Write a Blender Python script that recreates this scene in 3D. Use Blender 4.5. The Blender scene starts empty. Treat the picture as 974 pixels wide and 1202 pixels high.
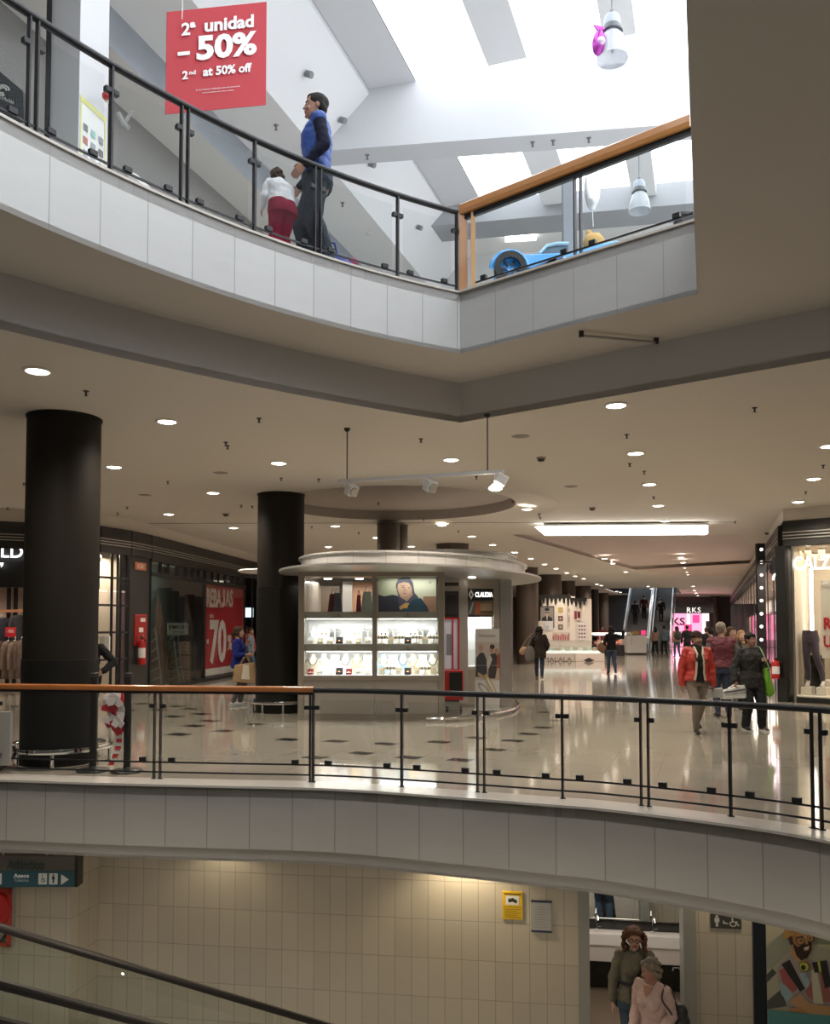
import bpy, bmesh, math, random
from mathutils import Vector as V, Matrix as MX
from mathutils.geometry import tessellate_polygon
random.seed(7)
SC = bpy.context.scene
COL = SC.collection
PI = math.pi
# ---------------------------------------------------------------- camera model
EYE = 1.72; FP = 1000.0; CX, CY = 487.0, 691.3; TH = math.radians(2.5)
def ray(px, py):
    a, b = px - CX, CY - py
    return V((a, FP*math.cos(TH) - b*math.sin(TH), b*math.cos(TH) + FP*math.sin(TH)))
def atz(px, py, z):                      # point of the level plane z seen at a picture position
    d = ray(px, py); k = (z - EYE)/d.z
    return V((d.x*k, d.y*k, z))
def aty(px, py, y):                      # point at a given distance
    d = ray(px, py); k = y/d.y
    return V((d.x*k, y, EYE + d.z*k))
def atplane(px, py, P, Q):               # point on the upright plane through P and Q
    d = ray(px, py); n = V((-(Q.y-P.y), Q.x-P.x, 0))
    k = (n.x*P.x + n.y*P.y)/(n.x*d.x + n.y*d.y)
    return V((d.x*k, d.y*k, EYE + d.z*k))
def depth_at(px, py, z): return atz(px, py, z).y
cam = bpy.data.objects.new('camera', bpy.data.cameras.new('camera'))
COL.objects.link(cam); SC.camera = cam
cam.location = (0, 0, EYE); cam.rotation_euler = (PI/2 + TH, 0, 0)
cam.data.sensor_width = 36; cam.data.lens = 36*FP/1202; cam.data.shift_y = (CY-601)/1202
cam.data.clip_start = 0.05; cam.data.clip_end = 300
E1 = V((0.3274, 0.9449, 0)).normalized(); E2 = V((E1.y, -E1.x, 0))
def st(s, t, z): return E2*s + E1*t + V((0, 0, z))
# ---------------------------------------------------------------- materials
MATS = {}
def mat(name, col=(.8,.8,.8), rough=.5, metal=0, emit=None, es=0, noise=0, nscale=8, bump=0, bscale=60, spec=.5, coat=0, sheen=0, trans=0):
    if name in MATS: return MATS[name]
    m = bpy.data.materials.new(name); m.use_nodes = True
    nt = m.node_tree; b = nt.nodes['Principled BSDF']
    b.inputs['Base Color'].default_value = (*col, 1); b.inputs['Roughness'].default_value = rough
    b.inputs['Metallic'].default_value = metal; b.inputs['Specular IOR Level'].default_value = spec
    b.inputs['Coat Weight'].default_value = coat; b.inputs['Sheen Weight'].default_value = sheen
    if emit: b.inputs['Emission Color'].default_value = (*emit, 1); b.inputs['Emission Strength'].default_value = es
    if noise or bump:
        tc = nt.nodes.new('ShaderNodeTexCoord')
    if noise:
        n = nt.nodes.new('ShaderNodeTexNoise'); n.inputs['Scale'].default_value = nscale; n.inputs['Detail'].default_value = 5
        r = nt.nodes.new('ShaderNodeMapRange'); r.inputs[3].default_value = 1-noise; r.inputs[4].default_value = 1+noise
        x = nt.nodes.new('ShaderNodeVectorMath'); x.operation = 'SCALE'; x.inputs[0].default_value = col
        nt.links.new(tc.outputs['Object'], n.inputs['Vector']); nt.links.new(n.outputs['Fac'], r.inputs[0])
        nt.links.new(r.outputs[0], x.inputs['Scale']); nt.links.new(x.outputs[0], b.inputs['Base Color'])
    if bump:
        n = nt.nodes.new('ShaderNodeTexNoise'); n.inputs['Scale'].default_value = bscale; n.inputs['Detail'].default_value = 3
        u = nt.nodes.new('ShaderNodeBump'); u.inputs['Strength'].default_value = bump; u.inputs['Distance'].default_value = .01
        nt.links.new(tc.outputs['Object'], n.inputs['Vector']); nt.links.new(n.outputs['Fac'], u.inputs['Height'])
        nt.links.new(u.outputs['Normal'], b.inputs['Normal'])
    MATS[name] = m
    return m
def tiled(name, col, grout, w, h, mortar, rough, vary=.06, nz=.05, nscale=3, off=0, bump=0, rvar=0, spec=.5, bias=0, stretch=(1,1)):
    """tiles laid out in metres on the UV map"""
    m = bpy.data.materials.new(name); m.use_nodes = True; nt = m.node_tree; b = nt.nodes['Principled BSDF']
    uv = nt.nodes.new('ShaderNodeUVMap')
    br = nt.nodes.new('ShaderNodeTexBrick'); br.offset = off; br.squash = 1
    br.inputs['Color1'].default_value = (*[c*(1-vary) for c in col], 1); br.inputs['Color2'].default_value = (*[min(1, c*(1+vary)) for c in col], 1)
    br.inputs['Mortar'].default_value = (*grout, 1); br.inputs['Scale'].default_value = 1
    br.inputs['Mortar Size'].default_value = mortar; br.inputs['Mortar Smooth'].default_value = .1
    br.inputs['Brick Width'].default_value = w; br.inputs['Row Height'].default_value = h; br.inputs['Bias'].default_value = bias
    n = nt.nodes.new('ShaderNodeTexNoise'); n.inputs['Scale'].default_value = nscale; n.inputs['Detail'].default_value = 8; n.inputs['Roughness'].default_value = .65
    mp = nt.nodes.new('ShaderNodeMapping'); mp.inputs['Scale'].default_value = (stretch[0], stretch[1], 1)
    nt.links.new(uv.outputs[0], mp.inputs[0]); nt.links.new(mp.outputs[0], n.inputs['Vector'])
    r = nt.nodes.new('ShaderNodeMapRange'); r.inputs[3].default_value = 1-nz; r.inputs[4].default_value = 1+nz
    x = nt.nodes.new('ShaderNodeVectorMath'); x.operation = 'SCALE'
    nt.links.new(uv.outputs[0], br.inputs['Vector'])
    nt.links.new(n.outputs['Fac'], r.inputs[0]); nt.links.new(br.outputs['Color'], x.inputs[0]); nt.links.new(r.outputs[0], x.inputs['Scale'])
    nt.links.new(x.outputs[0], b.inputs['Base Color'])
    b.inputs['Roughness'].default_value = rough; b.inputs['Specular IOR Level'].default_value = spec
    if rvar:
        r2 = nt.nodes.new('ShaderNodeMapRange'); r2.inputs[3].default_value = rough-rvar; r2.inputs[4].default_value = rough+rvar
        nt.links.new(n.outputs['Fac'], r2.inputs[0]); nt.links.new(r2.outputs[0], b.inputs['Roughness'])
    if bump:
        u = nt.nodes.new('ShaderNodeBump'); u.inputs['Strength'].default_value = bump; u.inputs['Distance'].default_value = .004; u.invert = True
        nt.links.new(br.outputs['Fac'], u.inputs['Height']); nt.links.new(u.outputs[0], b.inputs['Normal'])
    MATS[name] = m
    return m
def glass(name, tint=(.96,.98,.97), refl=1.0, rough=0.0):
    m = bpy.data.materials.new(name); m.use_nodes = True; nt = m.node_tree; nt.nodes.remove(nt.nodes['Principled BSDF'])
    o = nt.nodes['Material Output']; t = nt.nodes.new('ShaderNodeBsdfTransparent'); t.inputs[0].default_value = (*tint, 1)
    g = nt.nodes.new('ShaderNodeBsdfGlossy'); g.inputs['Roughness'].default_value = rough; g.inputs[0].default_value = (1,1,1,1)
    lw = nt.nodes.new('ShaderNodeLayerWeight'); lw.inputs[0].default_value = .5
    pw = nt.nodes.new('ShaderNodeMath'); pw.operation = 'POWER'; pw.inputs[1].default_value = 5
    f = nt.nodes.new('ShaderNodeMath'); f.operation = 'MULTIPLY_ADD'; f.inputs[1].default_value = .93; f.inputs[2].default_value = .035
    nt.links.new(lw.outputs['Facing'], pw.inputs[0]); nt.links.new(pw.outputs[0], f.inputs[0])
    k = nt.nodes.new('ShaderNodeMath'); k.operation = 'MULTIPLY'; k.inputs[1].default_value = refl
    x = nt.nodes.new('ShaderNodeMixShader')
    nt.links.new(f.outputs[0], k.inputs[0]); nt.links.new(k.outputs[0], x.inputs[0]); nt.links.new(t.outputs[0], x.inputs[1]); nt.links.new(g.outputs[0], x.inputs[2])
    nt.links.new(x.outputs[0], o.inputs[0]); MATS[name] = m
    return m
# ---------------------------------------------------------------- mesh builder
class MB:
    def __init__(s): s.v = []; s.f = []; s.m = []; s.uv = {}
    def add(s, vs, fs, mi=0, uvs=None):
        o = len(s.v); s.v += [V(p) for p in vs]
        for i, f in enumerate(fs):
            if uvs: s.uv[len(s.f)] = uvs[i]
            s.f.append([o+k for k in f]); s.m.append(mi)
        return s
    def box(s, c, d, rot=None, mi=0):
        h = V(d)/2; c = V(c)
        vs = [V((x*h.x, y*h.y, z*h.z)) for x in (-1,1) for y in (-1,1) for z in (-1,1)]
        if rot is not None: vs = [rot @ p for p in vs]
        return s.add([c+p for p in vs], [(0,1,3,2),(4,6,7,5),(0,4,5,1),(2,3,7,6),(0,2,6,4),(1,5,7,3)], mi)
    def beam(s, p, q, w, h, mi=0, up=V((0,0,1))):   # bar from p to q, w sideways, h upwards
        p, q = V(p), V(q); d = (q-p).normalized(); x = d.cross(up)
        if x.length < 1e-4: x = d.cross(V((0,1,0)))
        x.normalize(); y = x.cross(d)
        vs = [e + x*(a*w/2) + y*(b*h/2) for e in (p, q) for a in (-1,1) for b in (-1,1)]
        return s.add(vs, [(0,1,3,2),(4,6,7,5),(0,4,5,1),(2,3,7,6),(0,2,6,4),(1,5,7,3)], mi)
    def sweep(s, pts, prof, mi=0, caps=True, up=V((0,0,1))):   # prof: list of (side, up)
        pts = [V(p) for p in pts]; n = len(prof); vs = []
        for i, p in enumerate(pts):
            d = (pts[min(i+1, len(pts)-1)] - pts[max(i-1, 0)]).normalized(); x = d.cross(up)
            if x.length < 1e-4: x = V((1,0,0))
            x.normalize(); y = x.cross(d)
            if 0 < i < len(pts)-1:
                d0 = (p-pts[i-1]).normalized(); c = max(.5, d0.dot(d))
            else: c = 1
            vs += [p + x*(a/c) + y*b for a, b in prof]
        fs = [(i*n+k, i*n+(k+1) % n, (i+1)*n+(k+1) % n, (i+1)*n+k) for i in range(len(pts)-1) for k in range(n)]
        if caps: fs += [tuple(range(n))[::-1], tuple((len(pts)-1)*n+k for k in range(n))]
        return s.add(vs, fs, mi)
    def tube(s, pts, r, n=10, mi=0):
        return s.sweep(pts, [(r*math.cos(2*PI*k/n), r*math.sin(2*PI*k/n)) for k in range(n)], mi)
    def cyl(s, p, q, r0, r1=None, n=20, mi=0, caps=True):
        p, q = V(p), V(q); r1 = r0 if r1 is None else r1; d = (q-p).normalized()
        x = d.orthogonal().normalized(); y = d.cross(x)
        vs = [e + (x*math.cos(2*PI*k/n) + y*math.sin(2*PI*k/n))*r for e, r in ((p,r0),(q,r1)) for k in range(n)]
        fs = [(k, (k+1) % n, n+(k+1) % n, n+k) for k in range(n)]
        if caps: fs += [tuple(range(n))[::-1], tuple(range(n, 2*n))]
        return s.add(vs, fs, mi)
    def lathe(s, prof, c=(0,0,0), n=32, mi=0, a0=0, a1=2*PI, ex=1, ey=1):
        c = V(c); full = abs(a1-a0-2*PI) < 1e-6; m = n if full else n+1; vs = []
        for r, z in prof:
            vs += [c + V((r*ex*math.cos(a0+(a1-a0)*k/n), r*ey*math.sin(a0+(a1-a0)*k/n), z)) for k in range(m)]
        fs = [(i*m+k, i*m+(k+1) % m, (i+1)*m+(k+1) % m, (i+1)*m+k) for i in range(len(prof)-1) for k in range(n)]
        return s.add(vs, fs, mi)
    def ball(s, c, r, nu=16, nv=10, rot=None, mi=0):
        c = V(c); r = V((r, r, r)) if not hasattr(r, '__len__') else V(r)
        vs = []
        for j in range(1, nv):
            for k in range(nu):
                p = V((math.sin(PI*j/nv)*math.cos(2*PI*k/nu)*r.x, math.sin(PI*j/nv)*math.sin(2*PI*k/nu)*r.y, math.cos(PI*j/nv)*r.z))
                vs.append(p)
        vs += [V((0,0,r.z)), V((0,0,-r.z))]
        if rot is not None: vs = [rot @ p for p in vs]
        fs = [(j*nu+k, (j+1)*nu+k, (j+1)*nu+(k+1) % nu, j*nu+(k+1) % nu) for j in range(nv-2) for k in range(nu)]
        t = (nv-1)*nu
        fs += [(t, k, (k+1) % nu) for k in range(nu)] + [(t+1, (nv-2)*nu+(k+1) % nu, (nv-2)*nu+k) for k in range(nu)]
        return s.add([c+p for p in vs], fs, mi)
    def prism(s, poly, z0, z1, mi=0, holes=()):      # upright prism over a plan outline
        loops = [[V((p[0], p[1], 0)) for p in poly]] + [[V((p[0], p[1], 0)) for p in h] for h in holes]
        tris = tessellate_polygon(loops); flat = [p for l in loops for p in l]; n = len(flat)
        vs = [V((p.x, p.y, z0)) for p in flat] + [V((p.x, p.y, z1)) for p in flat]
        fs = [tuple(t) for t in tris] + [tuple(n+k for k in t[::-1]) for t in tris]
        o = 0
        for l in loops:
            m = len(l); fs += [(o+k, o+(k+1) % m, n+o+(k+1) % m, n+o+k) for k in range(m)]; o += m
        return s.add(vs, fs, mi)
    def slab(s, pts, t, mi=0):                       # flat outline (3-D points) given thickness along its normal
        pts = [V(p) for p in pts]; n = (pts[1]-pts[0]).cross(pts[2]-pts[0]).normalized()*t; m = len(pts)
        tris = tessellate_polygon([pts])
        fs = [tuple(x) for x in tris] + [tuple(m+k for k in x[::-1]) for x in tris] + [(k, (k+1) % m, m+(k+1) % m, m+k) for k in range(m)]
        return s.add(pts + [p+n for p in pts], fs, mi)
    def wall(s, pts, z0, z1, mi=0, u0=0, th=0):      # ribbon along a plan line; UV in metres
        u = u0
        for p, q in zip(pts[:-1], pts[1:]):
            p, q = V(p), V(q); l = math.hypot(q.x-p.x, q.y-p.y)
            s.add([(p.x,p.y,z0),(q.x,q.y,z0),(q.x,q.y,z1),(p.x,p.y,z1)], [(0,1,2,3)], mi, [[(u,z0),(u+l,z0),(u+l,z1),(u,z1)]]); u += l
        return s
    def build(s, name, mats, parent=None, smooth=False, bevel=0, uvrot=None, world=True, merge=True):
        if not isinstance(mats, (list, tuple)): mats = [mats]
        me = bpy.data.meshes.new(name)
        off = V(parent.matrix_basis.translation) if (parent is not None and world) else V((0,0,0))
        if parent is not None and world and parent.parent is not None: off = off + V(parent.parent.location)
        me.from_pydata([p-off for p in s.v], [], s.f)
        for m in mats: me.materials.append(m if not isinstance(m, str) else MATS[m])
        for p, mi in zip(me.polygons, s.m): p.material_index = mi; p.use_smooth = smooth
        if uvrot is not None or s.uv:
            ul = me.uv_layers.new(name='UVMap')
            for p in me.polygons:
                ex = s.uv.get(p.index)
                nz = p.normal
                for j, li in enumerate(p.loop_indices):
                    c = s.v[me.loops[li].vertex_index]
                    if ex: uvc = ex[j]
                    elif abs(nz.z) > .7: uvc = (c.dot(E2), c.dot(E1)) if uvrot == 'e' else (c.x, c.y)
                    else:
                        t = V((-nz.y, nz.x, 0)).normalized(); uvc = (c.dot(t), c.z)
                    ul.data[li].uv = uvc
        if not s.uv:
            bm = bmesh.new(); bm.from_mesh(me); bmesh.ops.recalc_face_normals(bm, faces=bm.faces); bm.to_mesh(me); bm.free()
        o = bpy.data.objects.new(name, me); COL.objects.link(o)
        if parent is not None: o.parent = parent
        if smooth: 
            try: me.set_sharp_from_angle(angle=math.radians(40))
            except Exception: pass
        if bevel:
            b = o.modifiers.new('bevel', 'BEVEL'); b.width = bevel; b.segments = 2; b.limit_method = 'ANGLE'
        return o
def tag(o, label, cat, group=None):
    o['label'] = label; o['category'] = cat
    if group: o['group'] = group
    return o
def thing(name, label, cat, loc=(0,0,0), group=None, rz=0):
    o = bpy.data.objects.new(name, None); COL.objects.link(o); o.location = loc; o.rotation_euler = (0,0,rz)
    o.empty_display_size = .1
    return tag(o, label, cat, group)
def struct(o): o['kind'] = 'structure'; return o
def stuff(o): o['kind'] = 'stuff'; return o
def copy_tree(o, parent=None):
    c = o.copy(); COL.objects.link(c); c.parent = parent
    for ch in list(o.children): copy_tree(ch, c)
    return c
ORD = ['first','second','third','fourth','fifth','sixth','seventh','eighth','ninth','tenth','eleventh','twelfth','thirteenth','fourteenth','fifteenth','sixteenth','seventeenth','eighteenth','nineteenth','twentieth','twenty-first','twenty-second','twenty-third','twenty-fourth','twenty-fifth','twenty-sixth','twenty-seventh','twenty-eighth','twenty-ninth','thirtieth','thirty-first','thirty-second','thirty-third','thirty-fourth','thirty-fifth']
def lettering(s, c, right, up, w, h, m, parent=None, depth=.004, bold=0.0, name='lettering', spacing=1.0, shear=0):
    """raised letters fitted to a w x h field centred on c"""
    cu = bpy.data.curves.new('t', 'FONT'); cu.body = s; cu.size = 1; cu.extrude = 0; cu.offset = bold; cu.space_character = spacing; cu.shear = shear
    cu.resolution_u = 3
    ob = bpy.data.objects.new('t', cu); COL.objects.link(ob)
    dg = bpy.context.evaluated_depsgraph_get()
    me = bpy.data.meshes.new_from_object(ob.evaluated_get(dg)); bpy.data.objects.remove(ob); bpy.data.curves.remove(cu)
    xs = [v.co.x for v in me.vertices]; ys = [v.co.y for v in me.vertices]
    x0, x1, y0, y1 = min(xs), max(xs), min(ys), max(ys)
    right = V(right).normalized(); up = V(up).normalized(); n = right.cross(up); c = V(c)
    bm = bmesh.new(); bm.from_mesh(me)
    r = bmesh.ops.extrude_face_region(bm, geom=bm.faces[:])
    for e in r['geom']:
        if isinstance(e, bmesh.types.BMVert): e.co.z += 1
    off = V(parent.location) if parent is not None else V((0,0,0))
    if parent is not None and parent.parent is not None: off += V(parent.parent.location)
    for v in bm.verts:
        v.co = c + right*((v.co.x-(x0+x1)/2)/(x1-x0)*w) + up*((v.co.y-(y0+y1)/2)/(y1-y0)*h) + n*(v.co.z*depth) - off
    bmesh.ops.recalc_face_normals(bm, faces=bm.faces); bm.to_mesh(me); bm.free()
    me.name = name; me.materials.clear(); me.materials.append(m if not isinstance(m, str) else MATS[m])
    for p in me.polygons: p.material_index = 0; p.use_smooth = False
    o = bpy.data.objects.new(name, me); COL.objects.link(o)
    if parent is not None: o.parent = parent
    return o
def arc3(P, Q, R, n, e0=0, e1=0):
    """plan arc through three points, extended by e0/e1 radians at its ends"""
    ax, ay, bx, by, cx, cy = P.x, P.y, Q.x, Q.y, R.x, R.y
    d = 2*(ax*(by-cy)+bx*(cy-ay)+cx*(ay-by))
    ux = ((ax*ax+ay*ay)*(by-cy)+(bx*bx+by*by)*(cy-ay)+(cx*cx+cy*cy)*(ay-by))/d
    uy = ((ax*ax+ay*ay)*(cx-bx)+(bx*bx+by*by)*(ax-cx)+(cx*cx+cy*cy)*(bx-ax))/d
    r = math.hypot(ax-ux, ay-uy); A = [math.atan2(p.y-uy, p.x-ux) for p in (P, Q, R)]
    def near(x, y):
        while x-y > PI: x -= 2*PI
        while x-y < -PI: x += 2*PI
        return x
    A[1] = near(A[1], A[0]); A[2] = near(A[2], A[1]); sg = 1 if A[2] > A[0] else -1
    a0, a1 = A[0]-sg*e0, A[2]+sg*e1
    return [V((ux+r*math.cos(a0+(a1-a0)*k/n), uy+r*math.sin(a0+(a1-a0)*k/n), P.z)) for k in range(n+1)]
def catmull(pts, per=6):
    pts = [V(p) for p in pts]; P = [pts[0]*2-pts[1]] + pts + [pts[-1]*2-pts[-2]]; out = []
    for i in range(1, len(P)-2):
        a, b, c, d = P[i-1:i+3]
        for k in range(per):
            t = k/per; out.append(.5*((2*b) + (c-a)*t + (2*a-5*b+4*c-d)*t*t + (3*b-a-3*c+d)*t**3))
    return out + [pts[-1]]
def along(pts, dist):
    """point and heading at a length along a polyline"""
    acc = 0
    for p, q in zip(pts[:-1], pts[1:]):
        l = (q-p).length
        if acc + l >= dist or q is pts[-1]:
            return p + (q-p)*((dist-acc)/l), (q-p).normalized()
        acc += l
def sub_line(pts, d0, d1, n=6): return [along(pts, d0+(d1-d0)*k/n)[0] for k in range(n+1)]
def nearest_len(pts, P):
    best = (1e9, 0); acc = 0
    for p, q in zip(pts[:-1], pts[1:]):
        l = (q-p).length
        for k in range(21):
            x = p + (q-p)*(k/20); d = math.hypot(x.x-P.x, x.y-P.y)
            if d < best[0]: best = (d, acc + l*k/20)
        acc += l
    return best[1]
def light(name, kind, loc, energy, col=(1,1,1), size=.1, rot=(0,0,0), sx=None, sy=None, spot=None, blend=.5):
    d = bpy.data.lights.new(name, kind); d.energy = energy; d.color = col
    if kind == 'AREA':
        d.size = size
        if sx: d.shape = 'RECTANGLE'; d.size = sx; d.size_y = sy
    elif kind in ('POINT', 'SPOT'): d.shadow_soft_size = size
    if spot: d.spot_size = spot; d.spot_blend = blend
    o = bpy.data.objects.new(name, d); COL.objects.link(o); o.location = loc; o.rotation_euler = rot
    return o
# ================================================================ materials of the building
dim_marble = tiled('dimmed_marble', (.45,.42,.375), (.27,.25,.225), .47, 3.0, .005, .22, .03, .07, 5, stretch=(.5,1.6))  # same stone as the upper face, darkened for the weaker light down here
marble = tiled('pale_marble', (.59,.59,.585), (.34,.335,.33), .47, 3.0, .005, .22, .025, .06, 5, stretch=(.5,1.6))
floor_m = tiled('polished_floor', (.33,.30,.25), (.275,.25,.205), .6, .6, .003, .075, .05, .09, 1.6, rvar=.025, spec=.75)
inlay_m = mat('dark_inlay', (.025,.024,.024), .08)
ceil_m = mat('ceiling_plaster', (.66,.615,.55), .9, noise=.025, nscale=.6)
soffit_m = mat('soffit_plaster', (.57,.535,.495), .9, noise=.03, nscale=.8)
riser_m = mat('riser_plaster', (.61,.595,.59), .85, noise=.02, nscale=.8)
white_m = mat('white_plaster', (.81,.82,.84), .85)
offw_m = mat('offwhite_plaster', (.76,.755,.74), .85)
gray_m = mat('grey_plaster', (.68,.69,.71), .8)
tile_m = tiled('beige_wall_tile', (.56,.505,.41), (.36,.32,.255), .205, .465, .0045, .30, .05, .05, 2, bump=.4)
lowfl_m = tiled('lower_floor_tile', (.5,.47,.42), (.3,.28,.25), .6, .6, .004, .12, .04, .06, 2)
black_metal = mat('black_metal', (.018,.019,.021), .38, .3, noise=.15, nscale=5)
black_paint = mat('black_fascia_paint', (.018,.017,.016), .42)
steel = mat('brushed_steel', (.62,.62,.61), .28, 1.0, noise=.06, nscale=14)
chrome = mat('chrome', (.8,.8,.8), .08, 1.0)
wood_m = mat('varnished_wood', (.36,.125,.035), .28, noise=.25, nscale=6, coat=.4)
col_m = mat('column_bronze', (.017,.0145,.0115), .6, 0, noise=.12, nscale=1.5, spec=.15)
colfar_m = mat('column_brown', (.075,.056,.044), .5, .2, noise=.1, nscale=1.5)
coldark_m = mat('column_dark_cladding', (.011,.0105,.0095), .5, spec=.18)
rail_glass = glass('railing_glass', (.95,.965,.96), .45)
shop_glass = glass('shop_glass', (.93,.94,.93), 1.0)
clear_glass = glass('clear_glass', (.97,.98,.98), .7)
sky_glow = mat('skylight_daylight', (.9,.93,1), .5, emit=(.93,.965,1.0), es=2.75)
lamp_glow = mat('lamp_glow', (1,.95,.85), .4, emit=(1,.90,.74), es=14)
tube_glow = mat('tube_glow', (1,1,.95), .4, emit=(1,.985,.93), es=7)
ring_m = mat('lamp_trim_white', (.7,.68,.64), .5)
white_plastic = mat('white_plastic', (.75,.74,.72), .4)
dark_plastic = mat('dark_plastic', (.03,.03,.03), .4)
white_ink = mat('white_ink', (.82,.80,.80), .5)
white_lit = mat('white_lit_letter', (1,1,1), .4, emit=(1,1,1), es=2.2)
# ================================================================ outlines
ZC, ZL = 4.40, -3.5      # middle ceiling, lower floor
_r = atz(540, 496, ZC); ZS = aty(540, 450, _r.y).z          # soffit around the opening
_u = atz(540, 415, ZS); ZU = aty(540, 343, _u.y).z          # upper floor
UPc = atz(540, 415, ZS)
def hz(px, pt): return pt
# vertical faces meet the soffit along these plan lines
up_arc = arc3(atz(0,245,ZS), atz(225,334,ZS), UPc, 40, e0=.35)            # marble face, left of the corner
up_K = atz(818, 345, ZS)                                                   # where the right face meets the opening side
edge_dir = (atz(805, 0, ZS) - up_K)
edge_dir = V((edge_dir.x, edge_dir.y, 0)).normalized()
up_E = up_K + edge_dir*9.0                                                 # runs back over the viewer
RSc = atz(540, 450, ZS)
rs_arc = arc3(atz(0,319,ZS), atz(160,364,ZS), RSc, 40, e0=.45)            # riser, left
rs_R = atz(974, 360, ZS); rs_dir = (rs_R-RSc).normalized(); rs_R2 = RSc + rs_dir*9.5
mid_arc = [atz(x, y, 0) for x, y in ((0,915),(125,919),(250,922),(390,925.5),(530,935),(640,943.5),(712,949.5),(858,967.5),(974,987))]
mid_arc = [mid_arc[0]+V((-5.5,.75,0)), mid_arc[0]+V((-2.6,.38,0))] + mid_arc
last = mid_arc[-1]; mid_arc += [last+V((.45,-.9,0)), last+V((.75,-2.0,0)), last+V((.9,-3.4,0)), last+V((.9,-6,0))]
mid_line = catmull(mid_arc, 8)
print('UPc', UPc, 'marble h', aty(540,343,UPc.y).z, 'ceil at riser', aty(540,496,RSc.y).z, 'mid', [tuple(round(c,2) for c in p) for p in mid_arc])
# ================================================================ middle level
# floor: polished tiles, with dark lozenge inlays that belong to its pattern
far = [V((48,-9,0)), V((48,96,0)), V((-30,96,0)), V((-30,mid_line[0].y,0))]
b = MB(); b.prism([p for p in mid_line] + far, -.12, 0)
for px, py, w in ((208,829,.5),(222,832,.5),(186,833,.5),(236,838,.5),(204,841,.5),(246,846,.5),(228,852,.5),(210,862,.5),(166,826,.5),(150,834,.5),(116,828,.5),(20,829,.5),
                  (580,880,.42),(602,869.5,.42),(620,861.5,.42),(637,854,.42),(395,870,.45),(452,873,.45),(338,868,.45),(515,871,.45),(300,850,.45),(560,866,.4),(424,884,.42),(480,889,.42),(370,889,.42),(540,892,.42),
                  (655,846,.4),(640,836,.4),(665,829,.4),(274,829,.5),(262,858,.45)):
    p = atz(px, py, .0008); a = V((E2.x, E2.y, 0)); c = V((E1.x, E1.y, 0)); w *= .42
    b.add([p-a*w-c*w*.5, p+a*w*.7-c*w*.8, p+a*w+c*w*.5, p-a*w*.7+c*w*.8], [(0,1,2,3)], 1)
fl = struct(b.build('floor', [floor_m, inlay_m], uvrot='e'))
# slab edge: pale stone face, recessed plaster beam under it, thin nosing
def ribbon(name, line, z0, z1, m, th=.03, inward=1, u=True):
    b = MB(); b.wall(line, z0, z1); return struct(b.build(name, m))
ribbon('trim_1', mid_line, -.67, -.015, dim_marble)
b = MB(); b.sweep([p + V((0,0,-.008)) for p in mid_line], [(-.35,-.012),(.025,-.012),(.025,.012),(-.35,.012)]); struct(b.build('trim_2', mat('pale_nosing', (.62,.58,.52), .15)))
def offset_line(line, d):
    out = []
    for i, p in enumerate(line):
        t = (line[min(i+1, len(line)-1)]-line[max(i-1, 0)]); n = V((-t.y, t.x, 0)).normalized(); out.append(p+n*d)
    return out
low_line = offset_line(mid_line, .05)
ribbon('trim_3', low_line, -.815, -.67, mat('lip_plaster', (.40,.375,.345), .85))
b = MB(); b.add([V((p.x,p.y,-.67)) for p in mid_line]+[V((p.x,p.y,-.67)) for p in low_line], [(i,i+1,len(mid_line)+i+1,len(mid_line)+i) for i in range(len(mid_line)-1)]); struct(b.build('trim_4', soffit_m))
b = MB(); b.prism(low_line + [V((14,-9,0)), V((14,20,0)), V((-16,20,0)), V((-16,low_line[0].y,0))], -.815, -.785); struct(b.build('ceiling_lower', ceil_m))
# ceiling of the middle level with a round recess and a stepped coffer
RC = atz(464, 598, ZC); RR = 2.75; RO = RC+V((.38,-.1,0)); RR2 = 3.3
ring = [V((RO.x+RR2*math.cos(2*PI*k/64), RO.y+RR2*math.sin(2*PI*k/64), 0)) for k in range(64)]
cof_n = [atz(*q, ZC) for q in ((600,627.5),(868,627.5),(905,661),(742,668),(735,644))]
cof = [cof_n[0], cof_n[1], cof_n[2], cof_n[3]]
esc_hole = [st(s, t, 0) for s, t in ((-7.2,62),(-2.2,62),(-2.2,74),(-7.2,74))]
cl = [p for p in rs_arc] + [rs_R2, V((48,rs_R2.y,0)), V((48,96,0)), V((-30,96,0)), V((-30,rs_arc[0].y,0))]
b = MB(); b.prism(cl, ZC, ZC+.08, holes=[ring, cof, esc_hole]); struct(b.build('ceiling', ceil_m))
b = MB(); n_ = 64; cs = [(math.cos(2*PI*k/n_), math.sin(2*PI*k/n_)) for k in range(n_)]
b.add([V((RO.x+RR2*c,RO.y+RR2*s,ZC)) for c,s in cs]+[V((RC.x+RR*c,RC.y+RR*s,ZC+.10)) for c,s in cs], [(k,(k+1)%n_,n_+(k+1)%n_,n_+k) for k in range(n_)]); struct(b.build('ceiling_recess_rim', ceil_m, smooth=True))
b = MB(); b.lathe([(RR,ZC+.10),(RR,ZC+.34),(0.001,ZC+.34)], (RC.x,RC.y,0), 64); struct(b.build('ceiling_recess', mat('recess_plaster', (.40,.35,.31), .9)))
b = MB()
for p, q in zip(cof, cof[1:]+cof[:1]): b.add([(p.x,p.y,ZC),(q.x,q.y,ZC),(q.x,q.y,ZC+.13),(p.x,p.y,ZC+.13)], [(0,1,2,3)])
b.add([(p.x,p.y,ZC+.13) for p in cof], [(0,1,2,3)]); struct(b.build('ceiling_coffer', mat('coffer_plaster', (.64,.56,.52), .9)))
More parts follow.
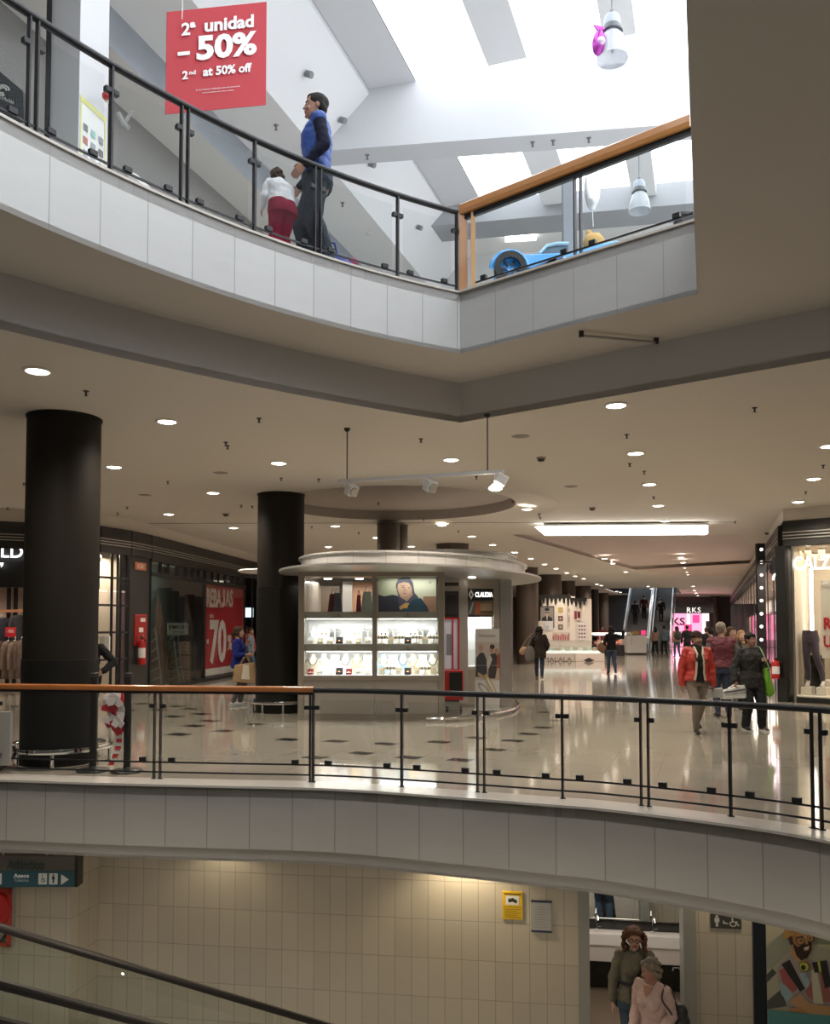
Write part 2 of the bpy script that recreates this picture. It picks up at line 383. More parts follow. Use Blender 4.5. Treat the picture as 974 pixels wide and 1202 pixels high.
b = MB(); p, q = atz(170,614.5,ZC), atz(864,612.5,ZC); b.beam((p.x,p.y,ZC-.003), (q.x,q.y,ZC-.003), .035, .006); struct(b.build('trim_5', mat('joint_dark', (.12,.105,.09), .8)))
# a lower plaster band where the corridor ceiling steps down
b = MB(); b.prism([atz(745,668,ZC), atz(898,660,ZC), st(6.2,48,0), st(-1.0,48,0)], ZC-.03, ZC); struct(b.build('trim_6', mat('band_plaster', (.60,.50,.45), .9)))
# atrium soffit, riser and upper slab faces
hole_up = up_arc + [up_K, up_E]
sof = rs_arc + [rs_R2, V((16,rs_R2.y,0)), V((16,-7,0)), V((up_E.x+.001,-7,0)), up_E, up_K] + [UPc] + up_arc[::-1][1:] + [V((up_arc[0].x-3,up_arc[0].y-.4,0)), V((rs_arc[0].x-3,rs_arc[0].y,0))]
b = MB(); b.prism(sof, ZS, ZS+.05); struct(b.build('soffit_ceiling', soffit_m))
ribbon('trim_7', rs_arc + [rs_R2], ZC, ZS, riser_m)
ribbon('trim_8', up_arc, ZS, ZU-.01, marble)
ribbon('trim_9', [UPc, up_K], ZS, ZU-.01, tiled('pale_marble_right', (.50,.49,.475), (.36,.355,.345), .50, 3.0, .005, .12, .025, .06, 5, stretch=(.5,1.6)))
ribbon('trim_10', [up_K, up_E], ZS, ZU-.01, marble)
b = MB(); b.sweep([p+V((0,0,ZU-ZS-.006)) for p in up_arc+[up_K]], [(-.3,-.012),(.02,-.012),(.02,.012),(-.3,.012)]); struct(b.build('trim_11', mat('upper_nosing', (.60,.56,.50), .2)))
b = MB(); b.prism(up_arc + [up_K, up_E, V((16,up_E.y,0)), V((16,34,0)), V((-18,34,0)), V((-18,up_arc[0].y,0))], ZU-.12, ZU-.012); struct(b.build('floor_upper', tiled('upper_floor_tile', (.74,.72,.69), (.55,.53,.5), .6, .6, .003, .2), uvrot='e'))
# ================================================================ upper level roof: a nave that follows the corridor, cross-section in (s, z)
H = EYE
prof = dict(F=-9.03, E=-8.22, CB=-7.02, B1=-6.05, L2=-5.16)
def strip(name, s0, z0, s1, z1, t0, t1, m, th=.02):
    b = MB(); b.add([st(s0,t0,z0), st(s0,t1,z0), st(s1,t1,z1), st(s1,t0,z1)], [(0,1,2,3)]); return struct(b.build(name, m))
T0, T1 = -6, 31
strip('wall_upper_left', -9.03, ZU-.1, -9.03, H+8.52, T0, T1, mat('upper_shopfront_grey', (.24,.23,.22), .5))
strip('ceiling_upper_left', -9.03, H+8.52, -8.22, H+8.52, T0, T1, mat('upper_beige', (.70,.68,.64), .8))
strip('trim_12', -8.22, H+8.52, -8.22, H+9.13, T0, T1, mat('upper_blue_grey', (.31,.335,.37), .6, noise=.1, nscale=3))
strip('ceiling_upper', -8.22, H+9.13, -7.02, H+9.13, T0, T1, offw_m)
strip('ceiling_upper_slope', -7.02, H+9.13, -6.05, H+10.2, T0, T1, white_m)
strip('trim_13', -6.05, H+10.2, -6.05, H+10.28, T0, T1, gray_m)
strip('trim_14', -6.3, H+10.28, -5.16, H+10.37, T0, T1, gray_m)
strip('window_1', -5.16, H+10.40, 9, H+10.40, T0, 21.5, sky_glow)
strip('wall_upper_right', 9, ZU-.1, 9, H+10.4, T0, T1, offw_m)
def cross(name, px_l, px_r, h0, h1, th, m):
    # deep transverse beam: its lower front edge runs through two picture points at height h0
    p, q = atz(*px_l, H+h0), atz(*px_r, H+h0); d = (q-p).normalized(); p = p - d*2.0; q = q + d*5; n = V((-d.y, d.x, 0))*th
    b = MB(); b.prism([p, q, q+n, p+n], H+h0, H+h1); return struct(b.build(name, m)), p, q
cb, cp, cq = cross('trim_15', (435,173), (806,145), 9.15, 10.39, .55, mat('dimmed_beam_plaster', (.63,.645,.67), .85))  # white plaster toned down in colour to offset the strong skylight here
b = MB(); p2, q2 = atz(572,235,H+10.37), atz(900,205,H+10.37); d = (q2-p2).normalized(); p2 -= d*3; q2 += d*6; n = V((-d.y,d.x,0))
b.prism([p2,q2,q2+n*.9,p2+n*.9], H+9.85, H+10.42); struct(b.build('trim_16', mat('beam_shade_grey', (.36,.37,.39), .7)))  # grey instead of white: the beam's shade is put into its colour
b = MB(); b.wall([p2+n*2.4-d*8, q2+n*2.4], ZU-.1, H+10.5); struct(b.build('wall_upper_back', mat('upper_back_glazing', (.62,.63,.64), .12)))
b = MB(); b.add([p2+n*.9-d*4+V((0,0,-.3)), q2+n*.9+V((0,0,-.3)), q2+n*2.5+V((0,0,-.3)), p2+n*2.5-d*4+V((0,0,-.3))], [(0,1,2,3)]); struct(b.build('ceiling_upper_back', offw_m))
# ribs between the panes
for i, (sa, sb) in enumerate(((-3.66,-2.95),(-1.60,-1.06),(.5,1.05),(2.6,3.1))):
    b = MB()
    for t0, t1 in ((T0,14.6),(16.6,20.5)):
        x = [st(sa,t0,0), st(sb,t0,0), st(sb,t1,0), st(sa,t1,0)]; b.prism([(p.x,p.y) for p in x], H+10.12, H+10.39)
    struct(b.build('trim_%d' % (17+i), white_m))
# white streak of luminous lamps along the far upper ceiling
for k, (a, c) in enumerate((((683,257),(815,243)),((602,259),(640,257)))):
    y = p2.y+1.6; p, q = aty(*a, y), aty(*c, y)
    o = MB().beam(p, q, .12, .06).build('linear_light', tube_glow); tag(o, ('long' if k == 0 else 'short')+' thin linear ceiling light glowing behind the upper glass railing', 'ceiling light')
# ================================================================ lower level
LA, LB = aty(117,1067,11.2), aty(803,1102,10.15)
LA.z = LB.z = 0; LB2 = LB + (LB-LA).normalized()*4
ld = (LB-LA).normalized(); ln = V((-ld.y, ld.x, 0))
b = MB(); b.prism([(-16,-8),(14,-8),(14,20),(-16,20)], ZL-.1, ZL); struct(b.build('floor_lower', lowfl_m, uvrot='x'))
def lowpt(px): return atplane(px, 1100, LA, LB)
dl, dr = lowpt(691), lowpt(804)
zh = -.81
b = MB(); b.wall([LA, dl], ZL, zh, u0=.02); b.wall([dr, LB2], ZL, zh, u0=.05); struct(b.build('wall_lower_back', tile_m))
blk = LA - ln*.9; b = MB(); LAl = aty(82,1080,1); 
# projecting pier on the left
pl = atplane(82, 1090, LA-ln*.62, LB-ln*.62); pl2 = pl - ld*6
b = MB(); b.wall([pl2, pl], ZL, zh, u0=.0); b.wall([pl, V((LA.x,LA.y,0))], ZL, zh, u0=.03); struct(b.build('wall_lower_left', tile_m))
def project(p):
    d = V(p) - V((0,0,EYE)); f = d.y*math.cos(TH) + d.z*math.sin(TH); u = d.z*math.cos(TH) - d.y*math.sin(TH)
    return CX + FP*d.x/f, CY - FP*u/f
def len_at_px(line, px, z=0):
    best = (1e9, 0); acc = 0
    for p, q in zip(line[:-1], line[1:]):
        for k in range(21):
            x = p + (q-p)*(k/20)
            if x.y > 1.5:
                e = abs(project((x.x, x.y, z))[0]-px)
                if e < best[0]: best = (e, acc+(q-p).length*k/20)
        acc += (q-p).length
    return best[1]
# ================================================================ columns
def column(name, px, ytop, wpx, label, dark=True, clad=None, y=None, base_ring=None):
    yy = y or depth_at(px, ytop, ZC); x = (px-CX)/FP*(yy*math.cos(TH)+(ZC-EYE)*math.sin(TH)); r = wpx/FP*yy/2*math.cos(math.atan2(abs(x),yy))
    t = thing('column', label, 'column', (x, yy, 0), 'round columns of the mall')
    b = MB(); b.lathe([(r,0 if clad is None else clad),(r,ZC-.02),(r+.015,ZC-.02),(r+.015,ZC),(0.001,ZC)], (x,yy,0), 48)
    b.build('shaft', col_m if dark else colfar_m, t, smooth=True)
    if clad is not None:
        b = MB(); b.lathe([(0.001,0),(r+.012,0),(r+.012,clad),(r,clad+.004)], (x,yy,0), 48); b.build('lower_cladding', coldark_m, t, smooth=True)
    return t, x, yy, r
c1, c1x, c1y, c1r = column('column', 76, 491, 89, 'largest dark round column, standing at the left just behind the wooden handrail', True, 1.3)
c2, c2x, c2y, c2r = column('column', 330, 575, 55, 'dark round column touching the left end of the jewellery kiosk canopy', True, 2.5, y=17.3)
for px, yt, w, lab, cl in ((456,615,27,'brown round column rising behind the middle of the kiosk roof',None),
    (470,617,17,'narrow brown column right behind the one above the kiosk roof',None),
    (531,639,38,'brown round column topping out behind the raised tier of the kiosk roof',None),
    (591,655,21,'brown round column just left of the kiosk canopy tip, mostly hidden',None),
    (618.5,666.5,26,'brown round column just right of the silver kiosk pillar',None),
    (645,675,28,'brown round column behind the white cosmetics stand with black drips',None),
    (667,682,16,'brown round column right behind the top of the cosmetics stand',None),
    (684,688,19,'brown round column beside the right edge of the cosmetics stand',None),
    (698,692,9,'slim far column, first one clear of the cosmetics stand',.9),
    (708,696,12,'far corridor column, second one clear of the cosmetics stand',.9),
    (718.5,699,9,'far corridor column, third one clear of the cosmetics stand',.9),
    (726,702,6,'farthest corridor column, close to the escalators',.9),
    (839,700,10,'far brown column standing right of the pink shop front',None)):
    column('column', px, yt, w, lab, False, cl)
# ================================================================ railings
up_glass = glass('upper_railing_glass', (.95,.965,.96), .06)
def profile(r, n=12): return [(r*math.cos(2*PI*k/n), r*math.sin(2*PI*k/n)) for k in range(n)]
WOODP = [(-.045,-.02),(.045,-.02),(.05,.0),(.045,.03),(.02,.042),(-.02,.042),(-.045,.03),(-.05,.0)]
def post(t, line, d, base, top, kind, hr, rods, flip=1, wood=False):
    if kind == 'N': return
    p, h = along(line, d); n = V((-h.y, h.x, 0)); p = V((p.x, p.y, base))
    b = MB()
    offs = (-.036, .036) if kind == 'D' else (0,)
    for o in offs: b.beam(p+h*o, p+h*o+V((0,0,top)), .014 if kind == 'D' else .02, .05, up=n)
    for o in offs: b.box(p+h*o+V((0,0,.006)), (.05,.05,.012))
    po = b.build('post', black_metal, t)
    for z in hr:
        for sg in (-1, 1):
            c = p + h*(sg*(.065 if kind == 'D' else .04)) + V((0,0,z)) 
            rot = MX.Rotation(math.atan2(h.y, h.x), 3, 'Z')
            MB().box(c, (.055,.05,.045), rot).build('glass_clip', black_metal, po, bevel=.004)
    return p
def railing(t, line, base, top, posts, rods, glz, mid_clips=(.82,)):
    ds = [(len_at_px(line, px, base+.5), k) for px, k in posts]
    for d, k in ds: post(t, line, d, base, top, k, mid_clips, rods)
    for (d0, _), (d1, _) in zip(ds[:-1], ds[1:]):
        seg = sub_line(line, d0+.075, d1-.075, 6)
        MB().sweep([V((p.x,p.y,base+(glz[0]+glz[1])/2)) for p in seg], [(-.005,-(glz[1]-glz[0])/2),(.005,-(glz[1]-glz[0])/2),(.005,(glz[1]-glz[0])/2),(-.005,(glz[1]-glz[0])/2)]).build('glass_panel', rail_glass if base < 2 else up_glass, t)
        for z in rods:
            s2 = sub_line(line, d0, d1, 6)
            ro = MB().sweep([V((p.x,p.y,base+z)) for p in s2], [(-.008,-.009),(.008,-.009),(.008,.009),(-.008,.009)]).build('bottom_rod', black_metal, t)
            if z == rods[0]:
                for dd in (d0+.17, d1-.17):
                    p, h = along(line, dd); MB().box(V((p.x,p.y,base+z+.03)), (.075,.045,.05), MX.Rotation(math.atan2(h.y,h.x),3,'Z')).build('glass_foot', black_metal, ro, bevel=.004)
    return ds
mr_line = offset_line(mid_line, .30)
MRZ = 1.01
d368 = len_at_px(mr_line, 368, .5)
p0, _ = along(mr_line, d368)
t = thing('glass_railing', 'glass railing with black round handrail curving across the middle level', 'railing', (p0.x+3, p0.y-.6, 0))
total = sum((q-p).length for p, q in zip(mr_line[:-1], mr_line[1:]))
MB().sweep([V((p.x,p.y,MRZ)) for p in sub_line(mr_line, d368, total-2.5, 40)], profile(.030, 14)).build('handrail', black_metal, t, smooth=True)
railing(t, mr_line, 0, MRZ-.02, ((368,'S'),(472,'S'),(564,'D'),(660,'S'),(756,'D'),(857,'S'),(958,'D'),(1075,'S')), (.19,.08), (.21,.91))
t = thing('wooden_handrail_railing', 'glass railing with brown wooden handrail at the left of the middle level', 'railing', (p0.x-2, p0.y+.2, 0))
wl = sub_line(mr_line, max(0, d368-6.5), d368, 16)
MB().sweep([V((p.x,p.y,MRZ+.0)) for p in wl], WOODP).build('handrail', wood_m, t, smooth=True)
MB().sweep([V((p.x,p.y,MRZ-.035)) for p in wl], [(-.025,-.015),(.025,-.015),(.025,.015),(-.025,.015)]).build('handrail_strip', black_metal, t)
railing(t, mr_line, 0, MRZ-.03, ((-190,'D'),(-5,'S'),(185,'D'),(364,'S')), (.19,.08), (.21,.92))
# upper
ur_line = offset_line(up_arc, .06)
URZ = aty(540, 249, UPc.y+.05).z
d541 = sum((q-p).length for p, q in zip(ur_line[:-1], ur_line[1:]))
t = thing('curved_glass_railing', 'curved glass railing with black handrail along the upper floor edge', 'railing', (ur_line[20].x, ur_line[20].y, ZU))
MB().sweep([V((p.x,p.y,URZ)) for p in ur_line], profile(.033, 14)).build('handrail', black_metal, t, smooth=True)
railing(t, ur_line, ZU, URZ-ZU-.02, ((-60,'S'),(38,'D'),(130,'S'),(217,'D'),(298,'S'),(373,'D'),(466,'S'),(536,'S')), (.09,), (.12,.86), (.75,))
wing = [UPc + V((.03,.06,0)), up_K + V((.0,.06,0))]
wl_ = (wing[1]-wing[0]).normalized(); wing[1] = wing[1]-wl_*.004
t = thing('wood_topped_glass_railing', 'glass railing with orange wooden handrail and corner post on the upper floor', 'railing', (wing[0].x, wing[0].y, ZU))
MB().sweep([V((p.x,p.y,URZ)) for p in (wing[0], (wing[0]+wing[1])/2, wing[1])], [(a*1.3, c*2.3) for a, c in WOODP]).build('handrail', mat('orange_wood', (.46,.20,.06), .3, noise=.2, nscale=5, coat=.4), t, smooth=False)
MB().sweep([V((p.x,p.y,URZ-.07)) for p in wing], [(-.022,-.035),(.022,-.035),(.022,.035),(-.022,.035)]).build('handrail_strip', black_metal, t)
MB().box(wing[0]+wl_*.16+V((0,0,(ZU+URZ)/2-wing[0].z)), (.05,.06,URZ-ZU-.04)).build('post_reflection', mat('reflected_wood', (.58,.33,.13), .35), t)  # pale strip standing in for the corner post's reflection in the glass
MB().box(V((wing[0].x+.01, wing[0].y, (ZU+URZ)/2)), (.10,.10,URZ-ZU)).build('corner_post', 'orange_wood', t, bevel=.008)
railing(t, wing, ZU, URZ-ZU-.05, ((556,'N'),(677,'D'),(822,'N')), (.09,), (.12,.90), ())
# ================================================================ ceiling fixtures
dl_proto = None
GLOWS = []
def downlight(px, py, label, z=ZC):
    global dl_proto
    p = atz(px, py, z)
    if dl_proto is None:
        t = thing('downlight', label, 'ceiling light', p, 'recessed downlights in the mall ceiling')
        b = MB(); b.lathe([(.115,0),(.15,0),(.15,-.008),(.125,-.022),(.115,-.018),(.115,0)], p, 28); b.build('trim_ring', ring_m, t, smooth=True)
        b = MB(); b.lathe([(.001,-.034),(.05,-.032),(.09,-.024),(.115,-.008),(.115,0)], p, 24); b.build('lens', lamp_glow, t, smooth=True)
        dl_proto = t
    else:
        t = copy_tree(dl_proto); t.location = p; t['label'] = label
    GLOWS.append(p)
    return t
rows = [
 ('in the row leading to the long white light panel', [(723,475),(746,531.4),(762,568),(772.4,593),(780.5,611)]),
 ('in the row nearest the right shop sign', [(973,523),(955,561.4),(936.8,588.6)]),
 ('in the row passing the largest dark column', [(44,434.6),(134,547.5),(198,603)]),
 ('in the row between the two dark left columns', [(196,494),(250,578),(274,619)]),
 ('in the row running back to the left of the kiosk', [(327,543),(393.5,617),(385.4,641.5),(425.4,650)]),
 ('in the row straight above the kiosk roof', [(529.5,539),(518.6,616),(482.7,641),(442,630.7)]),
 ('in the row following the brown columns', [(618.6,597),(553.5,629),(578,639),(604,648),(623,655.5),(639,662),(652.6,667),(665,672),(675,676),(685,679),(700.6,685.4),(705.6,687),(723.7,694),(728,695)]),
 ('in the row over the middle of the corridor', [(709.4,655.5),(719,661),(734.4,671),(760.5,688),(764.4,691),(769,694),(776,697)]),
 ('in the corridor row closest to the right shops', [(799,654),(801.6,660),(803.5,666),(806,671),(807.4,674),(813.5,688),(815,693),(817,696),(819,699)]),
]
for desc, pts in rows:
    for i, (px, py) in enumerate(pts): downlight(px, py, 'round glowing downlight, %s %s' % (ORD[i], desc))
# every downlight throws a wide warm cone
for p in GLOWS:
    light('downlight_beam', 'SPOT', (p.x, p.y, p.z-.05), 310 if p.y < 35 else 300, (1,.87,.72), .1, spot=math.radians(150), blend=.8)
# sprinklers, smoke detectors
sp_proto = None
sprk = [(101,459),(304,491),(267,523),(197,565),(149,595),(265,519),(330,561),(296,594),(283,593),(494,515),(374,562),(444,590),(497,609),(559,559),(602,588),(735.5,510),(756,553),(767,583),(885.5,478.5),(966,546),(945.5,577),(739,544),(633,603),(634,607),(28,567),(9,596),(138,602),(366,618),(421,625),(538,623),(862.5,612),(908,619)]
for i, (px, py) in enumerate(sorted(sprk)):
    p = atz(px, py, ZC); lab = 'small dark sprinkler under the middle ceiling, %s of its kind from the left' % ORD[i]
    if sp_proto is None:
        t = thing('ceiling_sprinkler', lab, 'sprinkler', p, 'sprinklers under the middle ceiling')
        MB().lathe([(.001,0),(.035,0),(.03,-.01),(.012,-.012),(.01,-.05),(.001,-.05)], p, 12).build('body', dark_plastic, t)
        MB().lathe([(.001,-.05),(.022,-.052),(.022,-.056),(.001,-.058)], p, 12).build('deflector', dark_plastic, t)
        sp_proto = t
    else:
        t = copy_tree(sp_proto); t.location = p; t['label'] = lab
for i, (px, py, lab) in enumerate(((635,537,'dark dome smoke detector right of the hanging track light'),(695,596,'dark dome smoke detector left of the row over the wide floor'),(265,603,'dark dome smoke detector near the second dark column'),(900,625,'dark dome detector near the right shop cornice'))):
    p = atz(px, py, ZC)
    t = thing('smoke_detector', lab, 'smoke detector', p, 'smoke detectors')
    MB().lathe([(.001,0),(.075,0),(.075,-.02),(.06,-.03)], p, 20).build('base', mat('detector_base', (.25,.23,.2), .5), t, smooth=True)
    MB().lathe([(.06,-.03),(.05,-.06),(.001,-.072)], p, 20).build('dome', dark_plastic, t, smooth=True)
for i, (px, py, lab) in enumerate(((611,512,'flat round ceiling grille right of the track light suspension'),(670,571,'flat round ceiling grille in the middle of the ceiling'),(170,581,'flat round ceiling grille between the dark columns'),(259,555,'flat round ceiling grille left of the second column'))):
    p = atz(px, py, ZC)
    o = MB().lathe([(.001,-.012),(.06,-.014),(.065,-.006),(.10,-.010),(.13,-.002),(.13,0)], p, 24).build('ceiling_grille', mat('grille_grey', (.30,.27,.24), .6), smooth=True); tag(o, lab, 'grille')
# slim tube on the atrium soffit
p, q = atz(682, 394, ZS-.05), atz(770, 402, ZS-.05)
t = thing('tube_light', 'unlit slim tube light fixed under the soffit beside the upper floor corner', 'tube light', (p+q)/2)
MB().tube([p, q], .016, 10).build('tube', mat('dim_tube', (.42,.39,.36), .4), t, smooth=True)
for x in (p, q): MB().box(x+V((0,0,.02)), (.05,.035,.07)).build('end_cap', dark_plastic, t)
# track light on two rods
ZT = 3.72
a, c = atz(397, 565, ZT), atz(591, 554, ZT+.02)
yT = 11.6
a, c = aty(397, 565, 11.5), aty(591, 553.5, 10.6)
ax = (c-a).normalized()
t = thing('track_light', 'white hanging track light with spot heads in front of the kiosk', 'track light', (a+c)/2)
MB().beam(a, c, .05, .045).build('track', white_plastic, t, bevel=.004)
for px in (408, 573.5):
    k = (px-397)/194; p = a + (c-a)*k
    ro = MB().cyl(p, (p.x, p.y, ZC), .008, n=8).build('suspension_rod', dark_plastic, t)
    MB().lathe([(.001,ZC-.05),(.03,ZC-.04),(.045,ZC)], (p.x,p.y,0), 14).build('ceiling_cap', dark_plastic, ro)
def head(px, aim, lit=False):
    k = (px-397)/194; p = a + (c-a)*k - V((0,0,.03))
    ar = MB().box(p-V((0,0,.035)), (.07,.05,.09)).build('head_arm', white_plastic, t, bevel=.004)
    d = V(aim).normalized(); q = p - V((0,0,.10)) + ax*.07
    z = d; x = z.cross(V((0,0,1))).normalized(); y = x.cross(z)
    R = MX((x, y, z)).transposed()
    h = MB().box(q, (.15,.15,.12), R).build('spot_head', white_plastic, t, bevel=.01)
    MB().cyl(q+d*.055, q+d*.075, .062, .055, 20).build('spot_reflector', mat('spot_reflector', (.55,.53,.5), .25, .6) if not lit else lamp_glow, h)
head(408, (.5,-.6,-.45)); head(503, (.5,-.6,-.45)); 
k = (585-397)/194; p = a+(c-a)*k
MB().box(p-V((-.04,0,.10)), (.15,.15,.12), MX.Rotation(.5,3,'Y')).build('spot_head', white_plastic, t, bevel=.01)
k = (582-397)/194; p = a+(c-a)*k - V((0,0,.03))
st_ = MB().cyl(p, p-V((0,0,.13)), .01, n=8).build('lamp_stem', white_plastic, t)
MB().lathe([(.03,-.12),(.085,-.17),(.085,-.185),(.06,-.20),(.001,-.205)], p, 22).build('lit_lamp', lamp_glow, t, smooth=True)['label'] = 'lit round lamp'
light('track_beam', 'SPOT', p-V((0,0,.25)), 40, (1,.9,.72), .08, spot=math.radians(140), blend=.7)
# long light panel under the ceiling
a, c = aty(637, 623, 22.2), aty(829, 622, 21.9)
t = thing('light_panel', 'long glowing white light panel hanging under the ceiling above the corridor', 'ceiling light', (a+c)/2)
MB().beam(a+V((.08,0,.0)), c, .30, .22).build('diffuser', tube_glow, t)
for k in (.15,.85): p = a+(c-a)*k; MB().cyl(p+V((0,0,.12)), (p.x,p.y,ZC if k > 1 else ZC+.10), .015, n=8).build('hanger', steel, t)
MB().beam(a+V((0,0,.13)), c+V((0,0,.13)), .36, .05).build('housing', white_plastic, t)
MB().add([a+V((.08,-.15,.11)), a+V((.08,-.15,-.11)), a+V((-.22,-.02,.10)), a+V((.08,.15,.11)), a+V((.08,.15,-.11))], [(0,1,2),(3,2,4),(1,4,2),(0,2,3),(0,3,4,1)]).build('end_fin', tube_glow, t)
# ================================================================ picture helper: a flat print made of coloured shapes
def printed(name, parent, o, right, up, w, h, shapes, rough=.35):
    """o: lower left corner; shapes: list of (colour, [(u,v)..]) painted in order"""
    right = V(right).normalized(); up = V(up).normalized(); n = right.cross(up); o = V(o); b = MB(); mats = []; idx = {}
    for k, (c, poly) in enumerate(shapes):
        c = tuple(c)
        if c not in idx: idx[c] = len(mats); mats.append(mat('print_%02d_%02d_%02d' % tuple(int(x*99) for x in c[:3]) + '_%d' % int(rough*99), c, rough))
        pts = [o + right*(u*w) + up*(v*h) + n*(.0006*(k+1)) for u, v in poly]
        tr = tessellate_polygon([pts])
        b.add(pts, [tuple(t) if (pts[t[1]]-pts[t[0]]).cross(pts[t[2]]-pts[t[0]]).dot(n) > 0 else tuple(t[::-1]) for t in tr], idx[c])
    b.uv = {0: [(0,0)]*3}
    return b.build(name, mats, parent)
def oval(cx, cy, rx, ry, n=20, a=0): return [(cx + rx*math.cos(2*PI*k/n)*math.cos(a) - ry*math.sin(2*PI*k/n)*math.sin(a), cy + rx*math.cos(2*PI*k/n)*math.sin(a) + ry*math.sin(2*PI*k/n)*math.cos(a)) for k in range(n)]
RECT = [(0,0),(1,0),(1,1),(0,1)]
def rect(a, b, c, d): return [(a,b),(c,b),(c,d),(a,d)]
def panel(P, Q, z0, z1, th=.03, off=0):          # upright board between plan points; off = how far behind the line
    P, Q = V((P.x,P.y,0)), V((Q.x,Q.y,0)); d = (Q-P).normalized(); n = V((-d.y, d.x, 0)); b = MB()
    b.prism([P+n*off, Q+n*off, Q+n*(off+th), P+n*(off+th)], z0, z1); return b
red_m = mat('sale_red', (.50,.025,.035), .4); red_paint = mat('red_paint', (.42,.02,.02), .3, coat=.3)
frame_m = mat('black_frame', (.013,.013,.013), .35); darkpanel = mat('dark_panel', (.028,.028,.027), .35)
warmwall = mat('shop_warm_wall', (.62,.50,.42), .7); creamwall = mat('shop_cream_wall', (.58,.50,.40), .7)
green_glass = mat('green_backdrop', (.050,.075,.065), .35, noise=.35, nscale=3)
silver_trim = mat('silver_trim', (.5,.49,.46), .3, .9)
# ================================================================ left shops
TOPZ = 4.10
LP = [atz(x, y, TOPZ) for x, y in ((-70,611),(0,612),(118,617.5),(152,623),(175,628),(241,645),(287,657),(330,668))]
for p in LP: p.z = 0
def LSEG(px):
    for i in range(len(LP)-1):
        a, c = project((LP[i].x,LP[i].y,2))[0], project((LP[i+1].x,LP[i+1].y,2))[0]
        if px <= c or i == len(LP)-2: return i
def LPT(px, py=700):
    i = LSEG(px); return atplane(px, py, LP[i], LP[i+1])
def lp(px): p = LPT(px); return V((p.x, p.y, 0))
b = MB(); b.wall(LP, TOPZ, ZC); struct(b.build('wall_left', ceil_m))
def cornice(t, pts, name='cornice'):
    b = MB(); pts = [V((p.x,p.y,0)) for p in pts]
    b.sweep([p+V((0,0,TOPZ-.30)) for p in pts], [(-.02,-.32),(.06,-.32),(.06,.30),(-.02,.30)])
    c = b.build(name, black_paint, t)
    for k in range(3):
        b = MB(); b.sweep([p+V((0,0,TOPZ-.29-.065*k)) for p in pts], [(.055,-.012),(.085,-.012),(.085,.012),(.055,.012)]); b.build('silver_strip', silver_trim, c)
# clothing shop with the white letters
t = thing('clothing_shop_front', 'black clothing shop front at far left with large white letters ELD', 'shop front', lp(60))
cornice(t, [LP[0], LP[1], LP[2], lp(151)])
pz = lambda px, py: LPT(px, py).z
b = panel(LP[0], LP[2], pz(10,689), TOPZ-.6, .12); sg = b.build('sign_board', frame_m, t)
d01 = (LP[2]-LP[1]).normalized(); nrm = V((d01.y,-d01.x,0))
a, c = LPT(0,655), LPT(29,655); wE = (c-a).length
P1 = lambda px, py: atplane(px, py, LP[1]+nrm*.02, LP[2]+nrm*.02)
cE = (P1(-18,640)+P1(28.5,655))/2
cE.z = (P1(14,640.5).z+P1(14,654.5).z)/2; lh = P1(14,640.5).z-P1(14,654.5).z
lettering('FIELD', (P1(-26,648)+P1(26.8,648))/2*1.0 + V((0,0,cE.z-P1(2,648).z)), d01, (0,0,1), (P1(26.8,648)-P1(-26,648)).length, lh, white_lit, sg, .04, .012)
q = [P1(-6,661), P1(4.2,660.5), P1(3.2,664), P1(.8,666), P1(1.6,663), P1(-6,663.5)]
MB().slab(q, .02).build('swoosh_mark', white_lit, sg)
# interior: floor shares the mall floor; back wall, dark grid, shelf
dI = d01; nI = V((-d01.y, d01.x, 0))
bk = [LP[0]+nI*3.2-d01*1, LP[2]+nI*3.2]
panel(bk[0], bk[1], 0, 3.9).build('back_wall', warmwall, t)
BK = lambda px, py, o=3.2: atplane(px, py, LP[1]+nI*o, LP[2]+nI*o)
for px in (10.5, 18.5): 
    p = BK(px, 700, 3.1); MB().box((p.x,p.y,2.0), (.09,.05,3.9)).build('display_post', frame_m, t)
a, c = BK(-40,718,2.95), BK(30,717,2.95); MB().beam(a, c, .35, .07).build('wood_shelf', mat('shelf_wood', (.42,.2,.09), .5), t)
for py in (682, 748): 
    a, c = BK(-40,py,2.6), BK(60,py,2.6); MB().beam(a, c, .05, .05).build('hanging_rail', frame_m, t)
panel(LP[0]+nI*.2, LP[2]+nI*.2, 3.45, 3.6, 3.2).build('shop_ceiling', darkpanel, t)
for px in (2, 14, 26):
    p = BK(px, 683, 1.6); sp = MB().cyl((p.x,p.y,3.45), (p.x+.05,p.y+.12,3.25), .05, .07, 12).build('track_spot', frame_m, t)
    MB().lathe([(.001,0),(.055,0)], (p.x+.05,p.y+.12,3.245), 12).build('spot_glow', lamp_glow, sp)
pp = BK(5,700,1.4); light('shop_light', 'AREA', (pp.x,pp.y,3.35), 150, (1,.80,.66), rot=(math.radians(-25),0,0), sx=4, sy=.8)
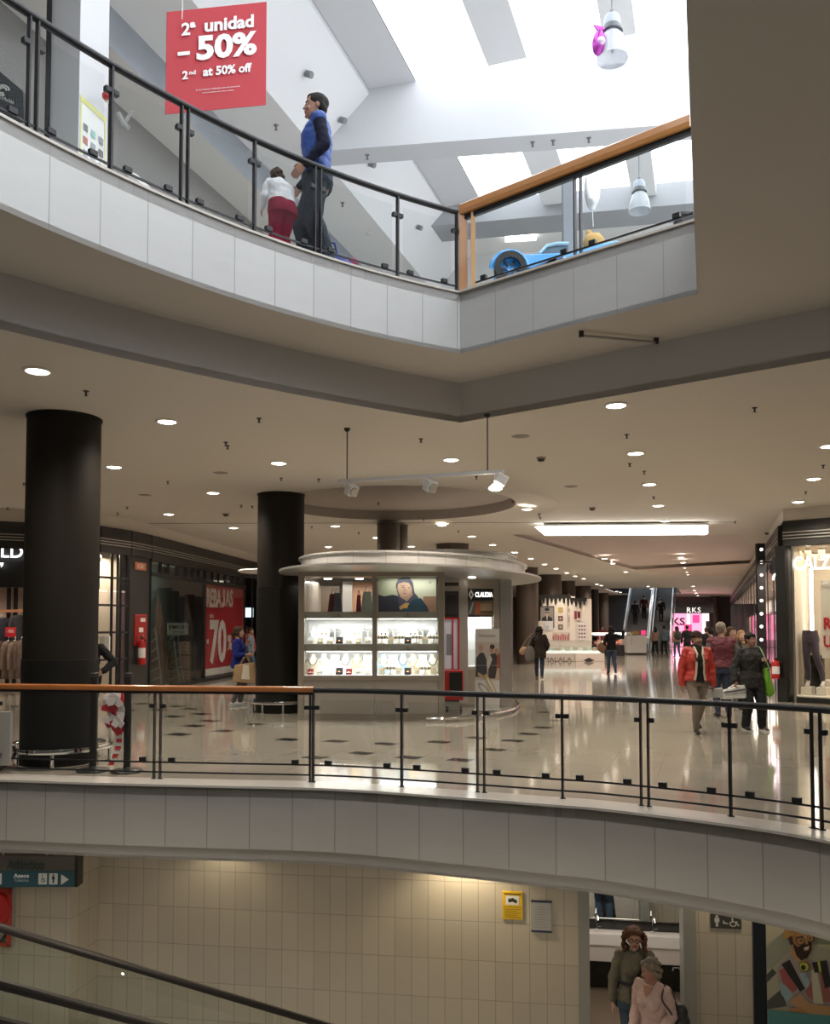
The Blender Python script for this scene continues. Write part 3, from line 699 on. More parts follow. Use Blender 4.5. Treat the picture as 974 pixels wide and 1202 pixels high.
# garments on the rails
def garment(p, w, h, col, label, pattern=0, rz=0):
    t = thing('hanging_jacket', label, 'jacket', (p.x,p.y,p.z-h), 'clothes on the left shop rails', rz)
    m = mat('cloth_%d_%d_%d_%d' % (*[int(x*99) for x in col], int(pattern*9)), col, .9, noise=pattern, nscale=9, bump=.4, bscale=12)
    b = MB()
    prof = [(.10*w,.0+h),(.30*w,.97*h),(.48*w,.90*h),(.47*w,.72*h),(.44*w,.45*h),(.46*w,.12*h),(.47*w,0)]
    rows = []
    for x, z in prof: rows.append([V((x*math.cos(a), .16*w*math.sin(a)*(1+.12*math.sin(3*a+z*6)), z)) for a in [2*PI*k/20 for k in range(20)]])
    vs = [p for r in rows for p in r]; n = 20
    b.add(vs, [(i*n+k,i*n+(k+1)%n,(i+1)*n+(k+1)%n,(i+1)*n+k) for i in range(len(rows)-1) for k in range(n)] + [tuple(range(n)), tuple((len(rows)-1)*n+k for k in range(n))[::-1]])
    b.build('body', m, t, smooth=True, world=False)
    for s in (-1,1):
        MB().sweep([V((s*.42*w,0,.90*h)), V((s*.56*w,-.01,.62*h)), V((s*.60*w,-.03,.25*h))], profile(.085*w, 10)).build('sleeve', m, t, smooth=True, world=False)
    MB().tube([V((-.18*w,0,.97*h)), V((0,0,1.02*h)), V((0,0,1.07*h)), V((.02,0,1.1*h))], .006, 6).build('hanger', steel, t, world=False)
    return t
garment(BK(2,725,2.3)+V((0,0,0)), .62, .85, (.02,.02,.035), 'dark navy jacket hanging highest beside the small red sale card', rz=1.2)
garment(BK(22,722,2.5), .55, .80, (.03,.03,.032), 'black top hanging behind the small red sale card', rz=1.2)
for i, (px, col, lab) in enumerate(((-1,(.11,.07,.055),'brown patterned jacket hanging lowest at the picture edge'),(10,(.16,.115,.09),'tan patterned jacket hanging low, left of the column side'),(18,(.19,.14,.11),'pale tan patterned jacket hanging low, second from the column'),(25,(.12,.085,.07),'brown patterned jacket hanging low right against the column'))):
    garment(BK(px,752,2.2), .46, .95, col, lab, .5, 1.3)
t2 = thing('sale_card', 'small red sale card clipped to the clothes rail in the left shop', 'sign', BK(12.5,742,2.1))
p = BK(12.5,742,2.05); MB().box(p, (.26,.012,.24)).build('card', red_m, t2)
lettering('-70%', p+V((0,-.008,.02)), (1,0,0), (0,0,1), .17, .08, white_ink, t2)
# glazed bay between the column and the black pier
t = thing('glazed_shop_bay', 'tall glazed shop bay with thin black bars right of the large column', 'shop window', lp(135))
g0, g1 = lp(114), lp(151)
for px in (114, 131, 141, 150.5): p = lp(px); MB().box((p.x,p.y,1.85), (.06,.06,3.7), MX.Rotation(.5,3,'Z')).build('mullion', frame_m, t)
for py in (643, 678, 711, 743.5, 776): a, c = LPT(114,py+(-1.0)), LPT(151,py+1); c.z = a.z; MB().beam(a, c, .05, .05).build('glazing_bar', frame_m, t)
panel(g0, g1, .05, 3.5, .015, .02).build('pane', shop_glass, t)
panel(lp(100)+nI*1.7, lp(172)+nI*1.2, 0, 3.7, .05).build('inner_wall', creamwall, t)
p = LPT(134,700)+V((-.55,1.0,0)); light('shop_light', 'AREA', (p.x,p.y,3.5), 110, (1,.86,.7), rot=(0,0,0), sx=1.2, sy=.8)
p = LPT(124,757)+nI*.12; o = MB().box(p, (.22,.10,.42)).build('wall_dispenser', white_plastic, None, bevel=.01); tag(o, 'white box with black screen mounted behind the tall glazed bay', 'dispenser')
# black pier with fire equipment
t = thing('black_pier', 'black pier carrying fire equipment between two left shop fronts', 'pier', lp(163))
pa, pb = lp(151.5), lp(175); panel(pa, pb, 0, TOPZ-.55, .35).build('pier_body', darkpanel, t)
cornice(t, [pa, pb])
PD = (pb-pa).normalized(); PN = V((PD.y,-PD.x,0))
PQ = lambda px, py, o=.03: atplane(px, py, pa+PN*o, pb+PN*o)
def facing(name, a, c, th, m, t):    # board spanning the two picture corners on the pier
    b = MB(); b.prism([V((a.x,a.y,0)), V((c.x,c.y,0)), V((c.x,c.y,0))+PN*-th, V((a.x,a.y,0))-PN*th], c.z, a.z); return b.build(name, m, t)
a, c = PQ(159,659.5), PQ(171.5,670)
t = thing('fire_sign', 'orange square fire sign high on the black pier', 'sign', (a+c)/2); facing('board', a, c, .02, mat('fire_orange', (.50,.16,.08), .4), t)
printed('pictogram', t, V((a.x,a.y,c.z))+PN*.002, PD, (0,0,1), (V((c.x,c.y,0))-V((a.x,a.y,0))).length, a.z-c.z, [((.62,.45,.34),oval(.4,.5,.22,.3)),((.5,.16,.08),oval(.4,.5,.1,.16)),((.62,.45,.34),rect(.6,.2,.72,.8))])
a, c = PQ(159,721), PQ(172,757)
t = thing('fire_hose_cabinet', 'red fire hose cabinet on the black pier above the extinguisher', 'fire hose cabinet', (a+c)/2); cb_ = facing('case', a, c, .12, red_paint, t)
printed('label', t, V((a.x,a.y,c.z))+PN*.004, PD, (0,0,1), (V((c.x,c.y,0))-V((a.x,a.y,0))).length, a.z-c.z, [((.16,.015,.015),rect(.08,.05,.92,.95)),((.33,.02,.02),rect(.12,.08,.88,.92)),((.7,.66,.62),rect(.3,.42,.68,.57)),((.65,.62,.6),rect(.42,.76,.85,.88)),((.55,.45,.38),[(.2,.15),(.5,.2),(.75,.38),(.7,.3),(.5,.12)])])
def extinguisher(p, label, h=.55, r=.085):
    t = thing('fire_extinguisher', label, 'fire extinguisher', p, 'wall fire extinguishers')
    MB().lathe([(.001,0),(r,.01),(r,h*.78),(r*.75,h*.86),(r*.35,h*.9),(r*.35,h*.95)], p, 20).build('tank', red_paint, t, smooth=True)
    MB().lathe([(r+.002,h*.25),(r+.002,h*.6)], p, 20, a0=-PI*.9, a1=-PI*.1).build('label', white_ink, t, smooth=True)
    MB().box(V(p)+V((0,-.02,h*.97)), (.03,.12,.05)).build('valve_handle', frame_m, t)
    MB().tube([V(p)+V((.02,-.04,h*.95)), V(p)+V((r+.03,-.03,h*.8)), V(p)+V((r+.02,-.02,h*.3))], .012, 8).build('hose', frame_m, t, smooth=True)
    return t
p = PQ(166.5,780.5,.13); extinguisher(p, 'red fire extinguisher hung on the black pier below the hose cabinet', .72, .1)
# window with the tree display and the red sale banner
t = thing('display_shop_front', 'dark shop front with large window display and red sale banner', 'shop front', lp(230))
cornice(t, [lp(175.5), LP[5], LP[6], LP[7]])
d5 = (LP[6]-LP[4]).normalized()
tz = LPT(230,681.5).z; bz = .12
for i, px in enumerate((176,188,197,208,218,226,233,240.5,249,256,264,272,280,287,296)):
    p = lp(px); z0 = tz if i not in (0,7,13,14) else 0
    MB().box((p.x,p.y,(z0+TOPZ-.6)/2), (.07,.07,TOPZ-.6-z0), MX.Rotation(.2,3,'Z')).build('mullion', frame_m, t)
for z in (tz, bz-.06, TOPZ-.62):
    MB().sweep([V((q.x,q.y,z)) for q in (lp(176), LP[5], lp(287))], [(-.05,-.05),(.05,-.05),(.05,.05),(-.05,.05)]).build('glazing_bar', frame_m, t)
n5 = V((-d5.y,d5.x,0))
for a, c in ((lp(176), lp(240)), (lp(241), lp(286.5))): panel(a, c, bz, TOPZ-.62, .012, .01).build('pane', shop_glass, t)
panel(lp(176)+n5*1.2, lp(300)+n5*1.2, 0, 3.6, .04).build('green_backdrop', green_glass, t)
panel(lp(176)+n5*.05, lp(300)+n5*.6, TOPZ-.5, TOPZ-.45, 2.5).build('shop_ceiling', mat('shop_ceiling_tan', (.30,.26,.22), .8), t)
p = (lp(210)+n5*.7); light('shop_light', 'AREA', (p.x,p.y,3.5), 30, (.9,1,.95), sx=2.5, sy=.4, rot=(0,0,math.atan2(d5.y,d5.x)))
def WIN(px, py, o=.6):
    return atplane(px, py, lp(176)+n5*o, lp(243)+n5*o)
# spire-shaped dark wooden trees in the display
for i, (px, yt, w, c_, lab) in enumerate(((184,688,.42,(.05,.03,.022),'tallest dark spire cut-out in the display window'),(188,710,.5,(.06,.035,.02),'dark brown spire cut-out right of the tallest one'),(222,716,.7,(.035,.025,.02),'broad dark tree cut-out right of the small name board'))):
    o_ = .45+.12*i; p = WIN(px, 790, o_); top = WIN(px, yt, o_).z
    t_ = thing('display_cutout', lab, 'window display', (p.x,p.y,0), 'window display cut-outs')
    m = mat('cutout_%d' % i, c_, .8, noise=.4, nscale=6); b = MB()
    b.lathe([(w*.5,.05),(w*.42,top*.3),(w*.36,top*.45),(w*.22,top*.6),(w*.2,top*.75),(w*.06,top*.9),(.005,top)], (p.x,p.y,0), 10, ex=1, ey=.35); b.build('spire', m, t_)
    MB().cyl((p.x,p.y,0), (p.x,p.y,.06), w*.55, n=12).build('foot', frame_m, t_)
lat = mat('lattice_green', (.10,.13,.11), .5)
for px, yt, lab in ((199,750,'left pale green lattice frame in the display window'),(177.5,740,'narrow lattice frame at the left edge of the display window'),(204,745,'right pale green lattice frame beside the wooden crate')):
    p = WIN(px, 795, .35); top = WIN(px, yt, .35).z
    t_ = thing('lattice_frame', lab, 'window display', (p.x,p.y,0), 'window display lattices')
    for s in (-1,1): MB().beam((p.x+s*.3,p.y,0), (p.x+s*.1,p.y,top), .03, .03).build('upright', lat, t_)
    for k in range(6):
        z = top*(k+.3)/6; w = .3-.2*z/top; b = MB().beam((p.x-w,p.y,z), (p.x+w*.9,p.y,z+top/6), .025, .025); b.build('lattice_bar', lat, t_)
p = WIN(211,775,.3); t_ = thing('wooden_crate', 'brown wooden crate stack under the small name board in the display window', 'crate', (p.x,p.y,0))
for k in range(3):
    for s in range(4): MB().box((p.x,p.y-.2,.10+.42*k+.095*s), (.62,.02,.08)).build('slat', mat('crate_wood', (.13,.085,.055), .8, noise=.3, nscale=5), t_)
    MB().box((p.x,p.y,.22+.42*k), (.58,.36,.40)).build('crate_body', mat('crate_dark', (.06,.04,.03), .9), t_)
a, c = WIN(197,731,.05), WIN(221,745,.05); t_ = thing('name_board', 'small pale name board hanging inside the dark display window', 'sign', (a+c)/2)
W_ = (V((c.x,c.y,0))-V((a.x,a.y,0))); b = panel(a, c, c.z, a.z, .015); b.build('board', mat('board_sage', (.13,.16,.14), .5), t_)
lettering('SPRINGFIELD', V(((a.x+c.x)/2,(a.y+c.y)/2,a.z-(a.z-c.z)*.35))-n5*.004, d5, (0,0,1), W_.length*.9, (a.z-c.z)*.32, frame_m, t_, .003, .02)
lettering('Man & Woman', V(((a.x+c.x)/2,(a.y+c.y)/2,c.z+(a.z-c.z)*.25))-n5*.004, d5, (0,0,1), W_.length*.6, (a.z-c.z)*.16, frame_m, t_, .003)
# red banner
RP = lambda px, py, o=.12: atplane(px, py, LP[5]+n5*o, LP[6]+n5*o)
ra, rb = RP(241.5,700), RP(286.5,700); rtop = tz-.03
t = thing('sale_banner', 'tall red window banner reading REBAJAS and minus seventy percent', 'banner', V(((ra.x+rb.x)/2,(ra.y+rb.y)/2,bz)))
b = panel(ra, rb, bz+.25, rtop, .02); b.build('red_sheet', red_m, t)
panel(ra, rb, bz+.02, bz+.24, .02).build('white_strip', white_ink, t)
rd = (rb-ra); rd.z = 0; RW = rd.length; rd.normalize()
fn = V((rd.y,-rd.x,0))
def rtext(s, x0, x1, y0, y1, bold=.0, m=white_ink):
    A_, B_ = RP(x0,(y0+y1)/2), RP(x1,(y0+y1)/2); zc = (A_.z+B_.z)/2; xm = (x0+x1)/2
    h = RP(xm,y0).z-RP(xm,y1).z; c = RP(xm,(y0+y1)/2)
    lettering(s, c+fn*.005, rd, (0,0,1), (V((B_.x,B_.y,0))-V((A_.x,A_.y,0))).length, h, m, t, .008, bold)
rtext('REBA', 242.5, 259.5, 691, 713, .03); rtext('AS', 264.3, 273, 691.6, 712.6, .03)
jp = lambda x, y: RP(x, y)+fn*.006
MB().slab([jp(*q_) for q_ in ((262.1,691.5),(263.7,691.6),(263.7,709.5),(262.9,712),(261.6,713),(260.4,712.6),(259.9,710.5),(260.0,707),(261.4,707),(261.5,709.5),(262.1,709.3))], .008).build('lettering', white_ink, t)
rtext('70', 246, 265.5, 727, 779, .035); rtext('%', 267, 272, 745, 763, .03); rtext('HASTA', 246, 250.5, 721, 725.5, .02)
A_ = RP(243.5,753); MB().box(A_+fn*.008, (.35*.5,.01,.14), MX.Rotation(math.atan2(rd.y,rd.x),3,'Z')).build('minus_sign', white_ink, t)
# entrance beyond the banner
p = lp(296)+n5*1.6
panel(lp(287)+n5*1.9, lp(330)+n5*2.4, 0, 3.9, .05).build('entrance_back_wall', mat('entrance_tan', (.34,.25,.19), .8), thing('shop_entrance', 'shop entrance with tan back wall between red banner and second column', 'shop entrance', (p.x,p.y,0)))
light('shop_light', 'AREA', (p.x,p.y,3.4), 30, (1,.85,.72), sx=1.5, sy=.8)
a = atplane(290,719,lp(287)+n5*2.2,lp(330)+n5*2.2); o = MB().box(a, (.55,.05,.42)).build('bright_screen', mat('screen_glow', (.7,.85,.9), .4, emit=(.7,.9,1), es=1.6)); tag(o, 'small bright screen inside the entrance right of the red banner', 'screen')
# canopy of another white ring stand, seen beside the second column
p = aty(296,673,24); t = thing('ring_canopy', 'white disc canopy tip showing left of the second dark column', 'canopy', p)
MB().lathe([(.001,.0),(1.0,.02),(1.05,.05),(1.0,.08),(.001,.09)], p+V((.65,0,0)), 40).build('disc', white_plastic, t, smooth=True)
MB().lathe([(.40,.08),(.46,.16),(.42,.42),(.36,.45),(.001,.45)], p+V((.75,0,0)), 24).build('top_drum', white_plastic, t, smooth=True)
MB().cyl(p+V((.9,0,-p.z)), p+V((.9,0,0)), .08).build('mast', white_plastic, t)
# ================================================================ jewellery kiosk
taupe = mat('kiosk_taupe_frame', (.30,.265,.22), .38, .35); kpanel = mat('kiosk_panel', (.42,.39,.35), .3, .4, noise=.08, nscale=2)
shelf_g = mat('kiosk_shelf_edge', (.30,.29,.25), .4); case_white = mat('case_white', (.86,.87,.86), .5); warm_wood = mat('kiosk_wood', (.42,.22,.12), .45, noise=.15, nscale=4)
KA, KB = aty(350,845,15.74), aty(521,845,15.74); KA.z = KB.z = 0
kx = V((1,0,0)); kn = V((0,1,0))
KP = lambda px, py, o=0: aty(px, py, 15.74+o)
zt = KP(435,668).z; zw1 = KP(435,676.5).z; zw0 = KP(435,793).z; s1t, s1b = KP(435,718).z, KP(435,726).z; s2t, s2b = KP(435,756).z, KP(435,764.5).z
x0, xm0, xm1, x1 = KP(350,740).x, KP(437,740).x, KP(442.5,740).x, KP(521,740).x
xl, xr = KP(357,740).x, KP(514.5,740).x
YK = 15.74; DK = .62
t = thing('jewellery_kiosk', 'large oval jewellery kiosk with brushed steel canopy and lit display windows', 'kiosk', (.2,17.8,0))
KI = t
def kbox(name, xa, xb, za, zb, ya, yb, m, par=t, bev=0): return MB().box(((xa+xb)/2,(ya+yb)/2,(za+zb)/2), (xb-xa,yb-ya,zb-za)).build(name, m, par, bevel=bev)
kbox('corner_frame', x0, xl, .0, zt, YK, YK+.10, taupe); kbox('centre_mullion', xm0, xm1, zw0, zw1, YK, YK+.09, taupe); kbox('corner_frame', xr, x1, 0, zt, YK, YK+.10, taupe)
kbox('top_frame', xl, xr, zw1, zt, YK, YK+.09, taupe); kbox('bottom_frame', xl, xr, zw0-.09, zw0, YK-.02, YK+.09, taupe)
for a, c in ((xl, (xm0+xm1)/2-.01), ((xm0+xm1)/2+.01, xr)): kbox('base_panel', a, c, .10, zw0-.09, YK+.02, YK+.08, kpanel, bev=.006)
kbox('plinth', x0, x1, 0, .10, YK-.03, YK+.3, taupe)
# display cases
kbox('case_floor', xl, xr, zw0-.03, zw0+.004, YK+.09, YK+DK, case_white); kbox('case_top', xl, xr, zw1, zw1+.03, YK+.09, YK+DK, kpanel)
kbox('case_back', xl, xr, zw0, s1b, YK+DK, YK+DK+.03, case_white)
for x in (xl, xr): kbox('case_side', x-.012, x+.012, zw0, zw1, YK+.09, YK+DK, clear_glass)
for za, zb in ((s1b,s1t),(s2b,s2t)):
    for a, c in ((xl, xm0), (xm1, xr)):
        sh = kbox('shelf', a, c, za, zb, YK+.03, YK+DK, shelf_g)
        printed('shelf_mark', sh, (((a+c)/2-.12), YK+.028, za+.02), (1,0,0), (0,0,1), .24, .08, [((.20,.19,.16),rect(.1,.1,.9,.25)),((.18,.17,.15),[(.4,.35),(.6,.35),(.5,.95)])])
        kbox('shelf_light', a+.03, c-.03, za-.012, za-.002, YK+.12, YK+.20, tube_glow, sh)
for a, c in ((xl,xm0),(xm1,xr)):
    kbox('window_pane', a, c, zw0, zw1, YK+.005, YK+.015, clear_glass)
    for zz in (s1b, s2b): light('case_light', 'AREA', ((a+c)/2, YK+.24, zz-.02), 10, (1,1,.97), sx=c-a-.1, sy=.2)
# picture of a head-scarfed sitter in the upper right window
pw, ph = xr-xm1-.05, zw1-s1t
skin = (.40,.27,.19)
printed('portrait_print', t, (xm1+.01, YK+.30, s1t), (1,0,0), (0,0,1), pw, ph, [((.36,.38,.27),RECT),((.46,.47,.36),rect(.55,.35,1,1)),((.30,.17,.11),rect(.78,0,1,.45)),((.03,.03,.045),[(0,0),(.45,0),(.42,.42),(.25,.5),(.1,.45),(0,.5)]),
    ((.06,.06,.09),[(.30,.75),(.34,.95),(.42,1),(.54,1),(.60,.85),(.63,.55),(.70,.42),(.55,.2),(.36,.2),(.34,.5)]),(skin,oval(.46,.64,.125,.27,24,.12)),((.33,.21,.15),[(.36,.45),(.5,.3),(.6,.5),(.58,.62),(.5,.45)]),
    ((.07,.07,.11),[(.30,.80),(.36,.97),(.5,1),(.58,.9),(.57,.82),(.45,.86),(.36,.82)]),((.08,.05,.04),oval(.43,.71,.022,.014)),((.12,.08,.06),rect(.385,.745,.46,.762)),((.08,.05,.04),oval(.535,.70,.018,.012)),((.30,.18,.13),[(.455,.72),(.475,.6),(.44,.6)]),((.30,.13,.11),oval(.46,.53,.035,.016)),
    ((.42,.28,.12),[(.36,.15),(.48,.27),(.6,.22),(.52,.1),(.38,.05)]),((.02,.05,.075),[(.32,0),(.5,.16),(.62,.38),(.74,.40),(.86,.12),(.88,0)]),((.55,.3,.08),[(.40,.12),(.47,.22),(.52,.2),(.5,.1)]),((.22,.22,.17),rect(.87,.83,.93,.86)),((.3,.31,.24),[(.875,.88),(.91,.92),(.925,.9),(.89,.87)])])
kbox('portrait_board', xm1, xr-.03, s1t, zw1, YK+.302, YK+.325, kpanel)
# what shows through the upper left window
kbox('inner_wood_panel', xl+.75, xm0-.05, .4, zw1, YK+1.9, YK+1.95, warm_wood); kbox('inner_dark_panel', xl+.02, xl+.50, .4, zw1-.1, YK+1.7, YK+1.75, mat('kiosk_dark_wood', (.10,.065,.04), .5))
kbox('inner_grey_post', xl+.55, xl+.75, .4, zw1, YK+1.8, YK+1.9, kpanel); kbox('inner_floor', x0, x1, .0, .05, YK+.7, YK+3, kpanel)
light('kiosk_inner_light', 'AREA', (xl+.7, YK+1.2, zw1-.05), 30, (1,.95,.88), sx=1.6, sy=.5); light('kiosk_inner_light', 'AREA', (xr-.5, YK+.12, zw1-.02), 6, (1,.98,.9), sx=.9, sy=.06)
for x in (xl+.33, xl+.95): MB().lathe([(.001,-.02),(.07,-.02),(.08,0)], (x,YK+1.0,zw1+.02), 18).build('inner_downlight', lamp_glow, t)
# side and back walls
b = MB(); b.prism([(x0,YK+.1),(x0+.06,YK+.1),(x0+.30,YK+2.3),(x0+.24,YK+2.3)], 0, zt); b.build('side_wall', taupe, t)
b = MB(); b.prism([(x1-.05,YK+.1),(x1,YK+.1),(x1+.06,YK+1.4),(x1+.0,YK+1.4)], 0, zt); b.build('side_wall', taupe, t)
b = MB(); b.prism([(x0+.24,YK+2.25),(x1+.4,YK+4.2),(x1+.4,YK+4.25),(x0+.24,YK+2.3)], 0, zt); b.build('back_wall', kpanel, t)
# canopy: an oval plate, a brushed ring and a raised tier
ZP = 2.72; KC = V((.1,17.9,0))
def oval_pts(a, b_, c=KC, n=96): return [c + E1*(a*math.cos(2*PI*k/n)) + E2*(b_*math.sin(2*PI*k/n)) for k in range(n)]
def notch(pts, rr):
    out = []; cc = V((c2x,c2y,0))
    for p in pts:
        d = V((p.x,p.y,0))-cc
        out.append(cc + d.normalized()*rr if d.length < rr else p)
    return out
b = MB(); b.prism(notch(oval_pts(4.2,2.45), c2r+.06), ZP, ZP+.035); can = b.build('canopy_plate', mat('canopy_plate', (.50,.49,.47), .32, .5), t)
def ovring(name, a, b_, z0, z1, c, m, lip=.05):
    P = notch(oval_pts(a, b_, c), c2r+.06); Q = notch(oval_pts(a+lip, b_+lip, c), c2r+.05); n = len(P); b = MB()
    b.add([V((p.x,p.y,z0)) for p in P]+[V((p.x,p.y,z1-.04)) for p in P]+[V((p.x,p.y,z1-.03)) for p in Q]+[V((p.x,p.y,z1)) for p in Q], [(r*n+k,r*n+(k+1)%n,(r+1)*n+(k+1)%n,(r+1)*n+k) for r in range(3) for k in range(n)])
    b.add([V((p.x,p.y,z1)) for p in Q], [tuple(range(n))])
    return b.build(name, m, t, smooth=True)
bs = tiled('brushed_canopy', (.80,.80,.79), (.45,.44,.42), .42, 3, .004, .25, .14, .12, 3, stretch=(14,.6)); bs.node_tree.nodes['Principled BSDF'].inputs['Metallic'].default_value = .25
r_ = ovring('canopy_ring', 3.55, 2.12, ZP+.035, ZP+.29, KC, bs); ovring('raised_tier', 1.65, 1.25, ZP+.29, ZP+.50, KC+V((.75,.3,0)), bs)
for o in [x for x in t.children if x.name.startswith(('canopy_ring','raised_tier'))]:
    ul = o.data.uv_layers.new(name='UVMap')
    for p in o.data.polygons:
        for li in p.loop_indices:
            c = o.data.vertices[o.data.loops[li].vertex_index].co; ul.data[li].uv = (math.atan2(c.y,c.x)*2.6, c.z+.5)
for px, py in ((554,677.5),(580,681),(585,683.5)):
    p = atz(px, py, ZP); MB().lathe([(.001,-.02),(.07,-.018),(.085,0)], p, 18).build('canopy_downlight', lamp_glow, t)
    light('kiosk_spot', 'SPOT', (p.x,p.y,p.z-.05), 22, (1,.93,.8), .06, spot=math.radians(130), blend=.7)
# wall segment with the black shop name
YC = 18.2; CP = lambda px, py, o=0: aty(px, py, YC+o)
ca, cb2, cc_, cd = CP(539,700).x, CP(549,700).x, CP(579,700).x, CP(586,700).x
kbox('post_frame', ca, cb2, 0, ZP, YC, YC+.12, kpanel); kbox('post_frame', cc_, cd, 0, ZP, YC, YC+.12, taupe)
zb_ = CP(560,783).z
kbox('window_sill', cb2, cc_, zb_-.06, zb_, YC, YC+.1, kpanel); kbox('base_panel', cb2, cc_, .08, zb_-.06, YC+.02, YC+.07, mat('kiosk_base_taupe', (.33,.29,.24), .4))
kbox('plinth', ca, cd, 0, .08, YC-.02, YC+.15, taupe); kbox('window_head', cb2, cc_, CP(560,690.5).z, ZP, YC, YC+.1, taupe)
sz0, sz1 = CP(560,705).z, CP(560,691).z
sb_ = kbox('name_sign', cb2, cc_, sz0, sz1, YC-.01, YC+.05, frame_m)
lettering('CLAUDIA', ((cb2+cc_)/2+.07, YC-.012, (sz0+sz1)/2), (1,0,0), (0,0,1), (cc_-cb2)*.68, (sz1-sz0)*.42, white_lit, sb_, .006, .015)
printed('diamond_mark', sb_, (cb2+.01,YC-.013,sz0), (1,0,0), (0,0,1), .12, sz1-sz0, [((.8,.8,.78),[(.5,.05),(.98,.5),(.5,.95),(.02,.5)]),((.05,.04,.04),[(.5,.3),(.7,.5),(.5,.7),(.3,.5)])])
printed('window_poster', t, (cb2,YC+.04,CP(560,722).z), (1,0,0), (0,0,1), cc_-cb2, sz0-CP(560,722).z, [((.22,.15,.09),RECT),((.35,.26,.16),rect(.5,.3,.95,.8)),((.4,.1,.04),rect(.3,.05,.5,.95)),((.10,.10,.11),rect(0,0,.28,1)),((.4,.4,.42),[(.05,.1),(.18,.9),(.25,.9),(.12,.1)]),((.12,.07,.04),rect(.5,.1,1,.3))])
kbox('window_pane', cb2, cc_, zb_, sz0, YC+.01, YC+.02, clear_glass); kbox('case_back', cb2, cc_, zb_, CP(560,724).z, YC+.45, YC+.48, case_white); kbox('case_floor', cb2, cc_, zb_-.02, zb_+.01, YC+.1, YC+.45, case_white)
for py in (726,745,764): kbox('glass_shelf', cb2, cc_, CP(560,py).z-.012, CP(560,py).z, YC+.08, YC+.42, clear_glass)
light('case_light', 'AREA', ((cb2+cc_)/2,YC+.25,CP(560,723).z), 12, (1,.98,.95), sx=.5, sy=.2)
# pillar of polished steel, and the floor ring
pa_ = atz(592.5,829,0); k = MB(); k.box((pa_.x,pa_.y,ZP/2), (.28,.22,ZP), MX.Rotation(.25,3,'Z')); k.build('steel_pillar', steel, t, bevel=.02)
k = MB(); k.tube(catmull([atz(500,843.5,.06),atz(530,843,.06),atz(565,840,.06),atz(597,834,.06),atz(608,828,.06),atz(606,823,.06)],6), .03, 8); k.build('kick_rail', chrome, t, smooth=True)
# doorway: dark screen and red framed cabinet behind the gap
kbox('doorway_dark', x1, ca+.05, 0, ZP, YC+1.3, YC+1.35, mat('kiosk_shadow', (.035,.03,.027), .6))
kbox('doorway_header', x1-.02, ca+.02, CP(530,694).z, CP(530,688).z, YC-.1, YC, taupe)
ya = YC-.2; SP = lambda px, py: aty(px,py,ya)
a, c = SP(522,697), SP(537,723); o = thing('wall_screen', 'black rounded screen above the red framed cabinet in the kiosk doorway', 'screen', ((a.x+c.x)/2,ya,c.z))
MB().box(((a.x+c.x)/2,ya,(a.z+c.z)/2), (c.x-a.x,.06,a.z-c.z)).build('bezel', frame_m, o, bevel=.02); MB().box(((a.x+c.x)/2,ya-.032,(a.z+c.z)/2), (c.x-a.x-.05,.006,a.z-c.z-.06)).build('dark_glass', mat('screen_off', (.03,.025,.022), .1), o)
a, c = SP(520,726), SP(538,786); o = thing('red_cabinet', 'red framed white cabinet standing in the kiosk doorway', 'cabinet', ((a.x+c.x)/2,ya,c.z))
MB().box(((a.x+c.x)/2,ya+.1,(a.z+c.z)/2), (c.x-a.x-.03,.16,a.z-c.z-.03)).build('body', mat('cabinet_white', (.55,.57,.62), .4, emit=(.6,.63,.7), es=.12), o)
for x in (a.x, a.x+(c.x-a.x)*.62, c.x): MB().box((x,ya,(a.z+c.z)/2), (.035,.06,a.z-c.z)).build('red_upright', red_paint, o)
for z in (a.z, c.z): MB().box(((a.x+c.x)/2,ya,z), (c.x-a.x+.035,.06,.035)).build('red_crossbar', red_paint, o)
MB().box(((a.x+c.x)/2,ya,c.z-.05), (c.x-a.x+.02,.2,.05)).build('white_ledge', white_plastic, o)
MB().box((a.x+.12,ya+.01,a.z-.55), (.10,.02,.45)).build('dark_label', mat('label_grey', (.2,.22,.25), .5), o)
yt = 17.2; SP = lambda px, py: aty(px,py,yt); a, c = SP(522,787), SP(544,822)
o = thing('red_trolley', 'red wheeled trolley with black front panel beside the kiosk doorway', 'trolley', ((a.x+c.x)/2,yt,0))
MB().box(((a.x+c.x)/2,yt+.2,(a.z+c.z)/2), (c.x-a.x,.4,a.z-c.z)).build('red_body', red_paint, o, bevel=.012); MB().box(((a.x+c.x)/2+.03,yt-.004,(a.z+c.z)/2+.02), ((c.x-a.x)*.68,.012,(a.z-c.z)*.8)).build('black_front', frame_m, o)
for x in (a.x+.05, c.x-.05): MB().cyl((x-.02,yt+.06,.05),(x+.02,yt+.06,.05), .05, n=14).build('caster', frame_m, o)
MB().box((a.x-.03,yt+.12,c.z*.5+.12), (.05,.08,c.z+.15)).build('side_foot', red_paint, o)
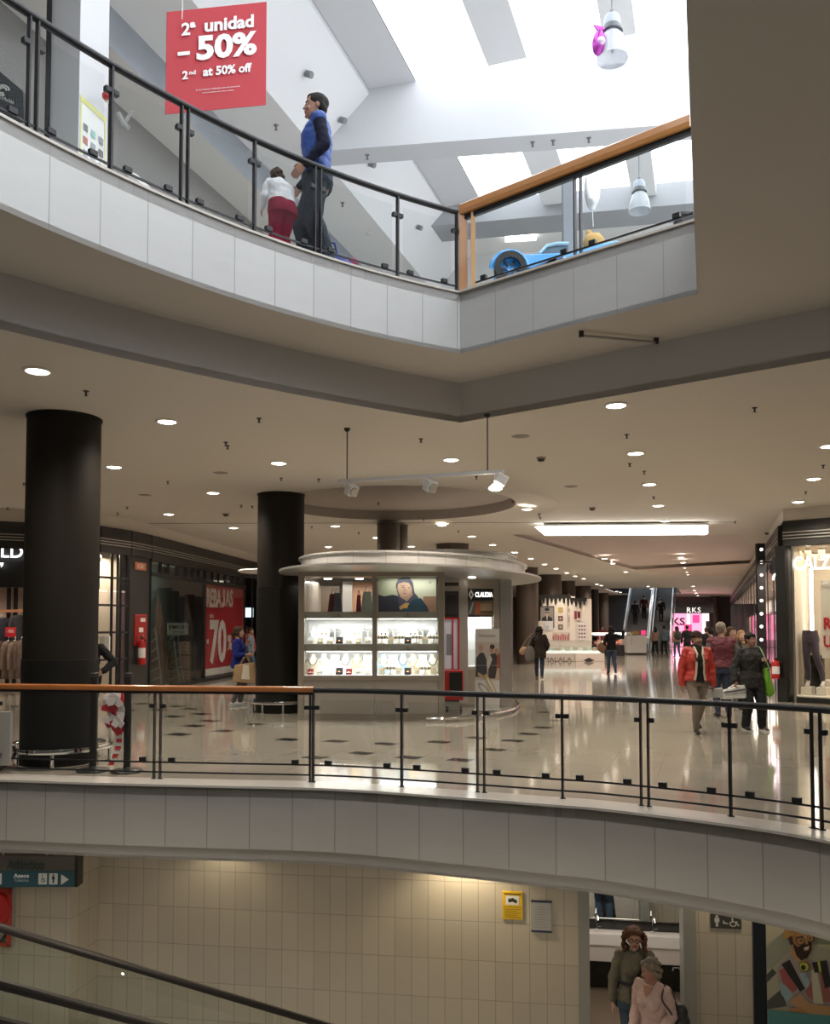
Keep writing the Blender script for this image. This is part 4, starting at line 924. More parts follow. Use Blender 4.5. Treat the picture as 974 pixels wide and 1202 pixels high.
# roll-up poster with the couple
yr = 16.9; SP = lambda px, py: aty(px,py,yr); a, c = SP(557.5,738), SP(586.5,800)
o = thing('poster_stand', 'white roll-up poster stand with couple and rings in front of the silver pillar', 'poster stand', ((a.x+c.x)/2,yr,0))
W_, Hh = c.x-a.x, a.z-.08
MB().box(((a.x+c.x)/2,yr+.012,a.z/2+.04), (W_,.012,Hh)).build('banner', white_plastic, o); MB().box(((a.x+c.x)/2,yr+.03,.04), (W_+.06,.14,.08)).build('foot', steel, o, bevel=.01); MB().cyl(((a.x+c.x)/2+.2,yr+.05,.05),((a.x+c.x)/2+.2,yr+.05,a.z), .012, n=8).build('pole', frame_m, o)
gp = printed('print', o, (a.x,yr+.004,.08), (1,0,0), (0,0,1), W_, Hh, [((.62,.61,.60),RECT),((.50,.45,.42),rect(0,.36,1,.83)),((.05,.055,.07),[(.0,.40),(.5,.40),(.46,.62),(.35,.70),(.2,.70),(.05,.64)]),((.46,.31,.24),oval(.24,.76,.10,.045)),((.06,.05,.05),[(.52,.38),(.92,.38),(.95,.6),(.85,.7),(.6,.68),(.55,.6)]),((.6,.58,.55),[(.46,.55),(.6,.68),(.7,.62),(.55,.5)]),((.42,.27,.2),oval(.68,.74,.09,.045)),((.07,.04,.03),oval(.70,.775,.10,.03)),((.42,.26,.19),oval(.88,.72,.08,.04)),((.3,.09,.06),[(.85,.5),(1,.5),(1,.7),(.9,.68)]),((.45,.31,.24),[(.1,.42),(.5,.36),(.45,.40),(.12,.46)]),
    ((.5,.37,.3),[(.8,.36),(1,.36),(1,.52),(.88,.5)]),((.35,.36,.37),oval(.35,.25,.26,.055,24,-.25)),((.62,.61,.60),oval(.35,.25,.17,.03,24,-.25)),((.5,.36,.12),oval(.65,.29,.30,.055,24,-.5)),((.62,.61,.60),oval(.65,.29,.21,.03,24,-.5)),((.33,.33,.34),rect(.04,.54,.96,.546))])
lettering('Novios', ((a.x+c.x)/2,yr+.0,.08+Hh*.915), (1,0,0), (0,0,1), W_*.66, Hh*.035, mat('ink_grey', (.25,.24,.24), .5), o, .003)
p = SP(554.5,801); o = thing('diamond_sticker', 'white diamond-shaped sign left of the roll-up poster', 'sign', (p.x,p.y+.25,p.z)); printed('print', o, (p.x-.05,yr+1.25,p.z-.08), (1,0,0), (0,0,1), .12, .17, [((.75,.75,.73),[(.5,0),(1,.5),(.5,1),(0,.5)]),((.4,.4,.4),[(.5,.32),(.68,.5),(.5,.68),(.32,.5)])]); o.location = (p.x,yr+1.25,p.z)
for ch in o.children: ch.location = V((0,0,0))
# ---------------------------------------------------------------- goods in the lit cases
ivory = mat('display_ivory', (.50,.45,.34), .6); dispw = mat('display_white', (.72,.72,.70), .6); gold = mat('gold', (.55,.36,.10), .25, 1); darkvel = mat('dark_velvet', (.03,.025,.03), .8); redvel = mat('red_velvet', (.25,.02,.03), .8); paleblue = mat('pale_blue_bust', (.36,.50,.58), .6); silverj = mat('silver_bead', (.5,.5,.5), .2, 1)
def bust(p, h, m, label, neck):
    o = thing('necklace_bust', label, 'jewellery bust', p, 'jewellery in the kiosk cases'); s = h
    b = MB(); rows = []
    for w, d, z in ((.36,.10,0),(.40,.13,.25),(.36,.13,.5),(.20,.11,.72),(.12,.09,.85),(.12,.09,1.0)):
        rows += [V((w*s*math.cos(a), d*s*math.sin(a)-(.10*s*(1-z)), z*s)) for a in [2*PI*k/16 for k in range(16)]]
    b.add(rows, [(i*16+k,i*16+(k+1)%16,(i+1)*16+(k+1)%16,(i+1)*16+k) for i in range(5) for k in range(16)]+[tuple(range(16))[::-1], tuple(80+k for k in range(16))])
    b.build('bust', m, o, smooth=True, world=False)
    pts = [V((math.sin(u)*.22*s, -.22*s-.05*s*math.cos(u*.9)+.04*s*abs(u), (.78-.34*math.cos(u*.8)**2)*s)) for u in [(-1.5+3*k/14) for k in range(15)]]
    MB().tube(pts, .022*s, 6).build('necklace', neck, o, smooth=True, world=False)
def jbox(p, w, m, inner, label):
    o = thing('jewellery_box', label, 'jewellery box', p, 'jewellery in the kiosk cases')
    MB().box((0,0,w*.18), (w,w*.7,w*.36)).build('base', m, o, world=False, bevel=.004); MB().box((0,w*.36,w*.65), (w,.02,w*.62), MX.Rotation(-.25,3,'X')).build('lid', m, o, world=False); MB().box((0,-.01,w*.37), (w*.8,w*.5,.012)).build('cushion', inner, o, world=False)
    MB().lathe([(.02,0),(.026,.006),(.02,.012)], (0,-.01,w*.40), 12).build('ring', gold, o, world=False)
def card(p, w, h, m, bead, label):
    o = thing('earring_card', label, 'jewellery card', p, 'jewellery in the kiosk cases')
    MB().box((0,0,h/2), (w,.015,h), MX.Rotation(-.2,3,'X')).build('card', m, o, world=False)
    for s in (-1,1): MB().ball((s*w*.2,-.03,h*.62), w*.09, 8, 6).build('earring', bead, o, world=False)
    MB().box((0,.05,h*.3), (w*.5,.08,.01), MX.Rotation(.6,3,'X')).build('prop', m, o, world=False)
def tstand(p, h, m, bead, label):
    o = thing('bracelet_stand', label, 'jewellery stand', p, 'jewellery in the kiosk cases')
    MB().lathe([(.001,0),(.06,0),(.06,.015),(.012,.025),(.012,h*.8),(.001,h*.8)], (0,0,0), 16).build('stem', m, o, world=False); MB().cyl((-.11,0,h*.85),(.11,0,h*.85), .035, n=14).build('bar', m, o, world=False, smooth=True)
    for s in (-1,0,1): MB().lathe([(.036,-.006),(.042,0),(.036,.006)], (0,0,0), 16).build('bangle', bead, o, world=False).matrix_local = MX.Translation((s*.06,0,h*.85)) @ MX.Rotation(PI/2,4,'Y')
random.seed(11)
def pos(n): return ORD[n]+' from the left'
cases = [('lower left case', xl, xm0, zw0+.005, .40), ('lower right case', xm1, xr, zw0+.005, .40), ('middle left case', xl, xm0, s2t+.002, .40), ('middle right case', xm1, xr, s2t+.002, .40)]
for ci, (cn, a, c, z, hh) in enumerate(cases):
    w = c-a
    for i in range(6):                                         # back rank
        p = V((a+w*(i+.55)/6.1, YK+.46, z)); k = (i+ci) % 3
        if ci < 2 and k != 2: bust(p, .38, [ivory,paleblue,dispw,ivory][(i*2+ci) % 4], 'necklace bust in back row of %s, %s' % (cn, pos(i)), [darkvel,gold,silverj][(i+ci) % 3])
        elif ci < 2: card(p, .16, .36, dispw, gold, 'tall white earring card in back row of %s, %s' % (cn, pos(i)))
        elif k == 0: card(p, .20, .30, dispw, [gold,darkvel][ci % 2], 'white earring card in back row of %s, %s' % (cn, pos(i)))
        elif k == 1: tstand(p, .34, dispw, silverj, 'white bracelet stand in back row of %s, %s' % (cn, pos(i)))
        else: bust(p, .30, dispw, 'small white bust in back row of %s, %s' % (cn, pos(i)), silverj)
    for i in range(7):                                         # front rank
        p = V((a+w*(i+.5)/7, YK+.22, z)); k = (i*2+ci) % 4
        if i == 3: jbox(p, .13, darkvel, redvel, 'dark open case box in front row of %s, %s' % (cn, pos(i)))
        elif k == 0: jbox(p, .11, [redvel,darkvel,dispw,ivory][(i+ci) % 4], dispw, 'small open jewellery box in front row of %s, %s' % (cn, pos(i)))
        elif k == 1: card(p, .11, .13, ivory, gold, 'small ivory card in front row of %s, %s' % (cn, pos(i)))
        elif k == 2: jbox(p, .12, dispw, [redvel,gold,darkvel][(i+ci) % 3], 'white ring box in front row of %s, %s' % (cn, pos(i)))
        else: tstand(p, .15, ivory, darkvel, 'low bracelet stand in front row of %s, %s' % (cn, pos(i)))
# small gift bags in the upper left window
for i, (px, w, h, m, lab) in enumerate(((391,.20,.34,mat('bag_burgundy', (.12,.02,.03), .6),'burgundy gift bag in the upper left kiosk window'),(396.5,.17,.36,mat('bag_slate', (.12,.13,.16), .6),'slate blue gift bag in the upper left kiosk window'),(431,.24,.38,mat('bag_sage', (.30,.33,.27), .6),'sage green gift bag in the upper left kiosk window'),(421,.10,.32,mat('bag_crimson', (.22,.015,.02), .6),'narrow crimson gift bag in the upper left kiosk window'))):
    p = aty(px, 718, YK+.30); o = thing('gift_bag', lab, 'gift bag', (p.x,p.y,s1t), 'gift bags in the kiosk window')
    b = MB(); b.add([V((-w/2,-.05,0)),V((w/2,-.05,0)),V((w/2,.05,0)),V((-w/2,.05,0)),V((-w*.32,-.03,h)),V((w*.32,-.03,h)),V((w*.32,.03,h)),V((-w*.32,.03,h))], [(3,2,1,0),(4,5,6,7),(0,1,5,4),(1,2,6,5),(2,3,7,6),(3,0,4,7)]); b.build('bag_body', m, o, world=False, bevel=.004)
    MB().tube([V((-w*.15,-.03,h)),V((-w*.1,-.04,h+.08)),V((w*.1,-.04,h+.08)),V((w*.15,-.03,h))], .006, 6).build('handle', m, o, world=False)
# ================================================================ right-hand shops
RA = atz(923, 824, 0); RTOP = 4.12
rdir = V((.76,-.65,0)).normalized(); RB = RA + rdir*5.0
RFAR = RA + E1*56
for p in (RA, RB, RFAR): p.z = 0
rin = V((-rdir.y, rdir.x, 0))              # into the corner shop (right-hand side of the walk)
if rin.y < 0: rin = -rin
cin = V((E2.x, E2.y, 0))                   # into the corridor shops
RP_ = lambda px, py, o=0: atplane(px, py, RA+rin*o, RB+rin*o)
CPR = lambda px, py, o=0: atplane(px, py, RA+cin*o, RFAR+cin*o)
b = MB(); b.wall([RFAR, RA, RB], RTOP, ZC); struct(b.build('wall_right', ceil_m))
t = thing('lit_corner_shop', 'brightly lit corner shop with white letters CALZ on its glass at right', 'shop front', RA)
zf = RP_(940,640).z
def corn(t, pts, name='cornice'):
    pts = [V((p.x,p.y,0)) for p in pts]
    b = MB(); b.sweep([p+V((0,0,(RTOP+zf)/2)) for p in pts], [(-.30,-(RTOP-zf)/2),(.04,-(RTOP-zf)/2),(.04,(RTOP-zf)/2),(-.30,(RTOP-zf)/2)]); c = b.build(name, black_paint, t)
    for k in range(3):
        b = MB(); b.sweep([p+V((0,0,RTOP-.27-.07*k)) for p in pts], [(.03,-.014),(.075,-.014),(.075,.014),(.03,.014)]); b.build('silver_strip', silver_trim, c)
corn(t, [RA, RB])
MB().box(RA+V((.02,.05,zf/2)), (.26,.26,zf), MX.Rotation(.5,3,'Z')).build('corner_post', frame_m, t)
a, c = RP_(932,700), RB
panel(RP_(929,700), RB, .0, .12, .08).build('sill', frame_m, t); panel(RP_(930,700), RB, .12, zf, .012, .02).build('pane', shop_glass, t)
p = RP_(930.5,700); MB().box((p.x,p.y,zf/2), (.05,.05,zf)).build('edge_profile', silver_trim, t)
panel(RA+rin*2.0-rdir*.2, RB+rin*2.0, 0, 3.9, .05).build('back_wall', creamwall, t); panel(RA+rin*.05, RB+rin*.05, zf-.02, zf+.02, 2.0).build('shop_ceiling', mat('shop_ceiling_cream', (.56,.49,.40), .8), t)
b = MB(); b.prism([RA+rin*.3+cin*.05, RA+rin*2.0+cin*.05, RA+rin*2.0+cin*.10, RA+rin*.3+cin*.10], 0, zf); b.build('side_wall', creamwall, t)
panel(RA+rin*.1, RB+rin*.1, .0, .14, 1.9).build('display_floor', mat('display_floor', (.75,.70,.62), .4), t)
for px in (936,948,964):
    p = RP_(px, 645, .8); MB().cyl((p.x,p.y,zf-.28), (p.x,p.y,zf-.02), .075, n=16).build('ceiling_spot', creamwall, t)
    MB().lathe([(.001,-.29),(.06,-.29)], (p.x,p.y,zf), 14).build('spot_glow', lamp_glow, t)
p = RP_(953,740,1.2); q = RP_(953,668,1.2); MB().box((p.x,p.y,(1.5+q.z)/2), (.07,.05,q.z-1.5), MX.Rotation(-.7,3,'Z')).build('light_column', tube_glow, t)
for k in range(2):
    p = RA + rdir*(1.0+1.8*k) + rin*.9; light('shop_light', 'AREA', (p.x,p.y,zf-.06), 48, (1,.86,.68), sx=1.5, sy=1.4)
lz0, lz1 = RP_(952,669).z, RP_(952,652.5).z; a, c = RP_(931.5,660,-.03), RP_(1026,660,-.03)
lettering('CALZEDON', V(((a.x+c.x)/2,(a.y+c.y)/2,(lz0+lz1)/2)), rdir, (0,0,1), (V((c.x,c.y,0))-V((a.x,a.y,0))).length, lz1-lz0, mat('bright_letter', (1,1,1), .4, emit=(1,1,1), es=1.0), t, .02, .010)
# red poster at the picture edge
a = RP_(966,700,.25); o = thing('red_letter_poster', 'white poster with big red letters inside the corner shop window', 'poster', (a.x,a.y,.6))
panel(RP_(963,700,.27), RP_(1000,700,.27), 1.0, 2.75, .012).build('sheet', mat('poster_cream', (.8,.74,.66), .5), o)
for s, y0, y1 in (('RE',725,739),('BA',0,0),('UP',746,760)):
    if y0:
        a, c = RP_(966.5,(y0+y1)/2,.25), RP_(984,(y0+y1)/2,.25); zz = RP_(970,y0,.25).z, RP_(970,y1,.25).z
        lettering(s, V(((a.x+c.x)/2,(a.y+c.y)/2,sum(zz)/2)), rdir, (0,0,1), (V((c.x,c.y,0))-V((a.x,a.y,0))).length, zz[0]-zz[1], mat('letter_red', (.6,.02,.03), .4), o, .006, .03)
# leg mannequin with leggings on stepped white blocks
p = RP_(952,808,.75); s_ = 1.0
t = thing('legging_mannequin', 'headless leg mannequin in dark purple leggings on white step blocks in the corner shop', 'mannequin', (p.x,p.y,0))
z0 = RP_(952,806,.75).z; zt_ = RP_(952,740,.75).z; Lh = zt_-z0
R_ = rdir
def leg_ring(cx, z, rx, ry, cy=0): return [p*0 + V((p.x,p.y,z0+z*Lh)) + R_*(cx + rx*math.cos(a)) + rin*(cy + ry*math.sin(a)) for a in [2*PI*k/16 for k in range(16)]]
leg = mat('legging_purple', (.045,.032,.055), .55, sheen=.3)
def tubeloft(rings, name, m, par):
    n = len(rings[0]); b = MB(); b.add([q for r in rings for q in r], [(i*n+k,i*n+(k+1)%n,(i+1)*n+(k+1)%n,(i+1)*n+k) for i in range(len(rings)-1) for k in range(n)]+[tuple(range(n))[::-1], tuple((len(rings)-1)*n+k for k in range(n))]); return b.build(name, m, par, smooth=True)
tubeloft([leg_ring(0,z,rx,ry,cy) for z,rx,ry,cy in ((.78,.19,.14,.02),(.84,.20,.15,.03),(.92,.185,.13,.0),(1.0,.165,.115,-.01))], 'hips', leg, t)
for s, off, fx in ((-1,-.09,.02),(1,.09,.16)):
    tubeloft([leg_ring(cx,z,r,r*1.08,cy) for cx,z,r,cy in ((off+fx,.10,.045,.05),(off+fx*.9,.25,.065,.04),(off+fx*.6,.36,.075,.03),(off+fx*.45,.46,.068,-.03),(off*.9+fx*.2,.62,.092,-.02),(off*.95,.80,.105,.01))], 'leg', leg, t)
    tubeloft([leg_ring(off+fx*1.05,z,rx,ry,cy) for z,rx,ry,cy in ((0,.045,.10,-.05),(.04,.045,.10,-.05),(.07,.04,.06,.02),(.11,.042,.045,.05))], 'foot', mat('shoe_white', (.75,.72,.70), .5), t)
    MB().box(p*1+V((0,0,z0/2+.07-p.z))+R_*(off+fx*1.05), (.22,.34,max(.1,z0-.14)), MX.Rotation(-.7,3,'Z')).build('step_block', mat('block_white', (.85,.80,.72), .5), t)
p2 = RP_(958,795,1.15); o = MB().box((p2.x,p2.y,.14+.45), (.32,.22,.9), MX.Rotation(-.7,3,'Z')).build('dark_plinth', frame_m, None, bevel=.01); tag(o, 'black plinth box behind the legging mannequin', 'plinth')
p2 = RP_(970,806,1.3); o = MB().box((p2.x,p2.y,.14+.16), (.9,.4,.32), MX.Rotation(-.7,3,'Z')).build('white_step', 'block_white', None, bevel=.01); tag(o, 'low white display step right of the legging mannequin', 'display step')
# fire extinguisher on the corner
p = RA + V((-.26,.05,0)); zz = aty(917,797,p.y).z; ex = extinguisher((p.x+.02,p.y-.05,zz), 'red fire extinguisher hung beside the black corner post of the right shop', aty(917,772,p.y).z-zz, .09)
graze = glass('corridor_glass', (.96,.96,.96), .15)
# corridor shops: five bays along the passage
bays = [(0,.9),(.9,8.5),(8.5,17),(17,27),(27,38),(38,54)]
tints = [None,(1,.92,.85),(1,.75,.80),(1,.9,.75),(1,.85,.7),(1,.9,.85)]
names = ['first','second','third','fourth','fifth']
for i, (d0, d1) in enumerate(bays[1:]):
    A_, B_ = RA+E1*d0, RA+E1*d1
    t = thing('corridor_shop_front', 'glazed corridor shop front with black cornice, %s one behind the corner shop' % names[i], 'shop front', A_, 'shop fronts along the right side of the corridor')
    P_ = [A_, B_]
    b = MB(); b.sweep([q+V((0,0,(RTOP+zf)/2)) for q in P_], [(-.02,-(RTOP-zf)/2),(.06,-(RTOP-zf)/2),(.06,(RTOP-zf)/2),(-.02,(RTOP-zf)/2)]) if False else b
    b = MB(); b.prism([A_-cin*.05, B_-cin*.05, B_+cin*.2, A_+cin*.2], zf, RTOP); c = b.build('cornice', black_paint, t)
    for k in range(2): MB().beam(A_-cin*.07+V((0,0,RTOP-.27-.09*k)), B_-cin*.07+V((0,0,RTOP-.27-.09*k)), .03, .03).build('silver_strip', silver_trim, c)
    n = max(2, int((d1-d0)/2.2))
    for k in range(n+1):
        q = A_ + (B_-A_)*(k/n); MB().box((q.x,q.y,zf/2), (.03,.12 if k in (0,n) else .06,zf), MX.Rotation(-.33,3,'Z')).build('mullion', frame_m, t)
    b = MB(); b.prism([A_+cin*.02, B_+cin*.02, B_+cin*.035, A_+cin*.035], .1, zf); b.build('pane', graze, t)
    b = MB(); b.prism([A_+cin*2.2, B_+cin*2.2, B_+cin*2.25, A_+cin*2.25], 0, 3.9); b.build('back_wall', [creamwall, mat('shop_pinkish', (.72,.50,.52), .7), warmwall, mat('shop_grey', (.4,.4,.42), .7), creamwall][i], t)
    b = MB(); b.prism([A_+cin*.1, B_+cin*.1, B_+cin*2.2, A_+cin*2.2], zf, zf+.04); b.build('shop_ceiling', 'shop_ceiling_cream', t)
    m_ = (A_+B_)/2 + cin*1.1
    light('shop_light', 'AREA', (m_.x,m_.y,zf-.06), 60+20*(d1-d0), tints[i+1], sx=1.6, sy=(d1-d0)*.8, rot=(0,0,-.333))
    # clothes columns standing inside
    for k in range(n):
        q = A_ + (B_-A_)*((k+.5)/n) + cin*1.4
        if (k+i) % 2 == 0:
            MB().box((q.x,q.y,1.2), (.5,1.1,2.4), MX.Rotation(-.33,3,'Z')).build('display_tower', [mat('tower_red', (.35,.04,.06), .6), mat('tower_black', (.03,.03,.03), .6), mat('tower_tan', (.35,.24,.14), .6)][(k+i) % 3], t)
# black post with a line of round bulbs
p = aty(893, 700, 24.0); zt_ = ZC-.02
t = thing('bulb_post', 'tall black post with a column of round white bulbs before the corridor shops', 'light post', (p.x,p.y,0))
rz = MX.Rotation(.0,3,'Z'); MB().box((p.x,p.y,aty(893,638,24).z/2), (.24,.10,aty(893,638,24).z)).build('post', frame_m, t, bevel=.006)
for i, py in enumerate((645,660,675,690,705,720.5,735.5,751)):
    q = aty(893.5,py,24-.055); MB().ball(q, .045, 12, 8).build('bulb', mat('bulb_glow_pink' if i in (2,3) else 'bulb_glow', (1,1,1), .4, emit=(1,.55,.6) if i in (2,3) else (1,.9,.85), es=2.2), t)
for i, py in enumerate((690,721,736,751,767)):
    pass
o = thing('bulb_post', 'slimmer black post with round bulbs between bulb post and corner shop', 'light post', (aty(918,700,21.5).x,21.5,0))
q0 = aty(918,690,21.5); MB().box((q0.x,21.5,1.4), (.10,.08,2.8)).build('post', frame_m, o)
for py in (690,721,736,751,767):
    q = aty(918,py,21.45); MB().ball(q, .035, 10, 7).build('bulb', 'bulb_glow', o)
# arm with hanging blue-edged sign
a, c = CPR(906,657,-.45), CPR(915,678,-.45); ys = 21.6; SP = lambda px, py: aty(px,py,ys)
t = thing('projecting_sign', 'dark projecting sign with glowing blue and white edge above the corridor shops', 'sign', SP(910,668))
outl = [SP(905,658),SP(914.5,653.5),SP(914.5,669),SP(908,675),SP(905,672)]
MB().slab(outl, .08).build('board', frame_m, t); q0, q1, q2, q3 = SP(914.6,654), SP(914.6,669), SP(907,676), SP(906,681)
dy = V((0,-.06,0))
MB().beam(q0+dy,q1+dy,.05,.05).build('blue_edge', mat('blue_edge', (.1,.1,.6), .4, emit=(.12,.14,.8), es=1.5), t); MB().tube([q1+dy,q2+dy,q3+dy],.025,6).build('white_edge', white_lit, t); MB().beam(SP(892,660),SP(905,660),.05,.05).build('bracket', frame_m, t)
# far end wall with the pink shop
def FY(px, py, y=74): return aty(px, py, y)
b = MB(); b.wall([V((-30,78,0)), V((48,78,0))], 0, ZC); struct(b.build('wall_back', mat('far_wall', (.16,.14,.13), .8)))
b = MB(); b.wall([V((48,78,0)), RFAR], 0, ZC); struct(b.build('wall_right_far', mat('far_wall', (.16,.14,.13), .8)))
b = MB(); b.wall([V((-5.58,35.5,0)), V((-4.5,43,0)), V((-1,60,0)), V((6,78,0))], 0, ZC); struct(b.build('wall_left_far', mat('far_wall_warm', (.20,.16,.13), .8)))
YF = 71
a, c = FY(783,708,YF), FY(838,763,YF)
t = thing('pink_shop_front', 'far shop with pink glowing window under white letters RKS', 'shop front', ((a.x+c.x)/2,YF,0))
MB().box(((a.x+c.x)/2,YF+.15,(FY(800,707,YF).z+FY(800,719.5,YF).z)/2), (c.x-a.x,.3,FY(800,707,YF).z-FY(800,719.5,YF).z)).build('fascia', frame_m, t)
lettering('RKS', ((FY(806,714,YF).x+FY(822,714,YF).x)/2,YF-.02,(FY(806,713,YF).z+FY(806,719,YF).z)/2), (1,0,0), (0,0,1), FY(822,714,YF).x-FY(806,714,YF).x, FY(806,713,YF).z-FY(806,719,YF).z, mat('shop_letter_glow', (1,1,1), .4, emit=(1,1,1), es=.95), t, .01, .0, spacing=1.15)
pk = mat('pink_window', (.9,.3,.5), .4, emit=(1,.32,.52), es=1.15); pw = mat('pale_window', (.9,.8,.85), .4, emit=(1,.80,.86), es=1.0); hot = mat('hot_pink_window', (.8,.05,.2), .4, emit=(1,.04,.22), es=1.0)
def win(name, x0, y0, x1, y1, m, dy=0):
    a, c = FY(x0,y0,YF), FY(x1,y1,YF); z0 = max(.05, c.z); MB().box(((a.x+c.x)/2,YF+.1+dy,(a.z+z0)/2), (c.x-a.x,.05,a.z-z0)).build(name, m, t)
win('window_panel', 786,720,806,762,pk); win('window_panel', 806,720,811,762,pw); win('window_panel', 811,720,824,762,pk); win('window_panel', 824,720,833,762,pw); win('hot_panel', 813,722,821,731,hot,-.06); win('dark_panel', 828.5,729,833,737,frame_m,-.06); win('hot_panel', 803,733,812,742,hot,-.06)
lettering('KS', ((FY(789,728,YF).x+FY(804,728,YF).x)/2,YF+.04,(FY(789,725,YF).z+FY(789,734,YF).z)/2), (1,0,0), (0,0,1), FY(804,728,YF).x-FY(789,728,YF).x, FY(789,725,YF).z-FY(789,734,YF).z, frame_m, t, .02, .03)
light('pink_glow', 'AREA', ((a.x+c.x)/2,YF-.3,1.6), 60, (1,.3,.5), sx=3.5, sy=2, rot=(-PI/2,0,0))
# ================================================================ far escalators
def escalator(name, px, y0, label, rise=5.2, wd=1.0, slope=.577, dirv=None, group='escalators at the corridor end'):
    d = (dirv or V((E1.x,E1.y,0))).normalized(); p = aty(px, 760, y0); p.z = 0; L = rise/slope; n = V((d.y,-d.x,0))
    t = thing(name, label, 'escalator', p, group)
    up = V((0,0,1)); e = p + d*L + up*rise
    for s in (-1, 1):
        o = n*(s*wd/2)
        MB().slab([p+o-d*.9+up*.05, p+o-d*.9+up*.85, p+o+up*.95, e+o+up*.95, e+o+up*.05, p+o+d*.3+up*.0], .02).build('balustrade', mat('balustrade_glass', (.55,.60,.66), .25, .2), t)
        MB().tube([p+o-d*.95+up*.55, p+o-d*.9+up*.9, p+o+up*1.0, e+o+up*1.0], .045, 8).build('handrail', mat('esc_rail_pale', (.5,.55,.6), .3) , t)
        MB().slab([p+o*1.15-d*.9, p+o*1.15-d*.9+up*.12, p+o*1.15+up*.2, e+o*1.15+up*.2, e+o*1.15-up*.5, p+o*1.15+d*.5], .06).build('skirt', mat('esc_skirt', (.30,.32,.34), .3, .6), t)
    k = int(rise/.2); b = MB()
    for i in range(k):
        c = p + d*((i+.5)*.2/slope) + up*(i*.2+.1); b.box(c, (wd-.06, .2/slope, .2), MX.Rotation(math.atan2(d.y,d.x)-PI/2,3,'Z'))
    b.build('steps', mat('esc_steps', (.10,.10,.105), .5), t)
    return t, p, d, n
esc1 = escalator('escalator', 746, 57, 'left far escalator rising beside the slim corridor columns', wd=1.7)
esc2 = escalator('escalator', 773, 57.5, 'right far escalator rising next to the pink shop front', wd=1.5)
q_ = st(-4.7,66,7.0); light('escalator_fill', 'AREA', q_, 260, (.9,.95,1), sx=4, sy=6)  # added light to brighten the escalators; a skylight well above is only assumed
# dark void behind the escalators
b = MB(); b.prism([st(-9.6,75,0), st(-4.0,75,0), st(-4.0,75.2,0), st(-9.6,75.2,0)], 0, 8); struct(b.build('wall_escalator', mat('void_dark', (.05,.055,.06), .8)))
# ================================================================ cosmetics stand and the stalls behind it
YS = 41.5; S = lambda px, py, y=YS: aty(px, py, y)
pinkw = mat('stand_white', (.80,.72,.64), .45)
a, c, e = S(611,767), S(675,784), S(709,784)
t = thing('cosmetics_counter', 'long pale sales counter with glass cases and grey letters on its front', 'counter', ((a.x+e.x)/2,YS,0)); ztop = a.z
MB().box(((a.x+c.x)/2,YS+.6,ztop/2), (c.x-a.x,1.2,ztop)).build('counter_body', mat('stand_grey', (.66,.60,.54), .4), t, bevel=.01); MB().box(((c.x+e.x)/2,YS+.55,ztop/2), (e.x-c.x,1.3,ztop)).build('end_counter', pinkw, t, bevel=.01)
lettering('MALALA', ((S(638,774).x+S(671,774).x)/2,YS-.005,S(640,774).z), (1,0,0), (0,0,1), S(671,774).x-S(638,774).x, .20, mat('letter_taupe', (.16,.13,.12), .5), t, .01)
printed('diamond_mark', t, (S(684,777).x,YS-.11,S(684,777.5).z), (1,0,0), (0,0,1), S(697,777).x-S(684,777).x, S(684,772).z-S(684,777.5).z, [((.05,.04,.04),[(0,.45),(.5,1),(1,.45),(.5,0)])])
printed('copper_mark', t, (S(651,780).x,YS-.005,S(651,780.2).z), (1,0,0), (0,0,1), S(658,777).x-S(651,777).x, S(651,777).z-S(651,780).z, [((.5,.2,.12),oval(.5,.5,.5,.45))])
zg = S(640,752).z; vx0, vx1 = S(612,760).x, S(706,760).x
MB().box(((vx0+vx1)/2,YS+.6,ztop+.06), (vx1-vx0-.1,1.0,.12)).build('case_base', mat('case_glow', (.8,.86,.84), .4, emit=(.85,.95,.92), es=.55), t)
for y in (YS+.06, YS+1.14): MB().box(((vx0+vx1)/2,y,(ztop+zg)/2), (vx1-vx0,.012,zg-ztop)).build('case_pane', clear_glass, t)
for x in (vx0, (vx0+vx1)/2, vx1): MB().box((x,YS+.6,(ztop+zg)/2), (.012,1.08,zg-ztop)).build('case_pane', clear_glass, t)
MB().box(((vx0+vx1)/2,YS+.6,zg), (vx1-vx0,1.1,.014)).build('case_lid', clear_glass, t)
random.seed(4)
for i in range(16):
    x = vx0+.25+(vx1-vx0-.5)*i/15; m = [dispw, ivory, mat('pack_mint', (.5,.62,.56), .5), mat('pack_tan', (.5,.4,.28), .5)][i % 4]
    h = .10+.10*random.random(); o = thing('product_pack', 'small pack inside the counter glass case, %s from the left' % ORD[i], 'product pack', (x,YS+.45+.1*(i%3),ztop+.12), 'packs in the glass counter case')
    MB().box((0,0,h/2), (.20,.16,h), MX.Rotation(random.random()*.6-.3,3,'Z')).build('carton', m, o, world=False, bevel=.006); MB().box((0,-.005,h+.012), (.14,.12,.024)).build('lid', ivory if m is dispw else dispw, o, world=False)
